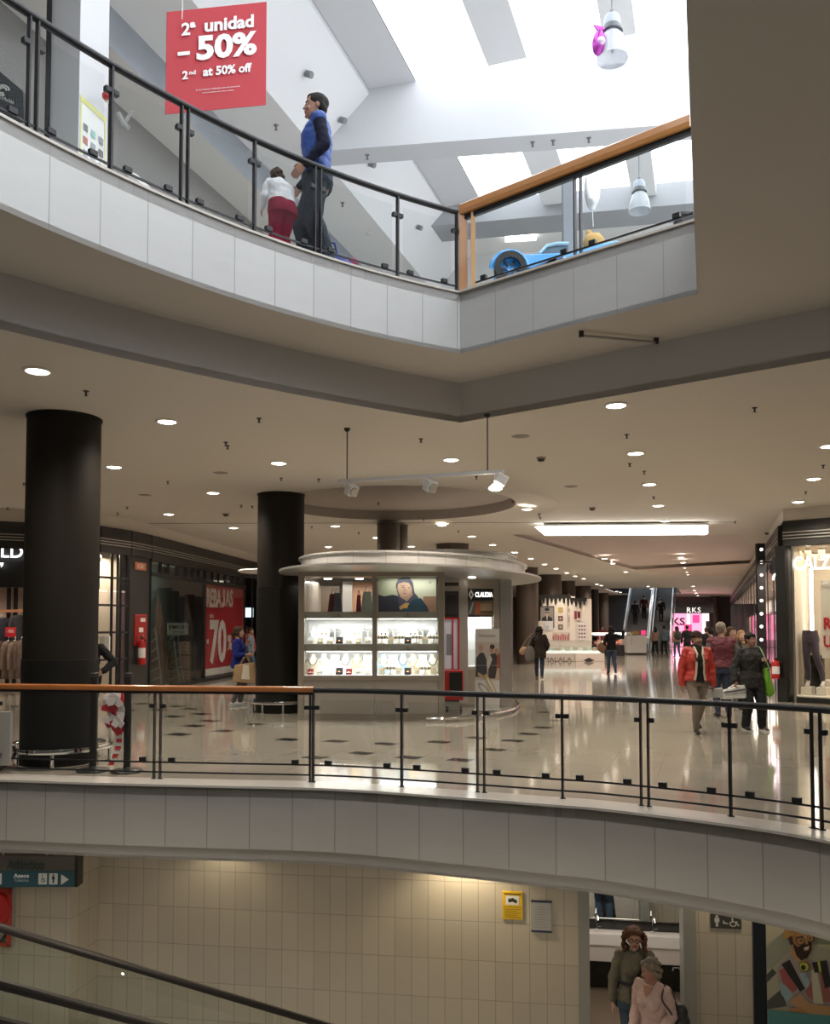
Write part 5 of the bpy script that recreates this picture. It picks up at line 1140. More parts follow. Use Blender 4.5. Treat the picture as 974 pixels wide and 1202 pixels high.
# stepped display wall with black drips
a, c = S(632,700,YS+2.2), S(689,752,YS+2.2); yw = YS+2.2; zt_ = a.z; W = lambda px, py: aty(px, py, yw)
t = thing('cosmetics_display_wall', 'white display wall with black drip border and framed portrait', 'display stand', ((a.x+c.x)/2,yw,0))
MB().box(((W(632,0).x+W(669,0).x)/2,yw+.3,zt_/2), (W(669,0).x-W(632,0).x,.6,zt_)).build('tall_panel', pinkw, t); MB().box(((W(669,0).x+W(688,0).x)/2,yw+.35,W(675,703).z/2), (W(688,0).x-W(669,0).x,.6,W(675,703).z)).build('low_panel', pinkw, t)
def drips(name, px0, px1, py, n, par):
    x0_, x1_, z = W(px0,py).x, W(px1,py).x, W(px0,py).z; b = MB(); top = [(x0_,z+.12),(x1_,z+.12)]; pts = [V((x0_,yw-.02,z+.12))]
    for i in range(n):
        xa, xb = x0_+(x1_-x0_)*i/n, x0_+(x1_-x0_)*(i+1)/n; w = xb-xa; dp = .18+.28*((i*7) % 5)/5
        pts += [V((xa,yw-.02,z-.05)), V((xa+w*.2,yw-.02,z-dp)), V((xa+w*.4,yw-.02,z-dp-.05)), V((xa+w*.55,yw-.02,z-dp)), V((xa+w*.7,yw-.02,z-.05))]
    pts += [V((x1_,yw-.02,z-.05)), V((x1_,yw-.02,z+.12))]
    MB().slab(pts, .03).build(name, frame_m, par)
drips('drip_border', 631.5, 669.5, 701, 8, t); drips('drip_border', 669, 688.5, 704.5, 4, t)
def wprint(name, x0, y0, x1, y1, sh, dy=-.012): printed(name, t, (W(x0,y1).x,yw+dy,W(x0,y1).z), (1,0,0), (0,0,1), W(x1,y1).x-W(x0,y1).x, W(x0,y0).z-W(x0,y1).z, sh)
wprint('framed_portrait', 633.5,711.5,650.5,737, [((.02,.02,.02),RECT),((.30,.27,.25),rect(.05,.05,.95,.95)),((.03,.03,.03),[(.1,.05),(.9,.05),(.85,.45),(.6,.55),(.4,.55),(.15,.45)]),((.45,.36,.30),oval(.5,.68,.14,.17)),((.03,.03,.03),oval(.5,.85,.17,.08)),((.04,.04,.04),rect(.36,.68,.64,.73)),((.6,.58,.56),[(.45,.52),(.55,.52),(.5,.3)])])
wprint('small_screen', 639,729,649,740, [((.72,.72,.74),RECT),((.5,.5,.55),rect(.1,.1,.5,.5))], -.03)
for x, y, c_ in ((655,713,(.55,.42,.08)),(655,723,(.14,.08,.08)),(655,733,(.15,.13,.10))): wprint('product_card', x,y,x+5.5,y+6, [(c_,RECT),((.5,.4,.35),oval(.5,.5,.25,.25))])
wprint('red_print', 673,716,682,728, [((.7,.6,.55),RECT),((.25,.03,.04),rect(.1,.1,.45,.9)),((.10,.02,.03),rect(.5,.2,.9,.85))]); wprint('ornament_print', 665,711,670,738, [((.45,.38,.34),rect(.2,0,.4,1)),((.5,.42,.38),oval(.6,.8,.2,.1)),((.48,.40,.36),oval(.5,.4,.25,.12)),((.45,.38,.34),rect(.6,.1,.75,.6))])
wprint('lipstick_print', 648,742,669,752, [((.68,.58,.50),RECT)]+[((.35+.1*(k%3),.08,.09),rect(.03+.095*k,.1,.09+.095*k,.6+.3*((k*3)%4)/4)) for k in range(10)]); wprint('white_shelf_print', 678,731,688,751, [((.75,.73,.72),RECT)]+[((.3,.12,.12),rect(.1+.3*(k%3),.1+.22*(k//3),.3+.3*(k%3),.2+.22*(k//3))) for k in range(12)])
for k in range(6):
    x = W(674,712).x + (k-2.5)*.0
o = thing('crest_ornament', 'small round portrait ornament on top of the drip display wall', 'ornament', (W(668,704).x,yw+.1,W(668,706).z)); MB().ball(W(668,702)+V((0,.1,0)), (.14,.10,.19), 14, 10).build('head_shape', mat('ornament_tan', (.35,.25,.17), .6), o); MB().box(W(668,706)+V((0,.1,-.02)), (.26,.16,.12)).build('base', frame_m, o)
# stacked white boxes left of the wall
for k in range(6):
    p = S(629+(k % 2),0,YS+1.6); o = MB().box((p.x,YS+1.6,S(0,752,YS+1.6).z+.14+.155*k), (.42-.02*k,.4,.15), MX.Rotation(.12*((k*5)%3-1),3,'Z')).build('white_box', pinkw, None, bevel=.008); tag(o, 'pale stacked box left of the drip display wall, %s from the bottom' % ORD[k], 'box', 'stacked pale boxes')
p = S(629.5,0,YS+1.6); o = MB().box((p.x,YS+1.6,S(0,752,YS+1.6).z/2+.03), (.6,.6,S(0,752,YS+1.6).z+.06)).build('box_plinth', pinkw); tag(o, 'pale plinth carrying the stacked boxes by the cosmetics stand', 'plinth')
# dark stall with warm lit food-like goods
YD = 49; D = lambda px, py: aty(px, py, YD); a, c = D(697,756), D(733,774)
t = thing('dark_stall', 'dark sales stall with warm lit goods between cosmetics counter and white cabinet', 'stall', ((a.x+c.x)/2,YD,0))
MB().box(((a.x+c.x)/2,YD+.5,D(0,757).z/2), (c.x-a.x,1.0,D(0,757).z)).build('counter', frame_m, t); MB().box(((a.x+c.x)/2,YD+.45,D(0,744).z), (c.x-a.x+.2,1.0,.12)).build('lit_top', mat('soft_glow', (1,1,.95), .4, emit=(1,.97,.92), es=1.5), t)
for px in (697,715,733): MB().box((D(px,0).x,YD+.05,(D(0,757).z+D(0,744).z)/2), (.05,.05,D(0,744).z-D(0,757).z)).build('support', steel, t)
MB().box(((a.x+c.x)/2,YD+.3,D(0,744).z-.09), (c.x-a.x-.2,.6,.04)).build('lit_canopy_edge', white_plastic, t)
for i in range(8):
    x = a.x+.15+(c.x-a.x-.3)*i/7; o = thing('boxed_goods', 'small coloured pack on the dark stall counter, %s from the left' % ORD[i], 'pack', (x,YD+.35,D(0,757).z), 'packs on the dark stall')
    m = [mat('goods_red', (.4,.04,.04), .5), mat('goods_orange', (.6,.28,.14), .5), mat('goods_cream', (.7,.6,.5), .5)][i % 3]; MB().box((0,0,.11+.03*(i%2)), (.18,.15,.22+.06*(i%2))).build('carton', m, o, world=False); MB().box((0,-.078,.12), (.12,.006,.08)).build('label', dispw, o, world=False)
light('stall_glow', 'AREA', ((a.x+c.x)/2,YD+.35,D(0,745).z-.12), 30, (1,.75,.6), sx=1.6, sy=.4)
# white cabinet with a pink lit side
YW = 52; D = lambda px, py: aty(px, py, YW); a, c = D(735,741), D(759,766)
t = thing('white_cabinet', 'white rounded sales cabinet with pink lit glass top before the escalators', 'cabinet', ((a.x+c.x)/2,YW,0))
MB().box(((a.x+c.x)/2,YW+.5,D(0,746).z/2+.03), (c.x-a.x,1,D(0,746).z-.06)).build('body', white_plastic, t, bevel=.06); MB().box(((a.x+c.x)/2,YW+.5,.03), (c.x-a.x-.06,.95,.06)).build('plinth', frame_m, t)
MB().box(((a.x+c.x)/2,YW+.5,(D(0,746).z+D(0,738).z)/2), (c.x-a.x-.04,.95,D(0,738).z-D(0,746).z)).build('glass_top', clear_glass, t)
MB().box((c.x-.14,YW+.2,(D(0,746).z+D(0,739).z)/2), (.18,.3,D(0,739).z-D(0,746).z-.1)).build('pink_light', hot, t); MB().box(((a.x+c.x)/2+.05,YW+.4,D(0,745).z+.1), (.35,.3,.2)).build('yellow_pack', mat('pack_yellow', (.5,.35,.08), .5), t); MB().box(((a.x+c.x)/2-.4,YW+.4,D(0,745).z+.08), (.3,.3,.16)).build('white_pack', dispw, t)
# ================================================================ lower level
LWp = lambda px, py, o=0: atplane(px, py, LA-ln*o, LB-ln*o)
for k, (px, off, e) in enumerate(((262,.35,9),(545,.30,55),(860,.35,14))):
    p = lowpt(px) - ln*off; 
    o = MB().lathe([(.001,zh-.02),(.07,zh-.018),(.09,zh-.004),(.09,zh)], (p.x,p.y,0), 20).build('wall_washer', lamp_glow, None, smooth=True); tag(o, 'recessed washer light over the beige tile wall, %s from the left' % ORD[k], 'ceiling light')
    light('washer_beam', 'SPOT', (p.x,p.y,zh-.06), e, (1,.82,.55), .06, spot=math.radians(130), blend=.6)
for x, y, e in ((-3.5,7.2,150),(0,6.4,150),(3.2,5.2,120)):
    light('lower_fill', 'AREA', (x,y,zh-.05) if y > 9 else (x,y,-.2), e*.22, (1,.88,.70), sx=2.5, sy=1.2)  # added general fill for the lower wall, hanging in the void without fixtures
# washroom behind the door opening
jamb = mat('door_jamb_grey', (.34,.34,.31), .4)
for px, w in ((685,.13),(808.5,.14)):
    p = lowpt(px); b = MB(); b.prism([p-ld*w/2-ln*.05, p+ld*w/2-ln*.05, p+ld*w/2+ln*.25, p-ld*w/2+ln*.25], ZL, zh); struct(b.build('door_1' if px < 700 else 'door_2', jamb))
W0, W1 = dl-ld*.9, dr+ld*.7
WD = 2.3
def wp(px, py, o): return atplane(px, py, LA+ln*o, LB+ln*o)
blackm = mat('black_marble', (.022,.021,.020), .2, noise=.8, nscale=3); 
nt = blackm.node_tree
for n in nt.nodes:
    if n.type == 'TEX_NOISE': n.inputs['Scale'].default_value = 5; n.inputs['Distortion'].default_value = 1.5
b = MB(); b.wall([W0+ln*WD, W1+ln*WD], ZL, zh); struct(b.build('wall_washroom_back', blackm))
b = MB(); b.wall([W0+ln*.1, W0+ln*WD], ZL, zh); struct(b.build('wall_washroom_left', tile_m)); b = MB(); b.wall([W1+ln*WD, W1+ln*.1], ZL, zh); struct(b.build('wall_washroom_right', tile_m))
p0_, p1_ = W0+ln*(WD-.24), W1+ln*(WD-.24)
zt_, zm, zb = wp(745,1099,WD-.24).z, wp(745,1113,WD-.24).z, wp(745,1131,WD-.24).z
t = thing('washbasin_counter', 'thick white washbasin counter behind the two women', 'counter', (p0_+p1_)/2+V((0,0,zb)))
b = MB(); b.prism([p0_, p1_, p1_+ln*.235, p0_+ln*.235], zb, zt_); b.build('counter_body', mat('counter_white', (.66,.60,.55), .3), t, bevel=.01)
b = MB(); b.prism([p0_-ln*.015, p1_-ln*.015, p1_, p0_], zm+.02, zt_+.01); b.build('front_edge', mat('counter_edge', (.80,.76,.72), .25), t)
zmir = wp(745,1078.5,WD).z
o = thing('mirror', 'wide wall mirror above the washbasin counter', 'mirror', (W0+W1)/2+ln*(WD-.03)+V((0,0,zmir)))
b = MB(); b.prism([W0+ln*(WD-.03), W1+ln*(WD-.03), W1+ln*(WD-.005), W0+ln*(WD-.005)], zmir, zh-.01); b.build('mirror_glass', mat('mirror_glass', (.85,.87,.86), .02, 1.0), o)
b = MB(); b.prism([W0+ln*(WD-.04), W1+ln*(WD-.04), W1+ln*(WD-.005), W0+ln*(WD-.005)], zmir-.02, zmir); b.build('lower_edge', chrome, o)
for px, lab in ((766,'curved chrome tap on the washbasin counter beside the curly haired woman'),(700,'curved chrome tap at the left end of the washbasin counter')):
    p = wp(px,1095,WD-.12); o = thing('tap', lab, 'tap', (p.x,p.y,zt_), 'taps on the washbasin counter')
    MB().cyl((0,0,0),(0,0,.05),.028,n=14).build('tap_base', chrome, o, world=False, smooth=True); MB().tube([V((0,0,.03)),V((0,0,.20)),V((0,-.04,.245)),V((0,-.10,.24)),V((0,-.13,.20))], .013, 10).build('spout', chrome, o, world=False, smooth=True); MB().box((.04,0,.07),(.06,.015,.012)).build('lever', chrome, o, world=False)
b = MB(); b.prism([W0+ln*(WD-.07), W1+ln*(WD-.07), W1+ln*WD, W0+ln*WD], ZL, wp(745,1172,WD-.07).z); o = b.build('kick_panel', mat('brown_stone', (.15,.105,.075), .35, noise=.2, nscale=3), None); tag(o, 'brown stone panel below the black marble in the washroom', 'wall panel')
p = wp(799,1180,1.2); o = thing('chrome_towel_stand', 'thin chrome stand behind the older woman at the door edge', 'stand', (p.x,p.y,ZL))
zt2 = wp(799,1136,1.2).z; MB().tube([V((p.x,p.y,ZL+.02)), V((p.x,p.y,zt2-.03)), V((p.x-.03,p.y,zt2)), V((p.x-.09,p.y,zt2)), V((p.x-.10,p.y,zt2-.04))], .009, 8).build('pole', chrome, o, smooth=True); MB().cyl((p.x,p.y,ZL),(p.x,p.y,ZL+.02),.12,n=20).build('base', chrome, o)
for dz in (0,.06,.12): MB().ball((p.x-.10+.05*(dz>0),p.y-.05,zt2-.42-dz), .035, 10, 8).build('chrome_knob', chrome, o)
# veined panel above the mirror area as the opposite wall of the washroom is out of sight: entrance ceiling light
m_ = (W0+W1)/2 + ln*1.2; light('washroom_light', 'AREA', (m_.x,m_.y,zh-.03), 26, (1,.93,.85), sx=1.6, sy=.8)
o = MB().box((m_.x,m_.y,zh-.015), (1.0,.3,.03)).build('washroom_ceiling_lamp', tube_glow); tag(o, 'flat ceiling lamp inside the washroom', 'ceiling light')
b = MB(); b.prism([W0+ln*.0, W1, W1+ln*WD, W0+ln*WD], zh-.002, zh); struct(b.build('ceiling_washroom', white_m))
b = MB(); b.prism([W0+ln*.05, W1+ln*.05, W1+ln*WD, W0+ln*WD], ZL, ZL+.012); struct(b.build('floor_washroom', mat('washroom_floor', (.17,.125,.09), .3, noise=.15, nscale=3)))
# wall signs
def onwall(px0, py0, px1, py1, o=.02):
    a, c = LWp(px0,py0,o), LWp(px1,py1,o); w = V((c.x-a.x,c.y-a.y,0)).length; 
    return V((a.x,a.y,c.z)), w, a.z-c.z
def plate(t, name, O, w, h, m, th=.015):
    b = MB(); b.prism([O, O+ld*w, O+ld*w+ln*th, O+ln*th], O.z, O.z+h); return b.build(name, m, t, bevel=.002)
O, w, h = onwall(589.5,1046,613.5,1080); t = thing('cctv_sign', 'yellow video surveillance sign with camera pictogram on the tile wall', 'sign', O)
plate(t, 'plate', O, w, h, mat('sign_yellow', (.80,.52,.02), .4))
printed('print', t, O-ln*.001, ld, (0,0,1), w, h, [((.80,.78,.74),rect(.16,.52,.82,.85)),((.03,.03,.03),[(.28,.68),(.5,.78),(.74,.68),(.68,.58),(.5,.64),(.32,.6)]),((.03,.03,.03),[(.28,.72),(.38,.76),(.42,.66),(.30,.64)]),((.12,.09,.02),rect(.05,.44,.95,.455)),((.25,.17,.02),rect(.08,.89,.92,.94))]+[((.28,.19,.02),rect(.08,.08+.07*k,.92-.2*(k%2),.10+.07*k)) for k in range(5)])
O, w, h = onwall(623,1056.5,648,1095); t = thing('notice_holder', 'grey paper notice in a blue edged holder right of the yellow sign', 'notice', O)
plate(t, 'sheet', O, w, h, mat('notice_paper', (.40,.40,.39), .3)); 
for z in (0, h-.02): plate(t, 'clip_strip', O+V((0,0,z))-ln*.008, w, .022, mat('navy_strip', (.03,.04,.09), .4))
printed('print', t, O-ln*.001, ld, (0,0,1), w, h, [((.46,.46,.45),rect(.06,.06,.94,.94))]+[((.30,.30,.30),rect(.12,.15+.08*k,.85-.1*(k%3),.165+.08*k)) for k in range(9)])
def person_icon(cx, w, col, skirt=False):
    return [(col, oval(cx,.86,.09*w,.07)), (col, [(cx-.13*w,.76),(cx+.13*w,.76),(cx+.16*w,.45),(cx+.08*w,.45),(cx+.08*w,.12),(cx-.08*w,.12),(cx-.08*w,.45),(cx-.16*w,.45)])]
def chair_icon(cx, s, col, bg):
    return [(col, oval(cx-.02*s,.36,.20*s,.20)), (bg, oval(cx-.02*s,.36,.13*s,.13)), (col, oval(cx-.06*s,.86,.06*s,.06)), (col, [(cx-.10*s,.78),(cx-.02*s,.78),(cx,.5),(cx+.16*s,.48),(cx+.24*s,.22),(cx+.34*s,.25),(cx+.33*s,.31),(cx+.27*s,.30),(cx+.20*s,.57),(cx-.08*s,.45)])]
O, w, h = onwall(834,1072.5,870,1091); t = thing('toilet_sign', 'small dark toilet sign with person and wheelchair pictograms beside the door', 'sign', O)
plate(t, 'plate', O, w, h, mat('sign_charcoal', (.05,.05,.048), .4))
ic = (.60,.59,.56); printed('print', t, O-ln*.001, ld, (0,0,1), w, h, person_icon(.2,.55,ic)+[(ic,[(.40,.35),(.40,.62),(.46,.45),(.58,.38),(.56,.32)])]+chair_icon(.74,.6,ic,(.05,.05,.048)))
# big backlit poster with the man in a straw hat
O, w, h = onwall(898,1052,1010,1230,.06); t = thing('advert_poster', 'large framed poster of a smiling bearded man in straw hat and glasses', 'poster', O)
b = plate(t, 'navy_frame', O-ld*.14+V((0,0,-.1)), .14, h+.5, mat('navy_frame', (.006,.012,.022), .35), .06)
pm = []
sk = (.52,.27,.13); skl = (.60,.35,.18); beard = (.045,.026,.018); hat = (.58,.32,.10); shirt = (.42,.36,.36)
def Q(x, y): return ((x-898)/112, 1-(y-1052)/178)
def QL(pts): return [Q(*p) for p in pts]
pm += [((.50,.48,.36),RECT), ((.62,.58,.42),QL([(898,1052),(925,1052),(920,1095),(898,1110)])), ((.36,.38,.30),QL([(898,1115),(930,1085),(935,1110),(905,1140),(898,1140)])), ((.08,.09,.09),QL([(898,1148),(905,1140),(910,1145),(898,1158)])), ((.10,.11,.10),QL([(898,1180),(915,1165),(922,1185),(898,1190)])), ((.60,.58,.36),QL([(955,1085),(1010,1085),(1010,1120),(960,1110)])), ((.30,.33,.22),QL([(952,1092),(974,1100),(1010,1095),(1010,1105),(955,1108)])),
    (shirt,QL([(910,1140),(926,1122),(940,1124),(958,1128),(985,1130),(1010,1150),(1010,1190),(925,1190),(912,1160)])), ((.45,.12,.12),QL([(913,1142),(920,1138),(935,1163),(930,1168),(917,1156)])), ((.36,.52,.56),QL([(912,1156),(920,1160),(930,1172),(922,1180),(915,1170)])), ((.40,.55,.58),QL([(938,1145),(946,1142),(952,1165),(944,1160)])), ((.40,.14,.13),QL([(944,1166),(954,1150),(958,1178),(948,1172)])), ((.68,.66,.48),QL([(952,1140),(958,1136),(966,1180),(954,1180)])), ((.42,.16,.14),QL([(962,1142),(970,1140),(976,1176),(966,1178)])), ((.42,.56,.58),QL([(974,1150),(985,1146),(990,1178),(978,1176)])), ((.45,.14,.13),QL([(990,1150),(1004,1150),(1006,1182),(994,1180)])),
    ((.03,.03,.032),QL([(916,1134),(926,1128),(944,1162),(938,1166)])), ((.035,.035,.037),QL([(953,1130),(971,1126),(973,1140),(956,1142)])), ((.04,.04,.04),QL([(963,1132),(972,1131),(976,1158),(968,1160)])),
    (skl,QL([(926,1112),(936,1120),(950,1130),(952,1140),(940,1134),(928,1122)])), (sk,QL([(927,1098),(934,1090),(950,1088),(955,1096),(954,1110),(948,1122),(938,1126),(930,1115)])), (skl,QL([(934,1095),(945,1092),(950,1100),(944,1110),(936,1108)])),
    (beard,QL([(930,1106),(936,1112),(944,1107),(953,1102),(953,1114),(948,1124),(940,1128),(934,1122)])), (skl,QL([(943,1112),(951,1109),(949,1115),(944,1116)])), ((.75,.70,.62),QL([(944,1112.5),(950,1110.5),(948.5,1113.5),(945,1114.5)])), ((.05,.03,.02),QL([(940,1108),(952,1104),(952,1106),(941,1110.5)])), ((.08,.05,.035),QL([(923,1097),(929,1095),(931,1108),(927,1110)])),
    (hat,QL([(917,1104),(919,1098),(935,1091),(953,1087),(956,1091),(940,1094),(928,1099)])), ((.62,.36,.12),QL([(920,1098),(922,1086),(938,1084),(950,1087),(936,1091)])), ((.40,.20,.06),QL([(921,1096),(936,1090),(952,1087),(936,1092)])),
    ((.10,.06,.03),oval(*Q(939,1104),.052,.030)), (sk,oval(*Q(939,1104),.042,.023)), ((.10,.06,.03),oval(*Q(952,1100),.040,.028)), (sk,oval(*Q(951.6,1100),.032,.022)), ((.04,.03,.02),oval(*Q(940,1103.5),.012,.006)), ((.04,.03,.02),oval(*Q(951,1100),.010,.006)), ((.06,.035,.02),QL([(934,1099.5),(943,1097.5),(943,1099),(934,1101)])), ((.50,.26,.14),QL([(946,1100),(949,1107),(945,1108)])),
    ((.05,.05,.03),oval(*Q(943.5,1135),.058,.037)), ((.60,.62,.10),oval(*Q(943,1135),.050,.031)), ((.03,.03,.03),oval(*Q(942,1136),.026,.018)), ((.58,.60,.12),QL([(959,1127),(962,1126),(964,1140),(961,1140)])),
    (skl,QL([(925,1176),(938,1168),(948,1178),(965,1181),(1010,1182),(1010,1193),(950,1192),(935,1188)])), (sk,QL([(924,1186),(936,1184),(950,1191),(926,1190)])), ((.10,.32,.32),QL([(898,1190),(1010,1193),(1010,1230),(898,1230)]))]
plate(t, 'backing', O-ln*.002, w, h, mat('poster_backing', (.4,.4,.38), .5), .05)
printed('print', t, O-ln*.006, ld, (0,0,1), w, h, pm, .3)
# hanging direction sign
ys = 9.9; SG = lambda px, py, o=0: aty(px, py, ys+o)
sd = V((1,-.03,0)).normalized()
a, c = SG(-40,1005), SG(88,1041); zmid = SG(40,1022).z
t = thing('direction_sign', 'hanging dark direction sign with teal toilet strip and white arrow', 'sign', SG(24,1023))
MB().box(((a.x+c.x)/2,ys+.06,(a.z+zmid)/2), (c.x-a.x,.12,a.z-zmid)).build('grey_board', mat('sign_grey_brown', (.095,.088,.075), .4), t); MB().box(((a.x+c.x)/2,ys+.06,(c.z+zmid)/2), (c.x-a.x,.13,zmid-c.z)).build('teal_strip', mat('sign_teal', (.022,.075,.095), .4), t)
MB().box((c.x+.015,ys+.07,(a.z+c.z)/2+.01), (.035,.16,a.z-c.z+.02)).build('end_cap', frame_m, t)
def sgtext(s, x0, x1, y0, y1, m, b=.0):
    p, q = SG(x0,y0), SG(x1,y1); lettering(s, ((p.x+q.x)/2,ys-.008,(p.z+q.z)/2), (1,0,0), (0,0,1), q.x-p.x, p.z-q.z, m, t, .004, b)
sgtext('Atlántico', 8, 52, 1009, 1020.5, mat('sign_dark_teal', (.030,.050,.050), .4), .02); sgtext('Aseos', 16.5, 34.5, 1025, 1030, white_ink, .02); sgtext('Toilettes', 17, 34, 1031, 1034.8, mat('ink_dim', (.35,.42,.44), .5))
for x0, x1, sh in ((-6,2.2,[]),(45.5,55.3,chair_icon(.5,1.0,(.03,.06,.07),(.6,.6,.57))),(58,67.8,person_icon(.5,1.2,(.03,.04,.05)))):
    p, q = SG(x0,1025), SG(x1,1038); printed('pictogram', t, (p.x,ys-.006,q.z), (1,0,0), (0,0,1), q.x-p.x, p.z-q.z, [((.6,.6,.57),RECT)]+sh)
p, q = SG(72,1026), SG(81,1038.5); printed('arrow', t, (p.x,ys-.006,q.z), (1,0,0), (0,0,1), q.x-p.x, p.z-q.z, [((.6,.6,.57),[(0,0),(1,.5),(0,1)])])
for x in (a.x+.4, c.x-.35): MB().cyl((x,ys+.06,a.z),(x,ys+.06,-.66),.012,n=8).build('hanger', steel, t)
# red fire hose cabinet at the left edge
HP = lambda px, py, o=.0: atplane(px, py, pl2-ln*o, pl-ln*o)
a, c = HP(-30,1042,.12), HP(11,1112,.12); t = thing('glazed_hose_cabinet', 'red framed glazed fire hose cabinet behind the escalator at the left edge', 'fire hose cabinet', (a+c)/2)
w, h = V((c.x-a.x,c.y-a.y,0)).length, a.z-c.z; O = V((a.x,a.y,c.z))
plate(t, 'case', O+ln*.03, w, h, mat('cabinet_grey', (.40,.38,.36), .5), .09)
for dx, dz, ww, hh in ((0,0,w,.05),(0,h-.05,w,.05),(0,0,.05,h),(w-.05,0,.05,h)): plate(t, 'red_frame', O+ld*dx+V((0,0,dz)), ww, hh, mat('frame_red', (.55,.06,.03), .4), .04)
MB().cyl(O+ld*(w*.62)+V((0,0,h*.66))+ln*.02, O+ld*(w*.62)+V((0,0,h*.66))-ln*.05, .20, n=32).build('hose_reel', mat('reel_red', (.62,.03,.03), .35), t)
MB().tube([O+ld*(w*.62+.14*math.cos(k))+V((0,0,h*.26+.13*math.sin(k)))-ln*.01 for k in [i*.5 for i in range(13)]], .02, 8).build('black_hose', frame_m, t, smooth=True); MB().ball(O+ld*(w-.09)+V((0,0,h*.62))-ln*.02, .02, 10, 8).build('knob', chrome, t)
# escalator descending to the right
s0, s1 = aty(0,1089,7.0), aty(380,1203,8.75)
t = thing('escalator', 'glass sided escalator with black handrails descending at the lower left', 'escalator', V((s0.x,s0.y,s0.z-1)))
dirv = (s1-s0); up = V((0,0,1)); far0, far1 = s0-dirv*.9, s1+dirv*.25
hn = V((dirv.y,-dirv.x,0)).normalized()
n0 = aty(0,1156,6.05); off = n0-s0; off = hn*1.15; off.z = 0
n0, n1 = aty(0,1155.5,6.0), aty(155,1203,6.62); nd = n1-n0; k = dirv.length/nd.length
near0, near1 = n0-dirv*.9, n0+dirv*1.2
m0 = aty(0,1180,5.75); 
esc_glass = glass('escalator_glass', (.93,.95,.92), .8)
for nm, p, q in (('far', far0, far1), ('near', near0, near1)):
    hr = MB().sweep([p, p+(q-p)*.5, q], [(-.04,-.025),(.04,-.025),(.045,.0),(.03,.028),(-.03,.028),(-.045,0)]).build('handrail', mat('rubber_black', (.02,.016,.014), .3), t, smooth=True)
    seg = 5
    for i in range(seg):
        a, c = p+(q-p)*(i/seg+.002), p+(q-p)*((i+1)/seg-.002)
        MB().slab([a-up*.04, c-up*.04, c-up*.80, a-up*.80], .012).build('glass_panel', esc_glass, t)
    MB().beam(p-up*.86, q-up*.86, .14, .16).build('skirt', mat('esc_skirt_grey', (.30,.31,.30), .35, .5), t)
MB().beam(near0-up*.20+hn*.20, near1-up*.20+hn*.20, .07, .07).build('outer_trim', 'rubber_black', t); MB().beam(near0-up*.30+hn*.24, near1-up*.30+hn*.24, .30, .05).build('outer_decking', mat('esc_deck_pale', (.42,.47,.45), .3, .4), t)
b = MB(); stp = 30; mid0, mid1 = (far0+near0)/2-up*1.0, (far1+near1)/2-up*1.0; wv = (near0-far0); wv.z = 0
for i in range(stp):
    c = mid0+(mid1-mid0)*((i+.5)/stp); dz = (mid1.z-mid0.z)/stp
    b.box(c, (abs((mid1-mid0).length)/stp*.98, wv.length-.25, abs(dz)), MX.Rotation(math.atan2(dirv.y,dirv.x),3,'Z'))
b.build('steps', mat('esc_step_dark', (.05,.05,.052), .4, .4), t)
for q in (s0+(s1-s0)*.33-up*.08, ): 
    o = MB().cyl(q-hn*.01, q+hn*.01, .006, n=12).build('glass_glint', lamp_glow, t)  # glowing dot standing in for a lamp reflected in the glass
# ================================================================ upper level furnishing
yB = 9.6; BP = lambda px, py: aty(px, py, yB)
# hanging red banner (slightly turned)
A_, B_ = aty(196,14,9.3), aty(313,2,10.1); zA0, zB0 = aty(194.5,134,9.3).z, aty(312.5,123,10.1).z
t = thing('hanging_sale_banner', 'red hanging banner reading second unit minus fifty percent above the curved railing', 'banner', (A_+B_)/2)
bd = V((B_.x-A_.x,B_.y-A_.y,0)); bw = bd.length; bd.normalize(); bn = V((bd.y,-bd.x,0))
bz0, bz1 = (zA0+zB0)/2, (A_.z+B_.z)/2; bh = bz1-bz0
b = MB(); b.add([V((A_.x,A_.y,zA0)), V((B_.x,B_.y,zB0)), B_, A_, V((A_.x,A_.y,zA0))-bn*.012, V((B_.x,B_.y,zB0))-bn*.012, B_-bn*.012, A_-bn*.012], [(0,1,2,3),(5,4,7,6),(0,4,5,1),(3,2,6,7),(0,3,7,4),(1,5,6,2)])
b.build('cloth_sheet', mat('banner_red', (.47,.022,.036), .6), t)
O = V((A_.x,A_.y,zA0))
def btext(s, u0, u1, v0, v1, bold=.03):
    uc = (u0+u1)/2; zc0 = zA0+(zB0-zA0)*uc; zc1 = A_.z+(B_.z-A_.z)*uc; c = V((A_.x,A_.y,0))+bd*(bw*uc)+bn*.018; c.z = zc1+(zc0-zc1)*((v0+v1)/2)
    sl = ((B_.z-A_.z)*(1-(v0+v1)/2)+(zB0-zA0)*(v0+v1)/2)/bw
    lettering(s, c, bd+V((0,0,sl)), (0,0,1), bw*(u1-u0), bh*(v1-v0), white_ink, t, .004, bold)
btext('2ª', .12, .275, .135, .255, .03); btext('unidad', .315, .89, .115, .245, .035)
btext('-', .09, .22, .415, .45, .0); btext('50%', .235, .93, .275, .515, .04)
btext('2', .14, .20, .605, .685, .035); btext('nd', .205, .275, .605, .645, .03); btext('at 50% off', .31, .865, .585, .675, .035)
btext('En los artículos señalizados con esta promoción', .25, .74, .795, .812, .0); btext('Promotional items only in this promotion', .32, .67, .828, .842, .0)
for p in (A_+bd*.18, B_-bd*.15): MB().tube([p, p+V((0,0,4.5))], .004, 6).build('wire', steel, t)
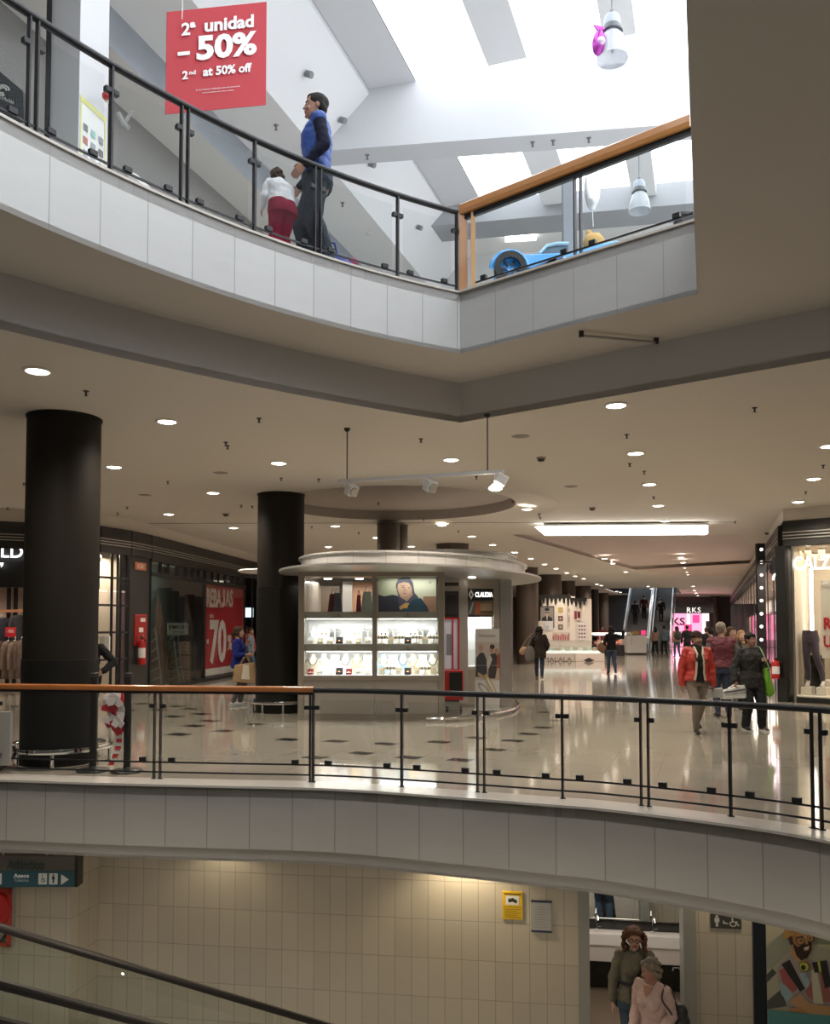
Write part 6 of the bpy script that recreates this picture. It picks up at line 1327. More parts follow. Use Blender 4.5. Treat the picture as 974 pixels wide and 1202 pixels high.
# white pier with directory
pw0, pw1, pw2 = aty(59,100,9.9), aty(93,100,9.25), aty(127,100,9.75)
b = MB(); zt_ = H+8.5
pl_ = [V((pw0.x,pw0.y,0)), V((pw1.x,pw1.y,0)), V((pw2.x,pw2.y,0)), V((pw2.x-.3,pw2.y+.8,0)), V((pw0.x-.1,pw0.y+.7,0))]
t = thing('white_pier', 'broad white pier on the upper floor behind the curved railing', 'pier', (pw1.x,pw1.y+.3,ZU)); b.prism([(p.x,p.y) for p in pl_], ZU, zt_); b.build('pier_body', mat('pier_white', (.74,.76,.79), .45), t)
MB().box((pw0.x-.02,pw0.y-.01,(ZU+zt_)/2), (.05,.05,zt_-ZU)).build('dark_corner_strip', frame_m, t)
PP = lambda px, py: atplane(px, py, V((pw1.x,pw1.y-.02,0)), V((pw2.x,pw2.y-.02,0)))
a, c = PP(94.5,111), PP(123,199); pd_ = V((c.x-a.x,c.y-a.y,0)); w = pd_.length; pd_.normalize(); zt2, zb2 = PP(94.5,111).z, PP(94.5,185).z
o = thing('directory_poster', 'white shop directory poster with yellow edge on the white pier', 'poster', V((a.x,a.y,zb2))); pnn = V((pd_.y,-pd_.x,0))
zmn, zmx = ZU+.15, PP(94.5,111).z
b = MB(); q0, q1 = V((a.x,a.y,0)), V((c.x,c.y,0)); b.prism([q0,q1,q1-pnn*.015,q0-pnn*.015], zmn, zmx); b.build('sheet', mat('poster_white', (.85,.86,.84), .4), o)
lg = [((.15,.16,.17),.12,.80),((.45,.12,.10),.12,.72),((.35,.38,.40),.12,.64),((.3,.36,.40),.12,.55),((.12,.12,.13),.12,.47),((.3,.55,.5),.42,.80),((.3,.32,.35),.42,.72),((.5,.5,.5),.42,.64),((.2,.35,.4),.42,.55),((.25,.25,.25),.42,.47),((.25,.27,.3),.72,.80),((.12,.12,.12),.72,.72),((.08,.08,.09),.72,.63),((.10,.10,.1),.72,.54),((.35,.3,.28),.72,.46)]
printed('print', o, q0+V((0,0,zmn))+pnn*.002, pd_, (0,0,1), w, zmx-zmn, [((.72,.72,.22),rect(0,0,.05,1)),((.72,.72,.22),rect(.95,0,1,1)),((.72,.72,.22),rect(0,.965,1,1))]+[(c_,rect(x,y,x+.17,y+.045)) for c_,x,y in lg]+[((.4,.4,.4),rect(.12+.3*(k%3),.2+.05*(k//3),.3+.3*(k%3),.212+.05*(k//3))) for k in range(12)])
p = aty(125,113,9.55); o = thing('fire_alarm_bell', 'small red fire alarm sounder on the edge of the white pier', 'alarm', p); MB().lathe([(.001,0),(.045,0),(.048,.02),(.036,.04),(.001,.05)], (0,0,0), 20).build('red_dome', red_paint, o, world=False, smooth=True).matrix_local = MX.Rotation(PI/2,4,'X'); MB().cyl((0,0,0),(0,.05,0),.05,n=20).build('base', white_plastic, o, world=False)
# things at the far left: dark store board and steel trusses

t = thing('dark_store_board', 'dark grey board with white swirl emblem and small lettering at upper left', 'sign', aty(10,105,11)); MB().slab([aty(-30,70,11),aty(-30,150,11),aty(28,140,11),aty(27,107,11),aty(0,84,11)], -.06).build('board', mat('board_slate', (.075,.085,.095), .45), t)
for r_ in (.05,.085): MB().tube([aty(3,106,10.9)+V((r_*math.cos(k*.5),0,r_*.8*math.sin(k*.5))) for k in range(11)], .012, 6).build('swirl_emblem', white_ink, t)
lettering('o & Mas Bebé', aty(8,117,10.93), V((1,0,-.42)), (0,0,1), .20, .05, white_ink, t, .004)
tr = mat('truss_grey', (.36,.36,.35), .5); t = thing('steel_truss', 'light grey steel roof truss at the upper left corner', 'truss', aty(10,30,13))
for a, c in (((-30,-5),(32,52)),((-30,30),(32,38)),((2,8),(2,34)),((16,20),(16,40)),((-30,12),(5,36)),((20,0),(20,46))): MB().beam(aty(*a,13), aty(*c,13), .09, .09).build('truss_bar', tr, t)
b = MB(); b.wall([V((-9,14,0)), V((-5.6,12.0,0))], ZU, H+8.5); struct(b.build('wall_upper_end', mat('upper_grey_end', (.30,.31,.30), .6)))
t = thing('wall_bracket', 'grey angled bracket pipe behind the railing right of the white pier', 'bracket', aty(141,140,10.5)); MB().tube([aty(139,133,10.4), aty(146,146,10.4), aty(151,150,10.4)], .03, 8).build('arm', tr, t); MB().tube([aty(146,146,10.4), aty(156,128,10.4)], .022, 8).build('strut', tr, t)
# white sloping ramp edge seen through the bottom of the railing
o = MB().beam(aty(155,205,9.6), aty(172,222,9.3), .1, .05).build('white_kerb', white_plastic); tag(o, 'white slanted kerb end visible under the curved railing', 'kerb')
# small spotlights and sensors on the roof faces
def onplane(px, py, s0, z0, s1, z1):       # intersection with a roof strip
    P = st(s0,0,z0); u = E1; v = st(s1,0,z1)-P; n = u.cross(v); d = ray(px, py); e = V((0,0,EYE)); k = n.dot(P-e)/n.dot(d); return e+d*k, n.normalized()
for px, py, sp, lab in ((358,86,(-7.02,H+9.13,-6.05,H+10.2),'small grey spotlight on the white slope above the man'),(398,140,(-7.02,H+9.13,-6.05,H+10.2),'small grey spotlight on the slope behind the man'),(433,192,(-7.02,H+9.13,-6.05,H+10.2),'small grey spotlight on the slope right of the man'),(489,266,(-7.02,H+9.13,-6.05,H+10.2),'small grey spotlight low on the slope near the corner post'),(475,15,(-5.16,H+10.3,-5.1,H+10.5),'tiny grey spotlight beside the upper skylight')):
    p, n = onplane(px, py, *sp)
    if n.z > 0: n = -n
    o = thing('roof_spotlight', lab, 'spotlight', p, 'small spotlights on the roof'); MB().cyl(p, p+n*.10+V((.05,-.03,0)), .055, .06, 14).build('can', mat('can_grey', (.22,.23,.24), .5), o); MB().cyl(p-n*.01, p+n*.02, .07, n=14).build('mount_plate', white_plastic, o)
for px, py, lab in ((324,147,'first sprinkler behind the man under the pale upper ceiling'),(402,238,'sprinkler low behind the railing right of the man')):
    p, n = onplane(px, py, -8.22, H+9.13, -7.02, H+9.13); o = thing('ceiling_sprinkler', lab, 'sprinkler', p, 'sprinklers under the upper ceiling'); MB().lathe([(.001,0),(.045,0),(.02,-.02),(.015,-.08),(.03,-.085),(.001,-.095)], p, 12).build('body', mat('sprinkler_grey', (.2,.2,.2), .4), o)
p, n = onplane(434,274,-8.22,H+9.13,-7.02,H+9.13); o = MB().lathe([(.001,-.02),(.08,-.018),(.11,0)], p, 20).build('ceiling_detector', white_plastic, None, smooth=True); tag(o, 'flat round detector on the pale ceiling seen through the railing', 'detector')
for px, py, lab in ((625,167,'left sprinkler on the beam edge above the wooden handrail'),(649,165,'middle sprinkler on the beam edge above the wooden handrail'),(691,162,'right sprinkler on the beam edge above the wooden handrail'),(431,182,'sprinkler at the left end of the white roof beam')):
    p = atz(px, py, H+9.15); o = thing('ceiling_sprinkler', lab, 'sprinkler', p, 'sprinklers under the roof beam'); MB().lathe([(.001,0),(.045,0),(.02,-.02),(.015,-.08),(.03,-.085),(.001,-.095)], p, 12).build('body', 'sprinkler_grey', o)
# pendant bell lamps
acr = bpy.data.materials.new('milky_acrylic'); acr.use_nodes = True; nt = acr.node_tree; pb_ = nt.nodes['Principled BSDF']; pb_.inputs['Base Color'].default_value = (.70,.74,.79,1); pb_.inputs['Roughness'].default_value = .15; pb_.inputs['Transmission Weight'].default_value = .0; pb_.inputs['Alpha'].default_value = .68; MATS['milky_acrylic'] = acr
def pendant(px, py0, py1, wpx, y, ytop, label):
    a, c = aty(px,py0,y), aty(px,py1,y); w = wpx/FP*y/2; h = a.z-c.z
    t = thing('pendant_lamp', label, 'pendant lamp', a, 'bell pendant lamps under the skylight')
    z = lambda f: a.z-h*f
    MB().tube([V((a.x,a.y,ytop)), V((a.x,a.y,z(0)))], .012, 8).build('cord', mat('cord_grey', (.25,.26,.28), .5), t)
    MB().lathe([(.001,z(0)),(.03,z(0)),(.035,z(.08)),(.012,z(.09))], (a.x,a.y,0), 14).build('hook', mat('cord_grey', (.25,.26,.28), .5), t)
    MB().lathe([(.001,z(.10)),(w*.42,z(.12)),(w*.52,z(.18)),(w*.54,z(.36)),(w*.50,z(.40))], (a.x,a.y,0), 28).build('gear_housing', mat('lamp_blue_grey', (.50,.56,.63), .4), t, smooth=True)
    MB().lathe([(w*.55,z(.33)),(w*.68,z(.45)),(w*.60,z(.47)),(w*.45,z(.44))], (a.x,a.y,0), 28).build('collar', mat('collar_grey', (.12,.13,.14), .45), t, smooth=True)
    MB().lathe([(w*.50,z(.46)),(w*.70,z(.55)),(w*.88,z(.72)),(w*.98,z(.90)),(w*1.0,z(1.0)),(w*.97,z(1.0)),(w*.85,z(.72)),(w*.48,z(.47))], (a.x,a.y,0), 32).build('bell_shade', acr, t, smooth=True)
    MB().lathe([(.001,z(.75)),(w*.16,z(.72)),(w*.06,z(.86)),(.001,z(.87))], (a.x,a.y,0), 3).build('lamp_bulb', mat('bulb_grey', (.5,.5,.5), .3), t)
    return a, w, h
a, w, h = pendant(718, 12, 70, 38, 12.6, H+10.12, 'larger bell pendant lamp with a purple balloon caught on it')
pendant(750, 208, 248, 26, 17.6, H+10.2, 'smaller bell pendant lamp above the blue toy car')
p = aty(702.5,50,12.45); o = thing('purple_foil_balloon', 'purple patterned foil balloon stuck against the larger pendant lamp', 'balloon', p)
MB().ball(p, (.10,.10,.20), 16, 12, MX.Rotation(.1,3,'Y')).build('foil_body', mat('foil_purple', (.45,.06,.42), .25, .5, noise=.6, nscale=9), o, smooth=True); MB().slab([p+V((-.02,-.02,.18)),p+V((-.08,-.02,.27)),p+V((.05,-.02,.24)),p+V((.10,-.02,.20))], .03).build('foil_fin', 'foil_purple', o); MB().ball(p+V((.02,-.06,-.02)), (.07,.06,.07), 12, 8).build('pale_patch', mat('foil_pale', (.7,.55,.7), .3, .3), o, smooth=True)
p = aty(695,222,13.5); o = thing('clear_balloon', 'clear foil balloon hanging over the wooden handrail post', 'balloon', p); MB().ball(p, (.13,.08,.36), 16, 12).build('foil_body', mat('foil_clear', (.75,.77,.78), .2, .55, bump=.6, bscale=9), o, smooth=True); MB().tube([p+V((0,0,-.36)), p+V((.01,0,-.62))], .006, 6).build('tail', white_plastic, o)
# grey mullion of the far glazing behind the wooden handrail
p = aty(668,260,14.0); o = MB().beam(V((p.x,p.y,ZU)), V((p.x,p.y,aty(668,205,14).z)), .22, .18).build('grey_mast', mat('mast_grey', (.27,.29,.32), .5)); tag(o, 'grey square mast behind the wooden handrail beside the toy car', 'mast')
for (x0,y0),(x1,y1),lab in (((593,280),(629,278),'short bright lamp strip reflected height left of the mast'),((598,272),(626,270),'upper bright lamp strip left of the mast')):
    p, q = aty(x0,y0,21.5), aty(x1,y1,21.5); o = MB().beam(p, q, .10, .14).build('strip_lamp', tube_glow); tag(o, lab.replace('reflected height ',''), 'lamp')
# ================================================================ people
FOLD = bpy.data.textures.new('folds', 'CLOUDS'); FOLD.noise_scale = .085; FOLD.noise_depth = 1
def remeshed(mb, name, m, parent, vox, smooth=5, fac=.5, local=True, fold=0):
    me = bpy.data.meshes.new(name); me.from_pydata([tuple(p) for p in mb.v], [], mb.f)
    bm = bmesh.new(); bm.from_mesh(me); bmesh.ops.recalc_face_normals(bm, faces=bm.faces); bm.to_mesh(me); bm.free()
    o = bpy.data.objects.new(name, me); COL.objects.link(o)
    r = o.modifiers.new('r', 'REMESH'); r.mode = 'VOXEL'; r.voxel_size = vox
    s = o.modifiers.new('s', 'SMOOTH'); s.factor = fac; s.iterations = smooth
    if fold:
        dm = o.modifiers.new('d', 'DISPLACE'); dm.texture = FOLD; dm.strength = fold; dm.mid_level = .5
    dg = bpy.context.evaluated_depsgraph_get(); me2 = bpy.data.meshes.new_from_object(o.evaluated_get(dg)); o.modifiers.clear(); o.data = me2; bpy.data.meshes.remove(me)
    me2.name = name; me2.materials.clear(); me2.materials.append(m if not isinstance(m, str) else MATS[m])
    for p in me2.polygons: p.material_index = 0; p.use_smooth = True
    o.parent = parent
    if not local: o.location = -V(parent.location)
    return o
def cap(b, p, r0, q, r1, n=12):
    p, q = V(p), V(q); d = q-p
    if d.length < 1e-5: return b.ball(p, max(r0, r1), n, 8)
    z = d.normalized(); x = z.orthogonal().normalized(); y = z.cross(x); rows = []
    for k in (3,2,1,0): a = k*PI/8; rows.append((p - z*(r0*math.sin(a)), r0*math.cos(a)))
    for k in (0,1,2,3): a = k*PI/8; rows.append((q + z*(r1*math.sin(a)), r1*math.cos(a)))
    vs = [c + (x*math.cos(2*PI*j/n)+y*math.sin(2*PI*j/n))*r for c, r in rows for j in range(n)]
    fs = [(i*n+j,i*n+(j+1)%n,(i+1)*n+(j+1)%n,(i+1)*n+j) for i in range(len(rows)-1) for j in range(n)] + [tuple(range(n))[::-1], tuple((len(rows)-1)*n+j for j in range(n))]
    return b.add(vs, fs)
def loft(b, rings, f, n=24):
    """rings: (z, rx, ry, cy[, cx]); f maps points to the pose"""
    vs = []
    for r in rings:
        z, rx, ry, cy = r[:4]; cx = r[4] if len(r) > 4 else 0
        for k in range(n):
            a = 2*PI*k/n; c, s = math.cos(a), math.sin(a)
            vs.append(f(V((cx + rx*math.copysign(abs(c)**.85, c), cy + ry*math.copysign(abs(s)**.85, s), z))))
    fs = [(i*n+k,i*n+(k+1)%n,(i+1)*n+(k+1)%n,(i+1)*n+k) for i in range(len(rings)-1) for k in range(n)] + [tuple(range(n))[::-1], tuple((len(rings)-1)*n+k for k in range(n))]
    return b.add(vs, fs)
EYEW = mat('eye_white', (.42,.39,.36), .4); IRIS = mat('eye_iris', (.05,.035,.025), .2)
class Fig:
    def __init__(s, label, p, rz, H=1.68, female=False, lean=0, twist=0, headyaw=0, headpitch=0, arms=None, legs=None, skin=(.42,.25,.18), vox=.010, girth=1.0, side=0):
        s.k = H/1.70; s.f = female; s.lean = lean; s.vox = vox; s.g = girth; s.hy, s.hp, s.side = headyaw, headpitch, side
        s.t = thing('person', label, 'person', p, None, rz); s.skin = mat('skin_%d_%d_%d' % tuple(int(c*99) for c in skin), skin, .5)
        k = s.k; sh = .165 if female else .19
        s.hipx = .088
        arms = arms or {}
        s.sh = {i: s.pose(V((i*sh, .01, 1.368))*k) for i in (-1, 1)}
        s.el, s.wr, s.pn = {}, {}, {}
        for i in (-1, 1):                      # +1: the person's left
            e, w = arms.get(i, ((.07*i, .03, -.28), (.075*i, -.03, -.52)))
            s.el[i] = s.sh[i] + V(e)*k; s.wr[i] = s.sh[i] + V(w)*k
        legs = legs or {}
        s.an, s.kn, s.hi = {}, {}, {}
        for i in (-1, 1):
            dx, dy, dz = legs.get(i, (0, 0, 0)); h = V((i*s.hipx, 0, .90))*k; a = V((i*(.085)+dx, dy+.01, .085+dz))*k
            L1, L2 = .43*k, .415*k; d = (a-h); L = min(d.length, (L1+L2)*.998); dn = d.normalized(); c = (L1*L1+L*L-L2*L2)/(2*L); hh = math.sqrt(max(0, L1*L1-c*c))
            fw = V((0,-1,0)); fw = (fw - dn*fw.dot(dn)).normalized(); s.hi[i] = h; s.kn[i] = h + dn*c + fw*hh; s.an[i] = h + dn*L
        s.hc = s.pose(V((0, -.012, 1.585))*k)
        s.R = MX.Rotation(headyaw, 3, 'Z') @ MX.Rotation(headpitch + lean*.5, 3, 'X')
    def pose(s, p):
        z = p.z/s.k; w = min(1, max(0, (z-.92)/.30)); w = w*w*(3-2*w); a = s.lean*w; b = s.side*w
        o = V((0,0,.95*s.k)); q = p-o
        return o + MX.Rotation(b, 3, 'Y') @ (MX.Rotation(a, 3, 'X') @ q)
    def hp_(s, p): return s.hc + s.R @ (V(p)*s.k)
    def torso(s, d=0, z0=.80, z1=1.45, flare=0, narrow=0):
        k, g = s.k, s.g; f = s.f
        R = [(.76,.16,.115,.0),(.84,.170 if f else .165,.125,.005),(.92,.172 if f else .163,.122,.0),(1.04,.132 if f else .148,.098,.0),(1.14,.138 if f else .155,.105,-.005),(1.26,.152 if f else .175,.118,-.008),(1.33,.150 if f else .176,.105,.0),(1.385,.118 if f else .138,.080,.008),(1.425,.070,.060,.012),(1.47,.056,.056,.010)]
        def at(z):
            for a, b in zip(R[:-1], R[1:]):
                if a[0] <= z <= b[0]:
                    t = (z-a[0])/(b[0]-a[0]); return [a[j]+(b[j]-a[j])*t for j in range(4)]
            return list(R[0]) if z < R[0][0] else list(R[-1])
        zs = [z0] + [r[0] for r in R if z0+.02 < r[0] < z1-.015] + [z1]; out = []
        for z in zs:
            r = at(z); fl = flare*max(0, (1.04-z)/.3) + .0
            out.append((z*k, (r[1]*g+d+fl)*k, (r[2]*g+d+fl*.7)*k, r[3]*k))
        return out
    def legcaps(s, b, d=0, to=1.0, wide=0):
        k = s.k
        for i in (-1, 1):
            h, n, a = s.hi[i], s.kn[i], s.an[i]
            cap(b, h+V((0,0,-.02*k)), (.088+d)*k*s.g, n, (.058+d+wide)*k); e = n+(a-n)*to
            m = n+(e-n)*.3+V((0,.008*k,0)); cap(b, n, (.058+d+wide)*k, m, (.056+d+wide)*k); cap(b, m, (.056+d+wide)*k, e, (.037+d+wide*1.2)*k)
    def armcaps(s, b, d=0, to=1.0, up=1.0):
        k = s.k
        for i in (-1, 1):
            S, E, W = s.sh[i], s.el[i], s.wr[i]
            if up < 1: cap(b, S, (.056+d)*k, S+(E-S)*up, (.05+d)*k); continue
            cap(b, S, (.048+d)*k, S+(E-S)*.45, (.046+d)*k); cap(b, S+(E-S)*.45, (.046+d)*k, E, (.038+d)*k); cap(b, E, (.038+d)*k, E+(W-E)*.3, (.038+d)*k); cap(b, E+(W-E)*.3, (.038+d)*k, E+(W-E)*to, (.027+d)*k)
    def hand(s, b, i, curl=.5):
        k = s.k; W = s.wr[i]; d = (W-s.el[i]).normalized(); inn = V((-i,0,0)) - d*(-i*d.x)
        if inn.length < .2: inn = V((0,0,-1)) - d*(-d.z)
        inn.normalize(); fw = d.cross(inn).normalized()
        if fw.y > 0: fw = -fw
        pc = W + d*.045*k
        for j in range(4): cap(b, W+fw*(.018-.012*j)*k+d*.005*k, .014*k, W+fw*(.032-.0215*j)*k+d*.085*k, .0125*k, 8)
        for j, L in enumerate((.072,.080,.074,.058)):
            p = W+fw*(.032-.0215*j)*k+d*.088*k; a = curl*.5
            q = p+(d*math.cos(a)+inn*math.sin(a))*L*.5*k; a2 = curl*1.5; r = q+(d*math.cos(a2)+inn*math.sin(a2))*L*.5*k
            cap(b, p, .0092*k, q, .0085*k, 8); cap(b, q, .0085*k, r, .0068*k, 8)
        p = W+fw*.022*k+d*.02*k; q = p+(fw*.75+d*.6+inn*.35).normalized()*.042*k; r = q+(fw*.2+d*.9+inn*.4).normalized()*.034*k
        cap(b, p, .013*k, q, .0105*k, 8); cap(b, q, .0105*k, r, .008*k, 8)
    def body(s, curl=.5, face=True):
        k = s.k; b = MB(); I = lambda p: s.pose(p)
        loft(b, s.torso(-.006), I); s.legcaps(b, -.004); s.armcaps(b, -.002)
        for i in (-1, 1):
            s.hand(b, i, curl); a = s.an[i]; cap(b, a+V((0,.02,-.03))*k, .035*k, a+V((0,-.15,-.055))*k, .026*k)
        cap(b, s.pose(V((0,.012,1.42))*k), .054*k, s.hp_((0,.018,-.075)), .050*k)
        H = [(-.115,.020,-.086,-.034),(-.103,.038,-.094,-.012),(-.075,.054,-.096,.025),(-.04,.063,-.094,.062),(0,.069,-.091,.086),(.03,.073,-.092,.095),(.06,.072,-.089,.094),(.085,.063,-.076,.082),(.104,.043,-.048,.058),(.114,.015,-.016,.024)]
        vs = []; n = 24
        for z, w, f, bk in H:
            for j in range(n):
                a = 2*PI*j/n; c, q = math.cos(a), math.sin(a); cy, ry = (f+bk)/2, (bk-f)/2
                vs.append(s.hp_((w*math.copysign(abs(c)**.9, c), cy+ry*math.copysign(abs(q)**.9, q), z)))
        b.add(vs, [(i*n+j,i*n+(j+1)%n,(i+1)*n+(j+1)%n,(i+1)*n+j) for i in range(len(H)-1) for j in range(n)] + [tuple(range(n))[::-1], tuple((len(H)-1)*n+j for j in range(n))])
        cap(b, s.hp_((0,-.090,.016)), .009*k, s.hp_((0,-.112,-.026)), .0135*k, 8)
        for i in (-1, 1):
            cap(b, s.hp_((i*.010,-.098,-.028)), .010*k, s.hp_((i*.013,-.094,-.028)), .008*k, 8); cap(b, s.hp_((i*.012,-.086,.030)), .012*k, s.hp_((i*.045,-.072,.028)), .011*k, 8)
            cap(b, s.hp_((i*.036,-.078,-.030)), .020*k, s.hp_((i*.040,-.070,-.040)), .02*k, 8); b.ball(s.hp_((i*.074,.012,-.008)), (.010*k,.022*k,.031*k), 10, 8)
        cap(b, s.hp_((-.018,-.090,-.062)), .009*k, s.hp_((.018,-.090,-.062)), .009*k, 8); cap(b, s.hp_((0,-.088,-.10)), .018*k, s.hp_((0,-.085,-.098)), .018*k, 8)
        o = remeshed(b, 'body', s.skin, s.t, s.vox)
        if face:
            lip = mat('lips', (.30,.10,.09), .45)
            m = MB(); cap(m, s.hp_((-.022,-.094,-.056)), .005*k, s.hp_((0,-.102,-.054)), .0075*k, 8); cap(m, s.hp_((.022,-.094,-.056)), .005*k, s.hp_((0,-.102,-.054)), .0075*k, 8); cap(m, s.hp_((-.015,-.098,-.066)), .0065*k, s.hp_((.015,-.098,-.066)), .0065*k, 8); m.build('mouth', lip, s.t, smooth=True, world=False)
            for i in (-1, 1):
                e = MB().ball(s.hp_((i*.031,-.0815,.006)), .0108*k, 12, 8).build('eye', EYEW, s.t, smooth=True, world=False); MB().ball(s.hp_((i*.031,-.0888,.006)), .0058*k, 10, 6).build('iris', IRIS, e, smooth=True, world=False)
        return o
    def brows(s, m):
        for i in (-1, 1):
            b = MB(); cap(b, s.hp_((i*.014,-.099,.027)), .004*s.k, s.hp_((i*.046,-.084,.028)), .003*s.k, 6); b.build('eyebrow', m, s.t, world=False)
    def top(s, name, m, d=.012, z0=.86, sleeve=1.0, up=1.0, arms=True, flare=0, z1=1.45, chest=True, vox=None):
        b = MB(); k = s.k; loft(b, s.torso(d, z0, z1, flare), s.pose)
        if arms: s.armcaps(b, d+.004, sleeve, up)
        for i in (-1, 1):
            cap(b, s.pose(V((i*.06,.01,1.388))*k), (.040+d)*k, s.sh[i], (.046+d)*k)
            if s.f and chest: b.ball(s.pose(V((i*.07,-.085,1.235))*k), (.062+d)*k, 12, 8)
        return remeshed(b, name, m, s.t, vox or s.vox, fold=.030)
    def sleeves(s, name, m, d=.012, to=1.0):
        for i in (-1, 1):
            b = MB(); k = s.k; cap(b, s.sh[i], (.048+d)*k, s.el[i], (.040+d)*k); cap(b, s.el[i], (.040+d)*k, s.el[i]+(s.wr[i]-s.el[i])*to, (.028+d)*k); remeshed(b, name, m, s.t, s.vox, fold=.022)
    def trousers(s, name, m, d=.010, z1=.99, to=1.0, wide=0):
        b = MB(); loft(b, s.torso(d-.001, .80, z1), s.pose); s.legcaps(b, d, to, wide); return remeshed(b, name, m, s.t, s.vox, fold=.020)
    def shoes(s, m, sole=None):
        k = s.k
        for i in (-1, 1):
            b = MB(); a = s.an[i]; dz = a.z - .085*k
            cap(b, a+V((0,.025,-.035))*k, .044*k, a+V((i*.01,-.08,-.045))*k, .042*k); cap(b, a+V((i*.01,-.08,-.047))*k, .042*k, a+V((i*.012,-.165,-.056))*k, .030*k)
            o = remeshed(b, 'shoe', m, s.t, s.vox)
            if sole:
                q = MB(); q.prism([(a.x+x*k, a.y+y*k) for x, y in ((-.038,.07),(.038,.07),(.045,-.08),(.036,-.18),(.0,-.20),(-.03,-.18),(-.042,-.08))], a.z-.085*k, a.z-.06*k); so = q.build('sole', sole, o, world=False)
    def hair(s, style, m):
        b = MB(); k = s.k; vox = max(.008, s.vox)
        R3 = s.R
        def el(c, r, n=18): b.ball(s.hp_(c), [x*k for x in r], n, 12, R3)
        el((0,.017,.046), (.084,.107,.088)); el((0,.048,.0), (.073,.060,.085))
        random.seed(len(s.t['label']))
        if style == 'short':
            el((-.0,-.03,.085), (.058,.055,.038)); [el((i*.066,.03,.01), (.016,.04,.05)) for i in (-1,1)]
        if style in ('bob','curly'):
            N = 90 if style == 'curly' else 26
            for j in range(N):
                a = -.75 + (PI+1.5)*j/(N-1) ; z = .10-.24*((j*7) % 11)/10; rr = (.088+.014*random.random()+(.030 if style == 'curly' else 0))*(1-.45*max(0,(z-.02)/.08))
                if math.sin(a) < -.45 and z < .055: continue
                b.ball(s.hp_((rr*math.cos(a), .018+rr*1.05*math.sin(a), z)), ((.018 if style == 'curly' else .030)+.010*random.random())*k, 10, 8)
            for x in (-.05,-.02,.02,.05): el((x,-.048,.088), (.034,.042,.030))
        if style in ('long','pony'):
            el((-.0,-.03,.085), (.060,.055,.036)); [el((i*.068,.02,-.01), (.018,.045,.07)) for i in (-1,1)]
        if style == 'long':
            for x in (-.055,-.02,.02,.055): cap(b, s.hp_((x,.075,.0)), .038*k, s.pose(V((x*1.1,.095,1.38))*k), .028*k)
        if style == 'pony':
            cap(b, s.hp_((0,.10,.03)), .030*k, s.hp_((0,.14,-.04)), .032*k); cap(b, s.hp_((0,.14,-.04)), .032*k, s.hp_((0,.11,-.17)), .014*k)
        if style == 'bald': pass
        return remeshed(b, 'hair', m, s.t, vox if style != 'curly' else .006, 3 if style != 'curly' else 2, fold=.012)
    def w(s, p):                         # local point to world
        return s.t.matrix_basis @ V(p) if False else V(s.t.location) + MX.Rotation(s.t.rotation_euler.z, 3, 'Z') @ V(p)
def fabric(name, c, noise=.12, ns=5): return mat(name, c, .85, noise=noise, nscale=ns, bump=.25, bscale=14, spec=.25)
black_cloth = fabric('cloth_black', (.012,.012,.014)); jeans = fabric('denim_dark', (.030,.042,.070)); jeans2 = fabric('denim_blue', (.055,.085,.135)); navy = fabric('cloth_navy', (.010,.012,.030)); brownhair = mat('hair_brown', (.055,.032,.020), .7, noise=.4, nscale=25, spec=.2); darkhair = mat('hair_dark', (.015,.012,.010), .6, noise=.3, nscale=25, spec=.2); greyhair = mat('hair_grey', (.20,.175,.15), .7, noise=.35, nscale=25, spec=.2); shoe_b = mat('shoe_black', (.012,.012,.012), .4); shoe_w = mat('shoe_pale', (.62,.62,.62), .5)
def on(px, py, z=0): return atz(px, py, z)
def toward(px_dir): return 0
# ---------------------------------------------------------------- upper floor: man and child at the railing
q = along(ur_line, len_at_px(ur_line, 391, ZU+.6)); pm_ = q[0] + V((-q[1].y, q[1].x, 0))*.34; pm_.z = ZU-.012
Hm = aty(370, 111, pm_.y).z - ZU
f = Fig('man with short dark hair in blue sleeveless vest at the curved railing, facing left', pm_, -PI/2+.15, Hm, headyaw=.05, arms={1:((.07,.05,-.28),(.03,-.13,-.46)), -1:((-.06,-.03,-.28),(-.02,-.17,-.46))}, legs={1:(0,.10,0), -1:(.0,-.08,0)}, skin=(.36,.19,.13), vox=.007)
f.body(.6); f.hair('short', darkhair); f.brows(darkhair)
f.trousers('trousers', fabric('cloth_slate_trousers', (.035,.045,.060)), .020, wide=.012); f.sleeves('sleeve', navy, .014, .94); f.top('vest', mat('vest_blue', (.028,.085,.34), .55, noise=.1, nscale=4, bump=.3, bscale=7), .028, .90, arms=False, z1=1.44, vox=.009)
b = MB(); loft(b, [(1.42*f.k,.078*f.k,.078*f.k,.008*f.k),(1.50*f.k,.070*f.k,.072*f.k,.0)], f.pose); b.build('collar', 'vest_blue', f.t, smooth=True, world=False); f.shoes(shoe_b)
b = MB(); b.tube([f.hp_((.012,-.075,-.115)), f.pose(V((.03,-.135,1.36))*f.k)], .004, 6); b.build('zip_cord', steel, f.t, world=False)
q = along(ur_line, len_at_px(ur_line, 350, ZU+.5)); pc_ = q[0] + V((-q[1].y, q[1].x, 0))*.33; pc_.z = ZU-.012
f = Fig('child in white top and red trousers leaning on the curved railing, seen from behind', pc_, PI+.7, 1.10, lean=.30, girth=1.38, arms={1:((.10,.0,-.26),(.04,-.16,-.40)), -1:((-.13,-.08,-.26),(-.08,-.26,-.36))}, skin=(.40,.25,.18), vox=.007)
f.body(.6); f.hair('bob', brownhair); f.trousers('trousers', fabric('cloth_crimson', (.22,.010,.035)), .030, 1.02, wide=.015); f.top('white_top', fabric('cloth_white', (.70,.71,.74), .05), .024, .93, chest=False); f.shoes(shoe_w)
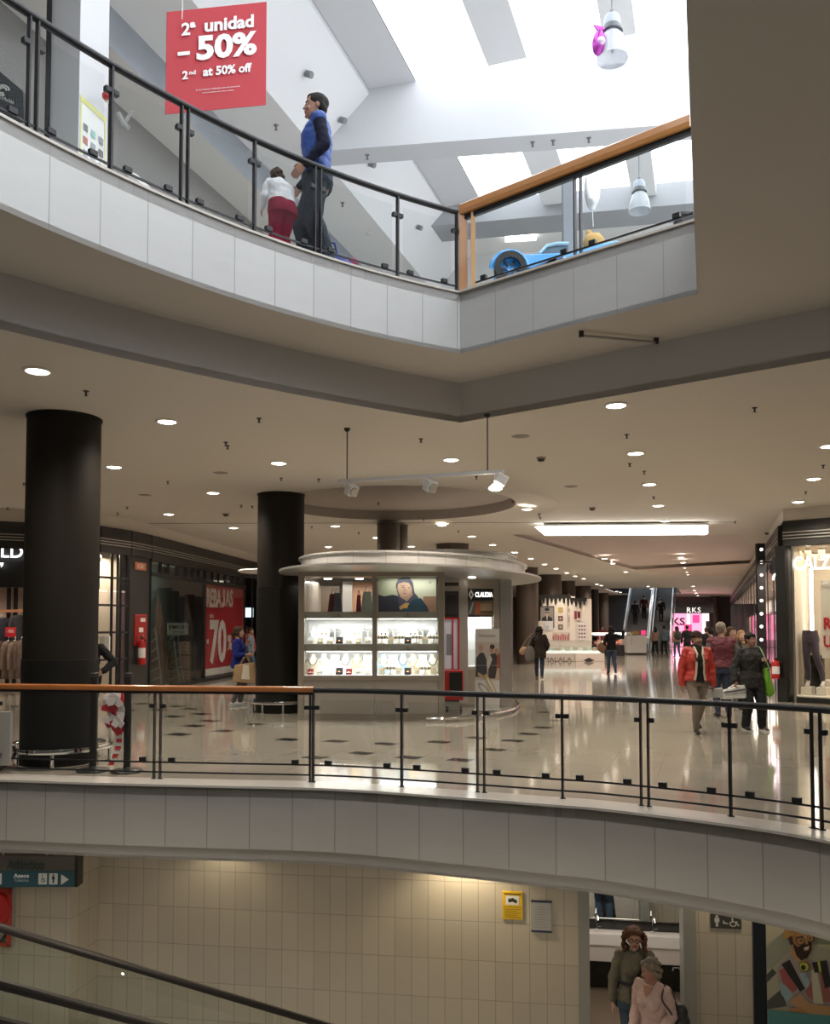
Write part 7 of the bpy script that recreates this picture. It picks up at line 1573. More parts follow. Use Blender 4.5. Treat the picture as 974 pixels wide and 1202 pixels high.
q = along(ur_line, len_at_px(ur_line, 405, ZU+.2)); pb = q[0] + V((-q[1].y, q[1].x, 0))*.30; pb.z = ZU-.012
t = thing('blue_bag', 'crumpled blue bag on the upper floor behind the man', 'bag', pb); b = MB()
for c, r in (((0,0,.13),(.20,.12,.13)),((-.08,.02,.20),(.12,.09,.10)),((.12,0,.09),(.16,.10,.09))): b.ball(V(c), r, 14, 10)
remeshed(b, 'bag_body', mat('bag_blue', (.03,.045,.26), .6, noise=.3, nscale=7, bump=.6, bscale=9), t, .012); MB().ball((.25,.02,.16), (.06,.05,.05), 12, 8).build('pink_bundle', mat('bundle_pink', (.45,.06,.15), .7), t, world=False); MB().tube([V((-.1,-.05,.25)),V((-.05,-.06,.36)),V((.05,-.06,.34)),V((.08,-.05,.2))], .012, 8).build('strap', 'bag_blue', t, world=False)
# ---------------------------------------------------------------- lower level: two women at the washroom door
p = aty(744, 1150, 10.15); p.z = ZL
f = Fig('woman with curly auburn hair and glasses in olive sweater coming out of the washroom', p, -.08, 1.70, True, lean=.06, headyaw=-.15, headpitch=.02, arms={-1:((-.075,.03,-.28),(-.085,-.02,-.53)), 1:((.08,.04,-.27),(.06,-.10,-.48))}, legs={1:(0,.05,0)}, skin=(.44,.25,.18), vox=.006)
f.body(.35); f.hair('curly', mat('hair_auburn', (.115,.055,.032), .75, noise=.5, nscale=30, spec=.15)); f.brows(brownhair)
ol = fabric('sweater_olive', (.155,.145,.110), .08); f.top('sweater', ol, .016, .84, .80, flare=.02); f.trousers('jeans', jeans2, .012)
b = MB(); loft(b, f.torso(.028,.80,.87,.03), f.pose); b.build('denim_hem', fabric('denim_teal', (.045,.080,.105)), f.t, smooth=True, world=False); f.shoes(shoe_b)
b = MB(); pts = [f.pose(V((.078*math.cos(a)*f.k, (.010+.070*math.sin(a))*f.k, (1.445+.015*math.sin(a))*f.k))) for a in [2*PI*j/24 for j in range(25)]]; b.tube(pts, .010, 8); b.build('neck_band', fabric('band_grey_green', (.085,.095,.085)), f.t, smooth=True, world=False)
gl = mat('glasses_dark', (.035,.012,.012), .3)
for i in (-1, 1):
    b = MB(); b.tube([f.hp_((i*.032+.024*math.cos(a), -.106+.006*abs(math.cos(a)), .006+.019*math.sin(a))) for a in [2*PI*j/20 for j in range(21)]], .0030, 6); b.tube([f.hp_((i*.056,-.100,.010)), f.hp_((i*.076,.0,.008))], .0025, 6); b.build('glasses_frame', gl, f.t, world=False)
b = MB(); b.tube([f.hp_((-.009,-.106,.010)), f.hp_((0,-.111,.012)), f.hp_((.009,-.106,.010))], .0028, 6); b.build('glasses_bridge', gl, f.t, world=False)
# cross-body strap with belt bag
st_m = mat('strap_black', (.012,.012,.013), .6); b = MB()
pts = [f.w(f.pose(V(c)*f.k)) for c in ((.135,.05,1.425),(.12,-.08,1.43),(.06,-.160,1.30),(0,-.155,1.18),(-.08,-.135,1.10),(-.145,-.07,1.08),(-.165,.02,1.08))]
t = thing('crossbody_belt', 'black cross-body strap with small pouch worn by the curly haired woman', 'strap bag', pts[3])
b.sweep(catmull(pts,5), [(-.018,-.005),(.018,-.005),(.018,.005),(-.018,.005)], up=V((0,-1,.2))); b.build('strap', st_m, t, smooth=True)
b = MB(); a_ = [f.w(f.pose(V(c)*f.k)) for c in ((.02,-.172,1.19),(-.075,-.158,1.115))]; cap(b, a_[0], .028, a_[1], .020); b.build('pouch', st_m, t, smooth=True); MB().tube([a_[1], a_[1]+V((-.005,-.01,-.10)), a_[1]+V((.005,0,-.18))], .006, 6).build('loose_end', st_m, t)
p = aty(767, 1165, 9.45); p.z = ZL
f = Fig('older woman with short grey hair in pale pink top, turned left at the washroom door', p, -.75, 1.615, True, lean=.10, headyaw=-.55, headpitch=.20, arms={1:((.06,.04,-.26),(.02,-.20,-.40)), -1:((-.05,.02,-.27),(.02,-.20,-.42))}, skin=(.40,.20,.14), vox=.006, girth=1.05)
f.body(.6); f.hair('bob' if False else 'short', greyhair); pkm = fabric('top_pale_pink', (.56,.40,.36), .05)
b = MB()
for j in range(34):
    a = -.3+(PI+.6)*j/33; z = .080-.15*((j*5) % 9)/8; rr = .082+.016*random.random()
    b.ball(f.hp_((rr*math.cos(a), .022+rr*1.06*math.sin(a), z)), .026*f.k, 8, 6)
for x in (-.04,0,.04): b.ball(f.hp_((x,-.045,.080)), (.034,.04,.028), 10, 8)
remeshed(b, 'hair_tuft', mat('hair_ash', (.23,.19,.14), .55, noise=.4, nscale=28), f.t, .008, 3)
f.top('pink_top', pkm, .016, .84, .97, z1=1.425); f.trousers('trousers', fabric('cloth_taupe_dark', (.06,.055,.055)), .012); f.shoes(shoe_b); f.brows(greyhair)
b = MB(); b.slab([f.pose(V(c)*f.k) for c in ((-.055,-.083,1.425),(.055,-.083,1.425),(.035,-.125,1.36),(0,-.139,1.315),(-.035,-.125,1.36))], .008); b.build('open_neckline', f.skin, f.t, world=False)
hb = [f.w(f.pose(V(c)*f.k)) for c in ((.155,.02,1.440),(.185,.115,1.34),(.215,.15,1.12),(.20,.16,1.02))]; hb2 = [f.w(f.pose(V(c)*f.k)) for c in ((.155,.02,1.440),(.175,-.105,1.34),(.235,-.06,1.2),(.24,.06,1.04))]
t = thing('shoulder_bag', 'dark grey leather shoulder bag hanging behind the older woman in pink', 'bag', hb[3]-V((0,0,.3))); lea = mat('leather_grey', (.040,.040,.043), .4, noise=.2, nscale=6, bump=.3, bscale=10)
for pts in (hb, hb2): MB().tube(catmull(pts,5), .010, 8).build('strap', lea, t, smooth=True)
b = MB(); c = hb[3]; ax_ = V((math.cos(-.75),math.sin(-.75),0)).cross(V((0,0,1)))
for dz, w_, d_ in ((.06,.08,.05),(-.05,.14,.07),(-.16,.17,.075),(-.27,.16,.065)): b.ball(c+V((.05,.02,dz)), (w_*.9,d_+.03,.09), 14, 10, MX.Rotation(.9,3,'Z'))
remeshed(b, 'bag_body', lea, t, .010, local=False)
# ---------------------------------------------------------------- middle floor, near the railing
STRIDE = {1:(0,-.16,0), -1:(0,.20,.03)}
p = on(819, 861)
f = Fig('woman in red jacket, black scarf and dark beanie walking toward the railing', p, -.05, 1.63, True, headyaw=.35, headpitch=.05, arms={-1:((-.075,.02,-.29),(-.085,-.02,-.54)), 1:((.075,.02,-.29),(.085,-.02,-.54))}, legs={-1:(.05,-.06,0), 1:(-.02,.28,.06)}, skin=(.26,.14,.09), vox=.007, girth=1.08)
f.body(.5); f.hair('short', darkhair); f.brows(darkhair); rj = mat('jacket_red', (.36,.030,.018), .5, noise=.12, nscale=5, bump=.5, bscale=8); f.top('red_jacket', rj, .030, .88, .98, flare=.025); tp = fabric('cloth_taupe', (.20,.165,.135)); f.trousers('trousers', tp, .014); f.shoes(shoe_b)
red_hand = f.w(f.wr[1]); k = f.k; b = MB(); b.slab([f.pose(V(c)*k) for c in ((-.03,-.160,1.42),(.03,-.160,1.42),(.055,-.205,1.25),(.06,-.19,1.0),(.075,-.18,.87),(-.06,-.18,.87),(-.05,-.19,1.0),(-.035,-.205,1.25))], .014); b.build('dark_front', black_cloth, f.t, world=False)
for i in (-1, 1): b = MB(); b.tube([f.pose(V(c)*k) for c in ((i*.07,.02,1.475),(i*.065,-.105,1.43),(i*.045,-.19,1.33),(i*.058,-.20,1.2),(i*.06,-.185,1.02),(i*.085,-.18,.90))], .017, 8); b.build('cream_lining', mat('lining_cream', (.50,.42,.33), .9, bump=.6, bscale=30), f.t, smooth=True, world=False)
b = MB(); b.tube([f.pose(V((.082*math.cos(a),.005+.085*math.sin(a),1.455+.01*math.sin(2*a)))*k) for a in [2*PI*j/20 for j in range(21)]], .030, 10); cap(b, f.pose(V((-.02,-.10,1.43))*k), .035*k, f.pose(V((-.04,-.195,1.22))*k), .030*k); cap(b, f.pose(V((.03,-.10,1.43))*k), .035*k, f.pose(V((.02,-.20,1.12))*k), .028*k); b.build('scarf', black_cloth, f.t, smooth=True, world=False)
b = MB(); b.ball(f.hp_((0,.012,.060)), (.086*k,.102*k,.078*k), 20, 12, f.R); b.tube([f.hp_((.085*math.cos(a),.012+.101*math.sin(a),.048)) for a in [2*PI*j/24 for j in range(25)]], .014, 8); b.build('beanie', mat('beanie_plum', (.030,.010,.012), .9, bump=.5, bscale=30), f.t, smooth=True, world=False)
p = on(882, 857)
f = Fig('woman in black coat with dark headband carrying bags beside the corridor shops', p, .12, 1.60, True, headyaw=.30, headpitch=.05, girth=1.18, arms={-1:((-.13,.02,-.27),(-.16,-.06,-.50)), 1:((.17,.04,-.24),(.05,-.13,-.16))}, legs={-1:(-.02,.0,0), 1:(.06,-.10,0)}, skin=(.27,.145,.10), vox=.007)
f.body(.9); f.hair('short', darkhair); f.brows(darkhair); f.top('black_coat', mat('coat_black', (.010,.010,.011), .75, bump=.4, bscale=8), .028, .74, .97, flare=.02); f.trousers('trousers', fabric('cloth_charcoal', (.016,.018,.020)), .018, wide=.012); f.shoes(shoe_b, shoe_w)
b = MB(); b.tube([f.hp_((.083*math.cos(a),.014+.100*math.sin(a),.068)) for a in [2*PI*j/24 for j in range(25)]], .012, 8); b.build('headband', black_cloth, f.t, smooth=True, world=False)
wl = f.w(f.wr[1]); t = thing('green_shoulder_bag', 'bright green cloth bag hanging from the shoulder of the woman in black', 'bag', wl+V((.08,0,-.6)))
gm = mat('bag_lime', (.17,.42,.035), .7, noise=.1, nscale=5); shl = f.w(f.sh[1])+V((.0,-.03,.075))
MB().tube(catmull([shl+V((-.05,.1,0)), shl, wl+V((-.02,-.06,.03)), wl+V((.05,-.05,-.14))],5), .012, 8).build('strap', mat('strap_sage', (.20,.30,.15), .7), t, smooth=True)
b = MB(); vs = [wl+V(c) for c in ((-.02,-.06,-.12),(.05,-.04,-.10),(.10,.0,-.30),(.17,.03,-.52),(.10,.04,-.60),(.02,-.02,-.56),(.0,-.07,-.34))]; b.slab(vs, .09); b.build('bag_body', gm, t, bevel=.02)
wl = f.w(f.wr[-1]); t = thing('white_shopping_bag', 'pale striped shopping bag carried low by the woman in black', 'shopping bag', wl+V((0,0,-.35)))
wb = mat('bag_white_print', (.52,.53,.52), .5, noise=.55, nscale=9); b = MB(); b.add([wl+V(c) for c in ((-.22,-.08,-.30),(.16,-.08,-.28),(.16,.05,-.28),(-.22,.05,-.30),(-.20,-.06,-.15),(.17,-.06,-.05),(.17,.03,-.05),(-.20,.03,-.15))], [(3,2,1,0),(4,5,6,7),(0,1,5,4),(1,2,6,5),(2,3,7,6),(3,0,4,7)]); b.build('bag_body', wb, t, bevel=.015); MB().tube([wl+V((-.12,-.02,-.12)), wl+V((-.03,-.02,-.07)), wl+V((.10,-.02,-.08))], .010, 8).build('handle', white_plastic, t)
MB().slab([wl+V((-.21,-.085,-.20)), wl+V((.17,-.085,-.14)), wl+V((.17,-.085,-.115)), wl+V((-.21,-.085,-.175))], .006).build('dark_stripe', mat('stripe_dark', (.08,.085,.09), .5), t)
wl = red_hand+V((.42,-.16,.10)); t = thing('second_shopping_bag', 'flat pale bag in the hand of red jacket woman beside the striped shopping bag', 'shopping bag', wl+V((-.35,.2,-.4))); b = MB(); b.add([wl+V(c) for c in ((-.58,.12,-.32),(-.25,.12,-.32),(-.25,.22,-.32),(-.58,.22,-.32),(-.56,.13,-.20),(-.27,.13,-.16),(-.27,.20,-.16),(-.56,.20,-.20))], [(3,2,1,0),(4,5,6,7),(0,1,5,4),(1,2,6,5),(2,3,7,6),(3,0,4,7)]); b.build('bag_body', mat('bag_dull_white', (.36,.37,.36), .5, noise=.5, nscale=8), t, bevel=.012); MB().tube([wl+V((-.47,.16,-.19)), wl+V((-.42,.16,-.145)), wl+V((-.36,.16,-.18))], .008, 6).build('handle', 'stripe_dark', t)
p = aty(848, 835, 16.2); p.z = 0
f = Fig('grey haired man in maroon vest seen from behind, between the two women', p, PI-.15, 1.78, headyaw=-.85, arms={1:((.09,.03,-.28),(.09,-.04,-.52)), -1:((-.10,.03,-.28),(-.10,-.06,-.52))}, legs={-1:(0,.12,0)}, skin=(.42,.24,.17), vox=.008, girth=1.08)
f.body(); f.hair('short', greyhair); f.trousers('jeans', jeans, .014); f.sleeves('checked_sleeve', mat('check_sleeve', (.10,.085,.09), .85, noise=.9, nscale=22), .014); f.top('vest', mat('vest_maroon', (.105,.018,.030), .7, noise=.1, nscale=5, bump=.4, bscale=9), .032, .90, arms=False); f.shoes(shoe_b)
def simple(label, p, rz, H, female, hairst, hairm, topm, trom, vox=.011, arms=None, legs=STRIDE, coat=None, shoe=shoe_b, skin=(.36,.22,.16), d=.018, head=0, girth=1.0, z0=.86):
    f = Fig(label, p, rz, H, female, headyaw=head, arms=arms, legs=legs, skin=skin, vox=vox, girth=girth); f.body(); f.hair(hairst, hairm); f.top('top', topm, d, coat or z0, .98, flare=.02 if coat else 0); f.trousers('trousers', trom, .012); f.shoes(shoe); return f
def far(px, y): q = aty(px, 760, y); q.z = 0; return q
khaki = fabric('cloth_khaki', (.10,.09,.065)); blondehair = mat('hair_blonde', (.30,.17,.07), .5, noise=.3, nscale=20)
simple('dark haired woman in patterned dark coat half hidden behind the maroon vest man', far(858.5,17.6), .3, 1.70, True, 'long', brownhair, fabric('cloth_dark_pattern', (.045,.038,.036), .6, 14), black_cloth, coat=.75)
f = simple('blonde woman in khaki hooded jacket behind the woman in black', far(870,18.8), .0, 1.62, True, 'long', blondehair, khaki, jeans, coat=.8, d=.035, skin=(.46,.30,.22)); b = MB(); b.tube([f.pose(V((.10*math.cos(a),.02+.10*math.sin(a),1.45+.03*math.sin(a)))*f.k) for a in [2*PI*j/20 for j in range(21)]], .035, 8); b.build('fur_collar', mat('fur_tan', (.38,.22,.09), .95, bump=.8, bscale=40), f.t, smooth=True, world=False)
simple('person in black between red beanie woman and maroon vest man', far(834,24), PI, 1.68, False, 'short', darkhair, black_cloth, black_cloth)
# ---------------------------------------------------------------- middle distance
p = on(633, 797.5)
f = simple('woman in dark brown coat walking away past the cosmetics counter', p, PI-.15, 1.70, True, 'bob', darkhair, fabric('coat_brown', (.030,.022,.018)), jeans, vox=.009, coat=.70, d=.035, arms={1:((.10,.02,-.27),(.05,-.16,-.36)), -1:((-.10,.02,-.27),(-.07,-.14,-.40))}, shoe=mat('shoe_tan', (.16,.10,.06), .6))
w_ = f.w(V((-.0,.0,0))); t = thing('grey_tote', 'grey patterned tote bag at the left side of the brown coated woman', 'bag', p+V((-.32,-.12,.62)))
b = MB(); b.ball((0,0,.20), (.17,.07,.28), 14, 10); b.ball((0,0,.08), (.16,.08,.14), 14, 10); remeshed(b, 'bag_body', mat('tote_grey', (.13,.115,.10), .8, noise=.4, nscale=14), t, .012); MB().tube([V((-.08,0,.42)),V((.05,.03,.72)),V((.16,.06,.80))], .014, 8).build('strap', 'tote_grey', t, world=False)
t = thing('tan_handbag', 'tan handbag behind the grey tote of the brown coated woman', 'bag', p+V((-.50,.05,.80))); b = MB(); b.ball((0,0,.12), (.16,.06,.12), 14, 10, MX.Rotation(-.6,3,'Y')); remeshed(b, 'bag_body', mat('bag_tan', (.36,.22,.12), .55), t, .012); MB().tube([V((-.08,0,.2)),V((.1,.02,.5)),V((.3,.05,.68))], .010, 8).build('strap', 'bag_tan', t, world=False)
p = on(718, 791)
f = simple('woman in black top and jeans walking away with one arm raised', p, PI, 1.70, True, 'bob', darkhair, black_cloth, jeans2, vox=.009, arms={-1:((-.22,-.03,-.10),(-.20,-.10,.14)) if False else ((.0,0,0),(0,0,0)), 1:((.10,.02,-.27),(.12,-.08,-.48))} if False else {1:((.10,.02,-.27),(.10,-.10,-.46)), -1:((-.24,-.02,-.06),(-.30,-.10,.17))})
t = thing('brown_handbag', 'brown handbag at the left side of the woman with raised arm', 'bag', p+V((-.36,0,.78))); b = MB(); b.ball((0,0,.17), (.16,.07,.18), 14, 10); remeshed(b, 'bag_body', mat('bag_brown', (.26,.13,.07), .5), t, .012); MB().tube([V((-.06,0,.3)),V((.08,.02,.55)),V((.16,.03,.62))], .011, 8).build('strap', 'bag_brown', t, world=False)
p = on(279, 828)
f = Fig('woman in blue top with tan shopping bag standing before the red sale banner', p, PI/2+.1, 1.70, True, headyaw=.0, arms={-1:((-.07,.0,-.27),(-.02,-.24,-.26)), 1:((.05,-.05,-.26),(-.02,-.17,-.05))}, legs={1:(0,-.05,0), -1:(0,.08,0)}, skin=(.42,.26,.19), vox=.008)
f.body(.9); f.hair('pony', brownhair); f.top('blue_top', fabric('cloth_royal_blue', (.012,.022,.17)), .026, .82, .55, flare=.02); f.trousers('trousers', fabric('cloth_grey', (.11,.115,.125)), .014); f.shoes(shoe_w, shoe_w)
wl = f.w(f.wr[-1]); t = thing('tan_shopping_bag', 'large tan paper shopping bag held by the woman in blue', 'shopping bag', wl+V((-.05,-.05,-.62)))
b = MB(); b.add([V(c) for c in ((-.26,-.11,.03),(.26,-.11,.0),(.26,.09,.0),(-.26,.09,.03),(-.22,-.08,.40),(.20,-.08,.46),(.20,.06,.46),(-.22,.06,.40))], [(3,2,1,0),(4,5,6,7),(0,1,5,4),(1,2,6,5),(2,3,7,6),(3,0,4,7)]); b.build('bag_body', mat('paper_tan', (.34,.23,.12), .7, noise=.12, nscale=5), t, world=False, bevel=.03)
for y in (-.07,.05): MB().tube([V((-.10,y,.42)),V((-.02,y,.56)),V((.05,y,.58)),V((.10,y,.44))], .010, 8).build('handle', 'paper_tan', t, world=False)
MB().slab([V((-.06,-.112,.10)),V((.12,-.112,.09)),V((.10,-.098,.40)),V((-.02,-.098,.40))], .006).build('white_label', mat('label_cream', (.60,.55,.46), .6), t, world=False)
f = simple('person in black mostly hidden behind the largest column, elbow showing', far(105.5,13.6), .1, 1.70, True, 'bob', darkhair, black_cloth, black_cloth, arms={1:((.20,.02,-.22),(.07,-.10,-.36)), -1:((-.08,.02,-.28),(-.06,-.10,-.48))}, legs={})
simple('person in denim jacket browsing inside the entrance right of the red banner', far(293.5,29.5), PI/2, 1.66, False, 'short', brownhair, fabric('denim_pale', (.16,.21,.27)), jeans2, legs={})
simple('person in red top deep inside the entrance right of the red banner', far(290.5,31.0), .4, 1.70, True, 'long', darkhair, fabric('cloth_coral', (.40,.08,.05)), black_cloth, legs={})
# ---------------------------------------------------------------- far corridor
simple('woman in pinkish top and dark trousers, leftmost of the distant group', far(769,50), PI, 1.68, True, 'long', darkhair, fabric('cloth_dusty_pink', (.34,.22,.19)), black_cloth, vox=.015)
simple('man in grey blue shirt, second from left of the distant group', far(779.5,49), PI, 1.74, False, 'short', darkhair, fabric('cloth_grey_blue', (.10,.14,.16)), black_cloth, vox=.015)
f = simple('person with dark backpack and jeans, third from left of the distant group', far(794.5,47), PI, 1.70, True, 'bob', brownhair, fabric('cloth_tan', (.30,.19,.13)), jeans2, vox=.015); b = MB(); b.ball((0,.20,1.20), (.17,.11,.24), 14, 10); b.build('backpack', mat('pack_dark', (.03,.035,.04), .7), f.t, smooth=True, world=False)
simple('man in black, right of the backpack person in the distant group', far(806.5,44), PI, 1.76, False, 'short', darkhair, black_cloth, black_cloth, vox=.015)
simple('person in dark coat just left of the maroon vest man', far(829,36), PI, 1.66, False, 'short', brownhair, black_cloth, jeans, vox=.015)
simple('seller in red top behind the dark stall', far(707,51.3), 0, 1.72, False, 'short', darkhair, fabric('cloth_dark_red', (.22,.03,.03)), black_cloth, vox=.015, legs={})
for i, (px, t_, lab, tm) in enumerate(((742,2.9,'lower rider in dark clothes on the left far escalator',black_cloth),(750,3.8,'upper rider in dark clothes on the left far escalator',fabric('cloth_wine', (.07,.02,.02))))):
    _, p0, d0, n0_ = esc1; q = p0 + d0*t_ + V((0,0,(math.floor(t_*.577/.2)+1)*.2+.0)) + n0_*(-.25 if i == 0 else .3); simple(lab, q, math.atan2(d0.x,-d0.y), 1.7, False, 'short', darkhair, tm, black_cloth, vox=.015, legs={})
_, p0, d0, n0_ = esc2; t_ = 3.4; q = p0 + d0*t_ + V((0,0,(math.floor(t_*.577/.2)+1)*.2)); simple('rider in black on the right far escalator', q, math.atan2(d0.x,-d0.y), 1.7, False, 'short', darkhair, black_cloth, black_cloth, vox=.015, legs={})
# ================================================================ blue toy car ride on the upper floor
yc = 12.6; CPt = lambda px, py: aty(px, py, yc)
w0 = CPt(597,317); x0_, x1_ = CPt(579,300).x, CPt(737,300).x; L = x1_-x0_; zc_ = CPt(598,298).z
sc_ = L; wr_ = (w0.z - CPt(598,303).z)
t = thing('toy_car_ride', 'large bright blue toy racing car ride behind the wooden handrail railing', 'toy car', ((x0_+x1_)/2, yc+.5, ZU))
blue = mat('car_blue', (.05,.34,.78), .25, coat=.6); wc = CPt(598,317.5); rw = abs(CPt(580,318).x-CPt(617,318).x)/2
zb0 = wc.z-rw*.55; zt0 = CPt(600,299).z; zh = CPt(640,291).z; zw = CPt(650,285).z
sideprof = [(x0_, zb0), (x0_+.02*L, wc.z+rw*.2), (x0_+.06*L, zt0-.02), (x0_+.12*L, zt0+.01), (x0_+.30*L, zt0+.02), (x0_+.36*L, CPt(640,297).z), (x0_+.55*L, CPt(662,296).z), (x0_+.75*L, CPt(700,287).z), (x0_+.92*L, CPt(725,281).z), (x0_+L, CPt(735,280).z-.05), (x0_+L, zb0), (x0_+.5*L, zb0-.02)]
b = MB(); n = len(sideprof); W = 1.0
vs = []
for k, (ins, yy) in enumerate(((.05,0),(.0,.06),(.0,W-.06),(.05,W))):
    cx_ = sum(p[0] for p in sideprof)/n; cz_ = sum(p[1] for p in sideprof)/n
    vs += [V((cx_+(px-cx_)*(1-ins*.5), yc+yy, cz_+(pz_-cz_)*(1-ins))) for px, pz_ in sideprof]
b.add(vs, [(r*n+j,r*n+(j+1)%n,(r+1)*n+(j+1)%n,(r+1)*n+j) for r in range(3) for j in range(n)] + [tuple(range(n)), tuple(3*n+j for j in range(n))[::-1]]); b.build('car_body', blue, t, smooth=True, bevel=.02)
def wheel(x, z, r, nm):
    w = MB().lathe([(r*.62,-.06),(r*.95,-.06),(r,-.02),(r,.16),(r*.62,.16)], (0,0,0), 32).build('wheel', mat('tyre_black', (.015,.015,.016), .6), t, smooth=True, world=False)
    w.matrix_basis = MX.Translation(V((x,yc,z))-V(t.location)) @ MX.Rotation(PI/2,4,'X')
    rr = MB(); rr.lathe([(.001,.05),(r*.18,.06),(r*.2,.03),(r*.6,.02),(r*.64,.07),(r*.60,.0),(.001,.0)], (0,0,0), 28)
    ro = rr.build('rim', blue, w, smooth=True, world=False)
    for k in range(6): 
        a = k*PI/3; MB().box((r*.40*math.cos(a), r*.40*math.sin(a), .055), (r*.34,r*.13,.02), MX.Rotation(a,3,'Z')).build('spoke', mat('spoke_dark', (.02,.03,.05), .4), w, world=False)
    for k in range(9):
        a = PI*.78-k*PI*.07; MB().box((r*.80*math.cos(a), r*.80*math.sin(a), .063), (r*.055,r*.12,.006), MX.Rotation(a-PI/2,3,'Z')).build('tyre_mark', white_ink, w, world=False)
wheel(wc.x, wc.z, rw, 'f'); wheel(x0_+.80*L, wc.z, rw, 'r')
b = MB(); b.tube([V((wc.x+rw*1.12*math.cos(a), yc-.03, wc.z+rw*1.12*math.sin(a))) for a in [PI*(.02+.96*j/16) for j in range(17)]], .05, 8); b.build('wheel_arch', blue, t, smooth=True)
a, c = CPt(633,296), CPt(668,284); pts = [CPt(634,296.5), CPt(643,287), CPt(655,284.5), CPt(668,284.5), CPt(668,296)]
MB().slab([p+V((0,.10,0)) for p in pts], .75).build('cockpit_glass', mat('cockpit_glass', (.10,.17,.22), .15), t)
MB().tube([p+V((0,.06,.015)) for p in pts[:4]], .022, 8).build('cockpit_frame', mat('car_pale_blue', (.40,.68,.85), .3), t, smooth=True)
for (xa,ya),(xb,yb_) in (((612,322),(660,302)),((640,312),(652,304))): MB().beam(CPt(xa,ya)+V((0,-.02,0)), CPt(xb,yb_)+V((0,-.02,0)), .02, .05).build('side_stripe', mat('stripe_navy', (.03,.09,.22), .4), t)
MB().slab([p+V((0,-.02,0)) for p in (CPt(649,308),CPt(663,302),CPt(668,310),CPt(652,316))], .02).build('pale_panel', 'car_pale_blue', t)
MB().slab([p+V((0,.3,0)) for p in (CPt(727,288),CPt(732,278),CPt(734,279),CPt(733,289))], .25).build('rear_fin', blue, t)
p = aty(697,285.5,yc+.45); h = CPt(697,273).z-CPt(697,291).z
b = MB(); b.ball(p, (.17,.15,.16), 18, 12); b.ball(p+V((-.075,0,.15)), (.05,.04,.07), 10, 8); b.ball(p+V((.06,0,.12)), (.04,.04,.05), 10, 8); o = remeshed(b, 'seat_cushion_figure', mat('plush_tan', (.58,.36,.13), .8, noise=.1, nscale=8), None, .012); o.name = 'plush_seat_toy'; tag(o, 'rounded tan plush toy sitting in the blue toy car', 'plush toy')
p = CPt(741,301)+V((0,-.5,0)); 
# dark box behind the right end of the wooden railing
a = aty(803,257,10.0); t = thing('dark_box', 'small black box on the upper floor at the right end of the wood topped railing', 'box', (a.x,a.y,ZU)); hh = aty(803,256,10.0).z-ZU
MB().box((a.x+.05,10.0,ZU+hh/2-.006), (.26,.25,hh)).build('case', frame_m, t, bevel=.01); MB().box((a.x+.05,10.0,ZU+hh+.0), (.28,.27,.03)).build('lid', dark_plastic, t)
# ================================================================ stanchions, bench rails, tape by the largest column
def stanchion(px, py, ytop, label):
    p = atz(px, py, 0); h = aty(px, ytop, p.y).z; t = thing('stanchion', label, 'stanchion', p, 'black stanchions by the largest column')
    MB().lathe([(.001,0),(.19,0),(.19,.012),(.15,.03),(.05,.045),(.042,.06),(.001,.06)], p, 36).build('base', mat('stanchion_base', (.014,.014,.014), .35), t, smooth=True)
    MB().cyl(p+V((0,0,.05)), p+V((0,0,h)), .042, n=24).build('post', frame_m, t, smooth=True); MB().cyl(p+V((0,0,h)), p+V((0,0,h+.05)), .050, n=24).build('tape_head', dark_plastic, t, smooth=True)
    return p, h
p, h = stanchion(109, 905, 795, 'left black stanchion between the largest column and the striped tape'); p2_, h2 = stanchion(149, 906, 795, 'right black stanchion holding the bunched striped tape')
y_ = p2_.y-.02; TP = lambda px, py: aty(px, py, y_); tape_r = mat('tape_red', (.45,.02,.03), .6); tape_w = mat('tape_white', (.62,.56,.54), .6)
t = thing('barrier_tape', 'bunched red and white barrier tape hanging from the right stanchion', 'barrier tape', TP(138,890)); random.seed(5)
for k in range(26):
    u = random.random(); zz = random.random(); px = 126+20*u*(.5+.5*zz)+2; py = 816+40*zz; a = random.random()*PI; c = TP(px, py); w = .05+.05*random.random()
    d1 = V((math.cos(a),.4*random.random()-.2,math.sin(a))); d2 = V((-math.sin(a),.5*random.random()-.25,math.cos(a))); off = V((0,.08*random.random()-.06,0))
    MB().slab([c+off-d1*w-d2*.04, c+off+d1*w*.2-d2*.055, c+off+d1*w-d2*.02, c+off+d1*w+d2*.03, c+off-d1*w*.1+d2*.045, c+off-d1*w+d2*.03], .008).build('tape_fold', tape_r if k % 2 else tape_w, t)
path = catmull([TP(139,812), TP(137,840), TP(140,862), TP(138,880), TP(130,898)], 4)
for k in range(0, len(path)-1, 1): MB().slab([path[k]+V((-.035,0,0)), path[k]+V((.03,0,.0)), path[k+1]+V((.035,-.01,0)), path[k+1]+V((-.03,-.01,0))], .004).build('tape_tail', tape_r if k % 2 else tape_w, t)
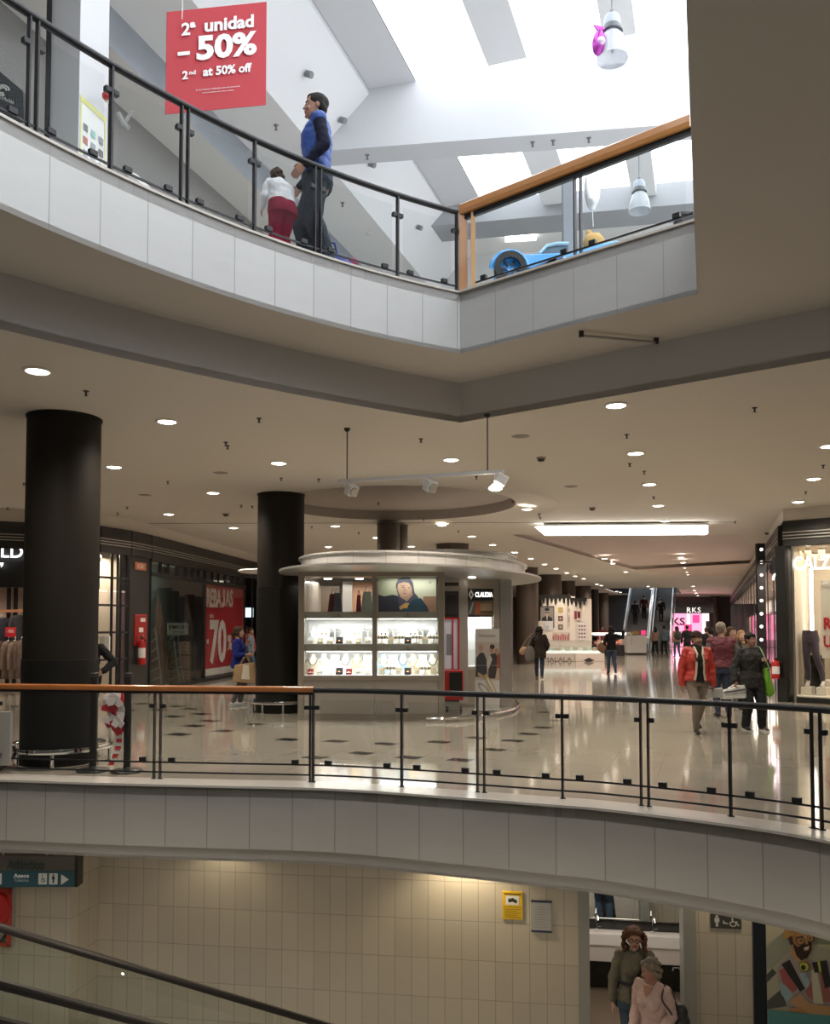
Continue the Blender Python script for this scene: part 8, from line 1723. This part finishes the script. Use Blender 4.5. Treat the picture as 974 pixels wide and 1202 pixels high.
MB().slab([TP(128,806)+V((0,.02,0)), TP(141,806)+V((0,.02,0)), TP(146,822), TP(126,822)], .03).build('tape_roll', tape_r, t)
def ring_bench(cx, cy, r0, zt, label, nleg=8):
    t = thing('ring_guard', label, 'guard rail', (cx,cy,0), 'chrome guard rings'); n = 56
    MB().sweep([V((cx+r0*math.cos(2*PI*k/n), cy+r0*math.sin(2*PI*k/n), zt)) for k in range(n+1)], [(-.045,-.03),(.045,-.03),(.055,0),(.045,.03),(-.045,.03),(-.055,0)]).build('ring', chrome, t, smooth=True)
    for k in range(nleg): a = 2*PI*(k+.35)/nleg; q = V((cx+r0*math.cos(a), cy+r0*math.sin(a), 0)); l = MB().cyl(q, q+V((0,0,zt-.02)), .022, n=12).build('leg', chrome, t, smooth=True); MB().cyl(q, q+V((0,0,.015)), .05, n=16).build('foot_plate', chrome, l)
ring_bench(c1x, c1y, c1r+.16, .21, 'low chrome guard ring around the foot of the largest column'); ring_bench(c2x, c2y, c2r+.07, .21, 'low chrome guard ring around the foot of the column by the kiosk')
p = atz(8,905,0); t = thing('black_cable', 'short black cable looped over the guard ring at the left edge', 'cable', p); MB().tube(catmull([atz(-4,893,.22), atz(6,878,.26), atz(14,876,.27), atz(18,884,.2), atz(8,896,.05), atz(-3,906,.02)],6), .018, 8).build('cable', frame_m, t, smooth=True)
a = aty(-6,845,9.9); o = MB().box((aty(3,870,9.9).x-.1,9.95,.42), (.36,.06,.62)).build('grey_board', mat('board_grey', (.30,.285,.26), .5), None, bevel=.008); tag(o, 'grey board leaning behind the wooden handrail at the left picture edge', 'board')
# ================================================================ light
w = bpy.data.worlds.new('world'); SC.world = w; w.use_nodes = True
w.node_tree.nodes['Background'].inputs[0].default_value = (.92,.84,.72,1); w.node_tree.nodes['Background'].inputs[1].default_value = .075
SC.view_settings.view_transform = 'Standard'; SC.view_settings.look = 'None'; SC.view_settings.gamma = 1; SC.view_settings.exposure = 0
SC.view_settings.use_curve_mapping = False
SC.cycles.max_bounces = 8; SC.cycles.transparent_max_bounces = 24; SC.cycles.sample_clamp_indirect = 6
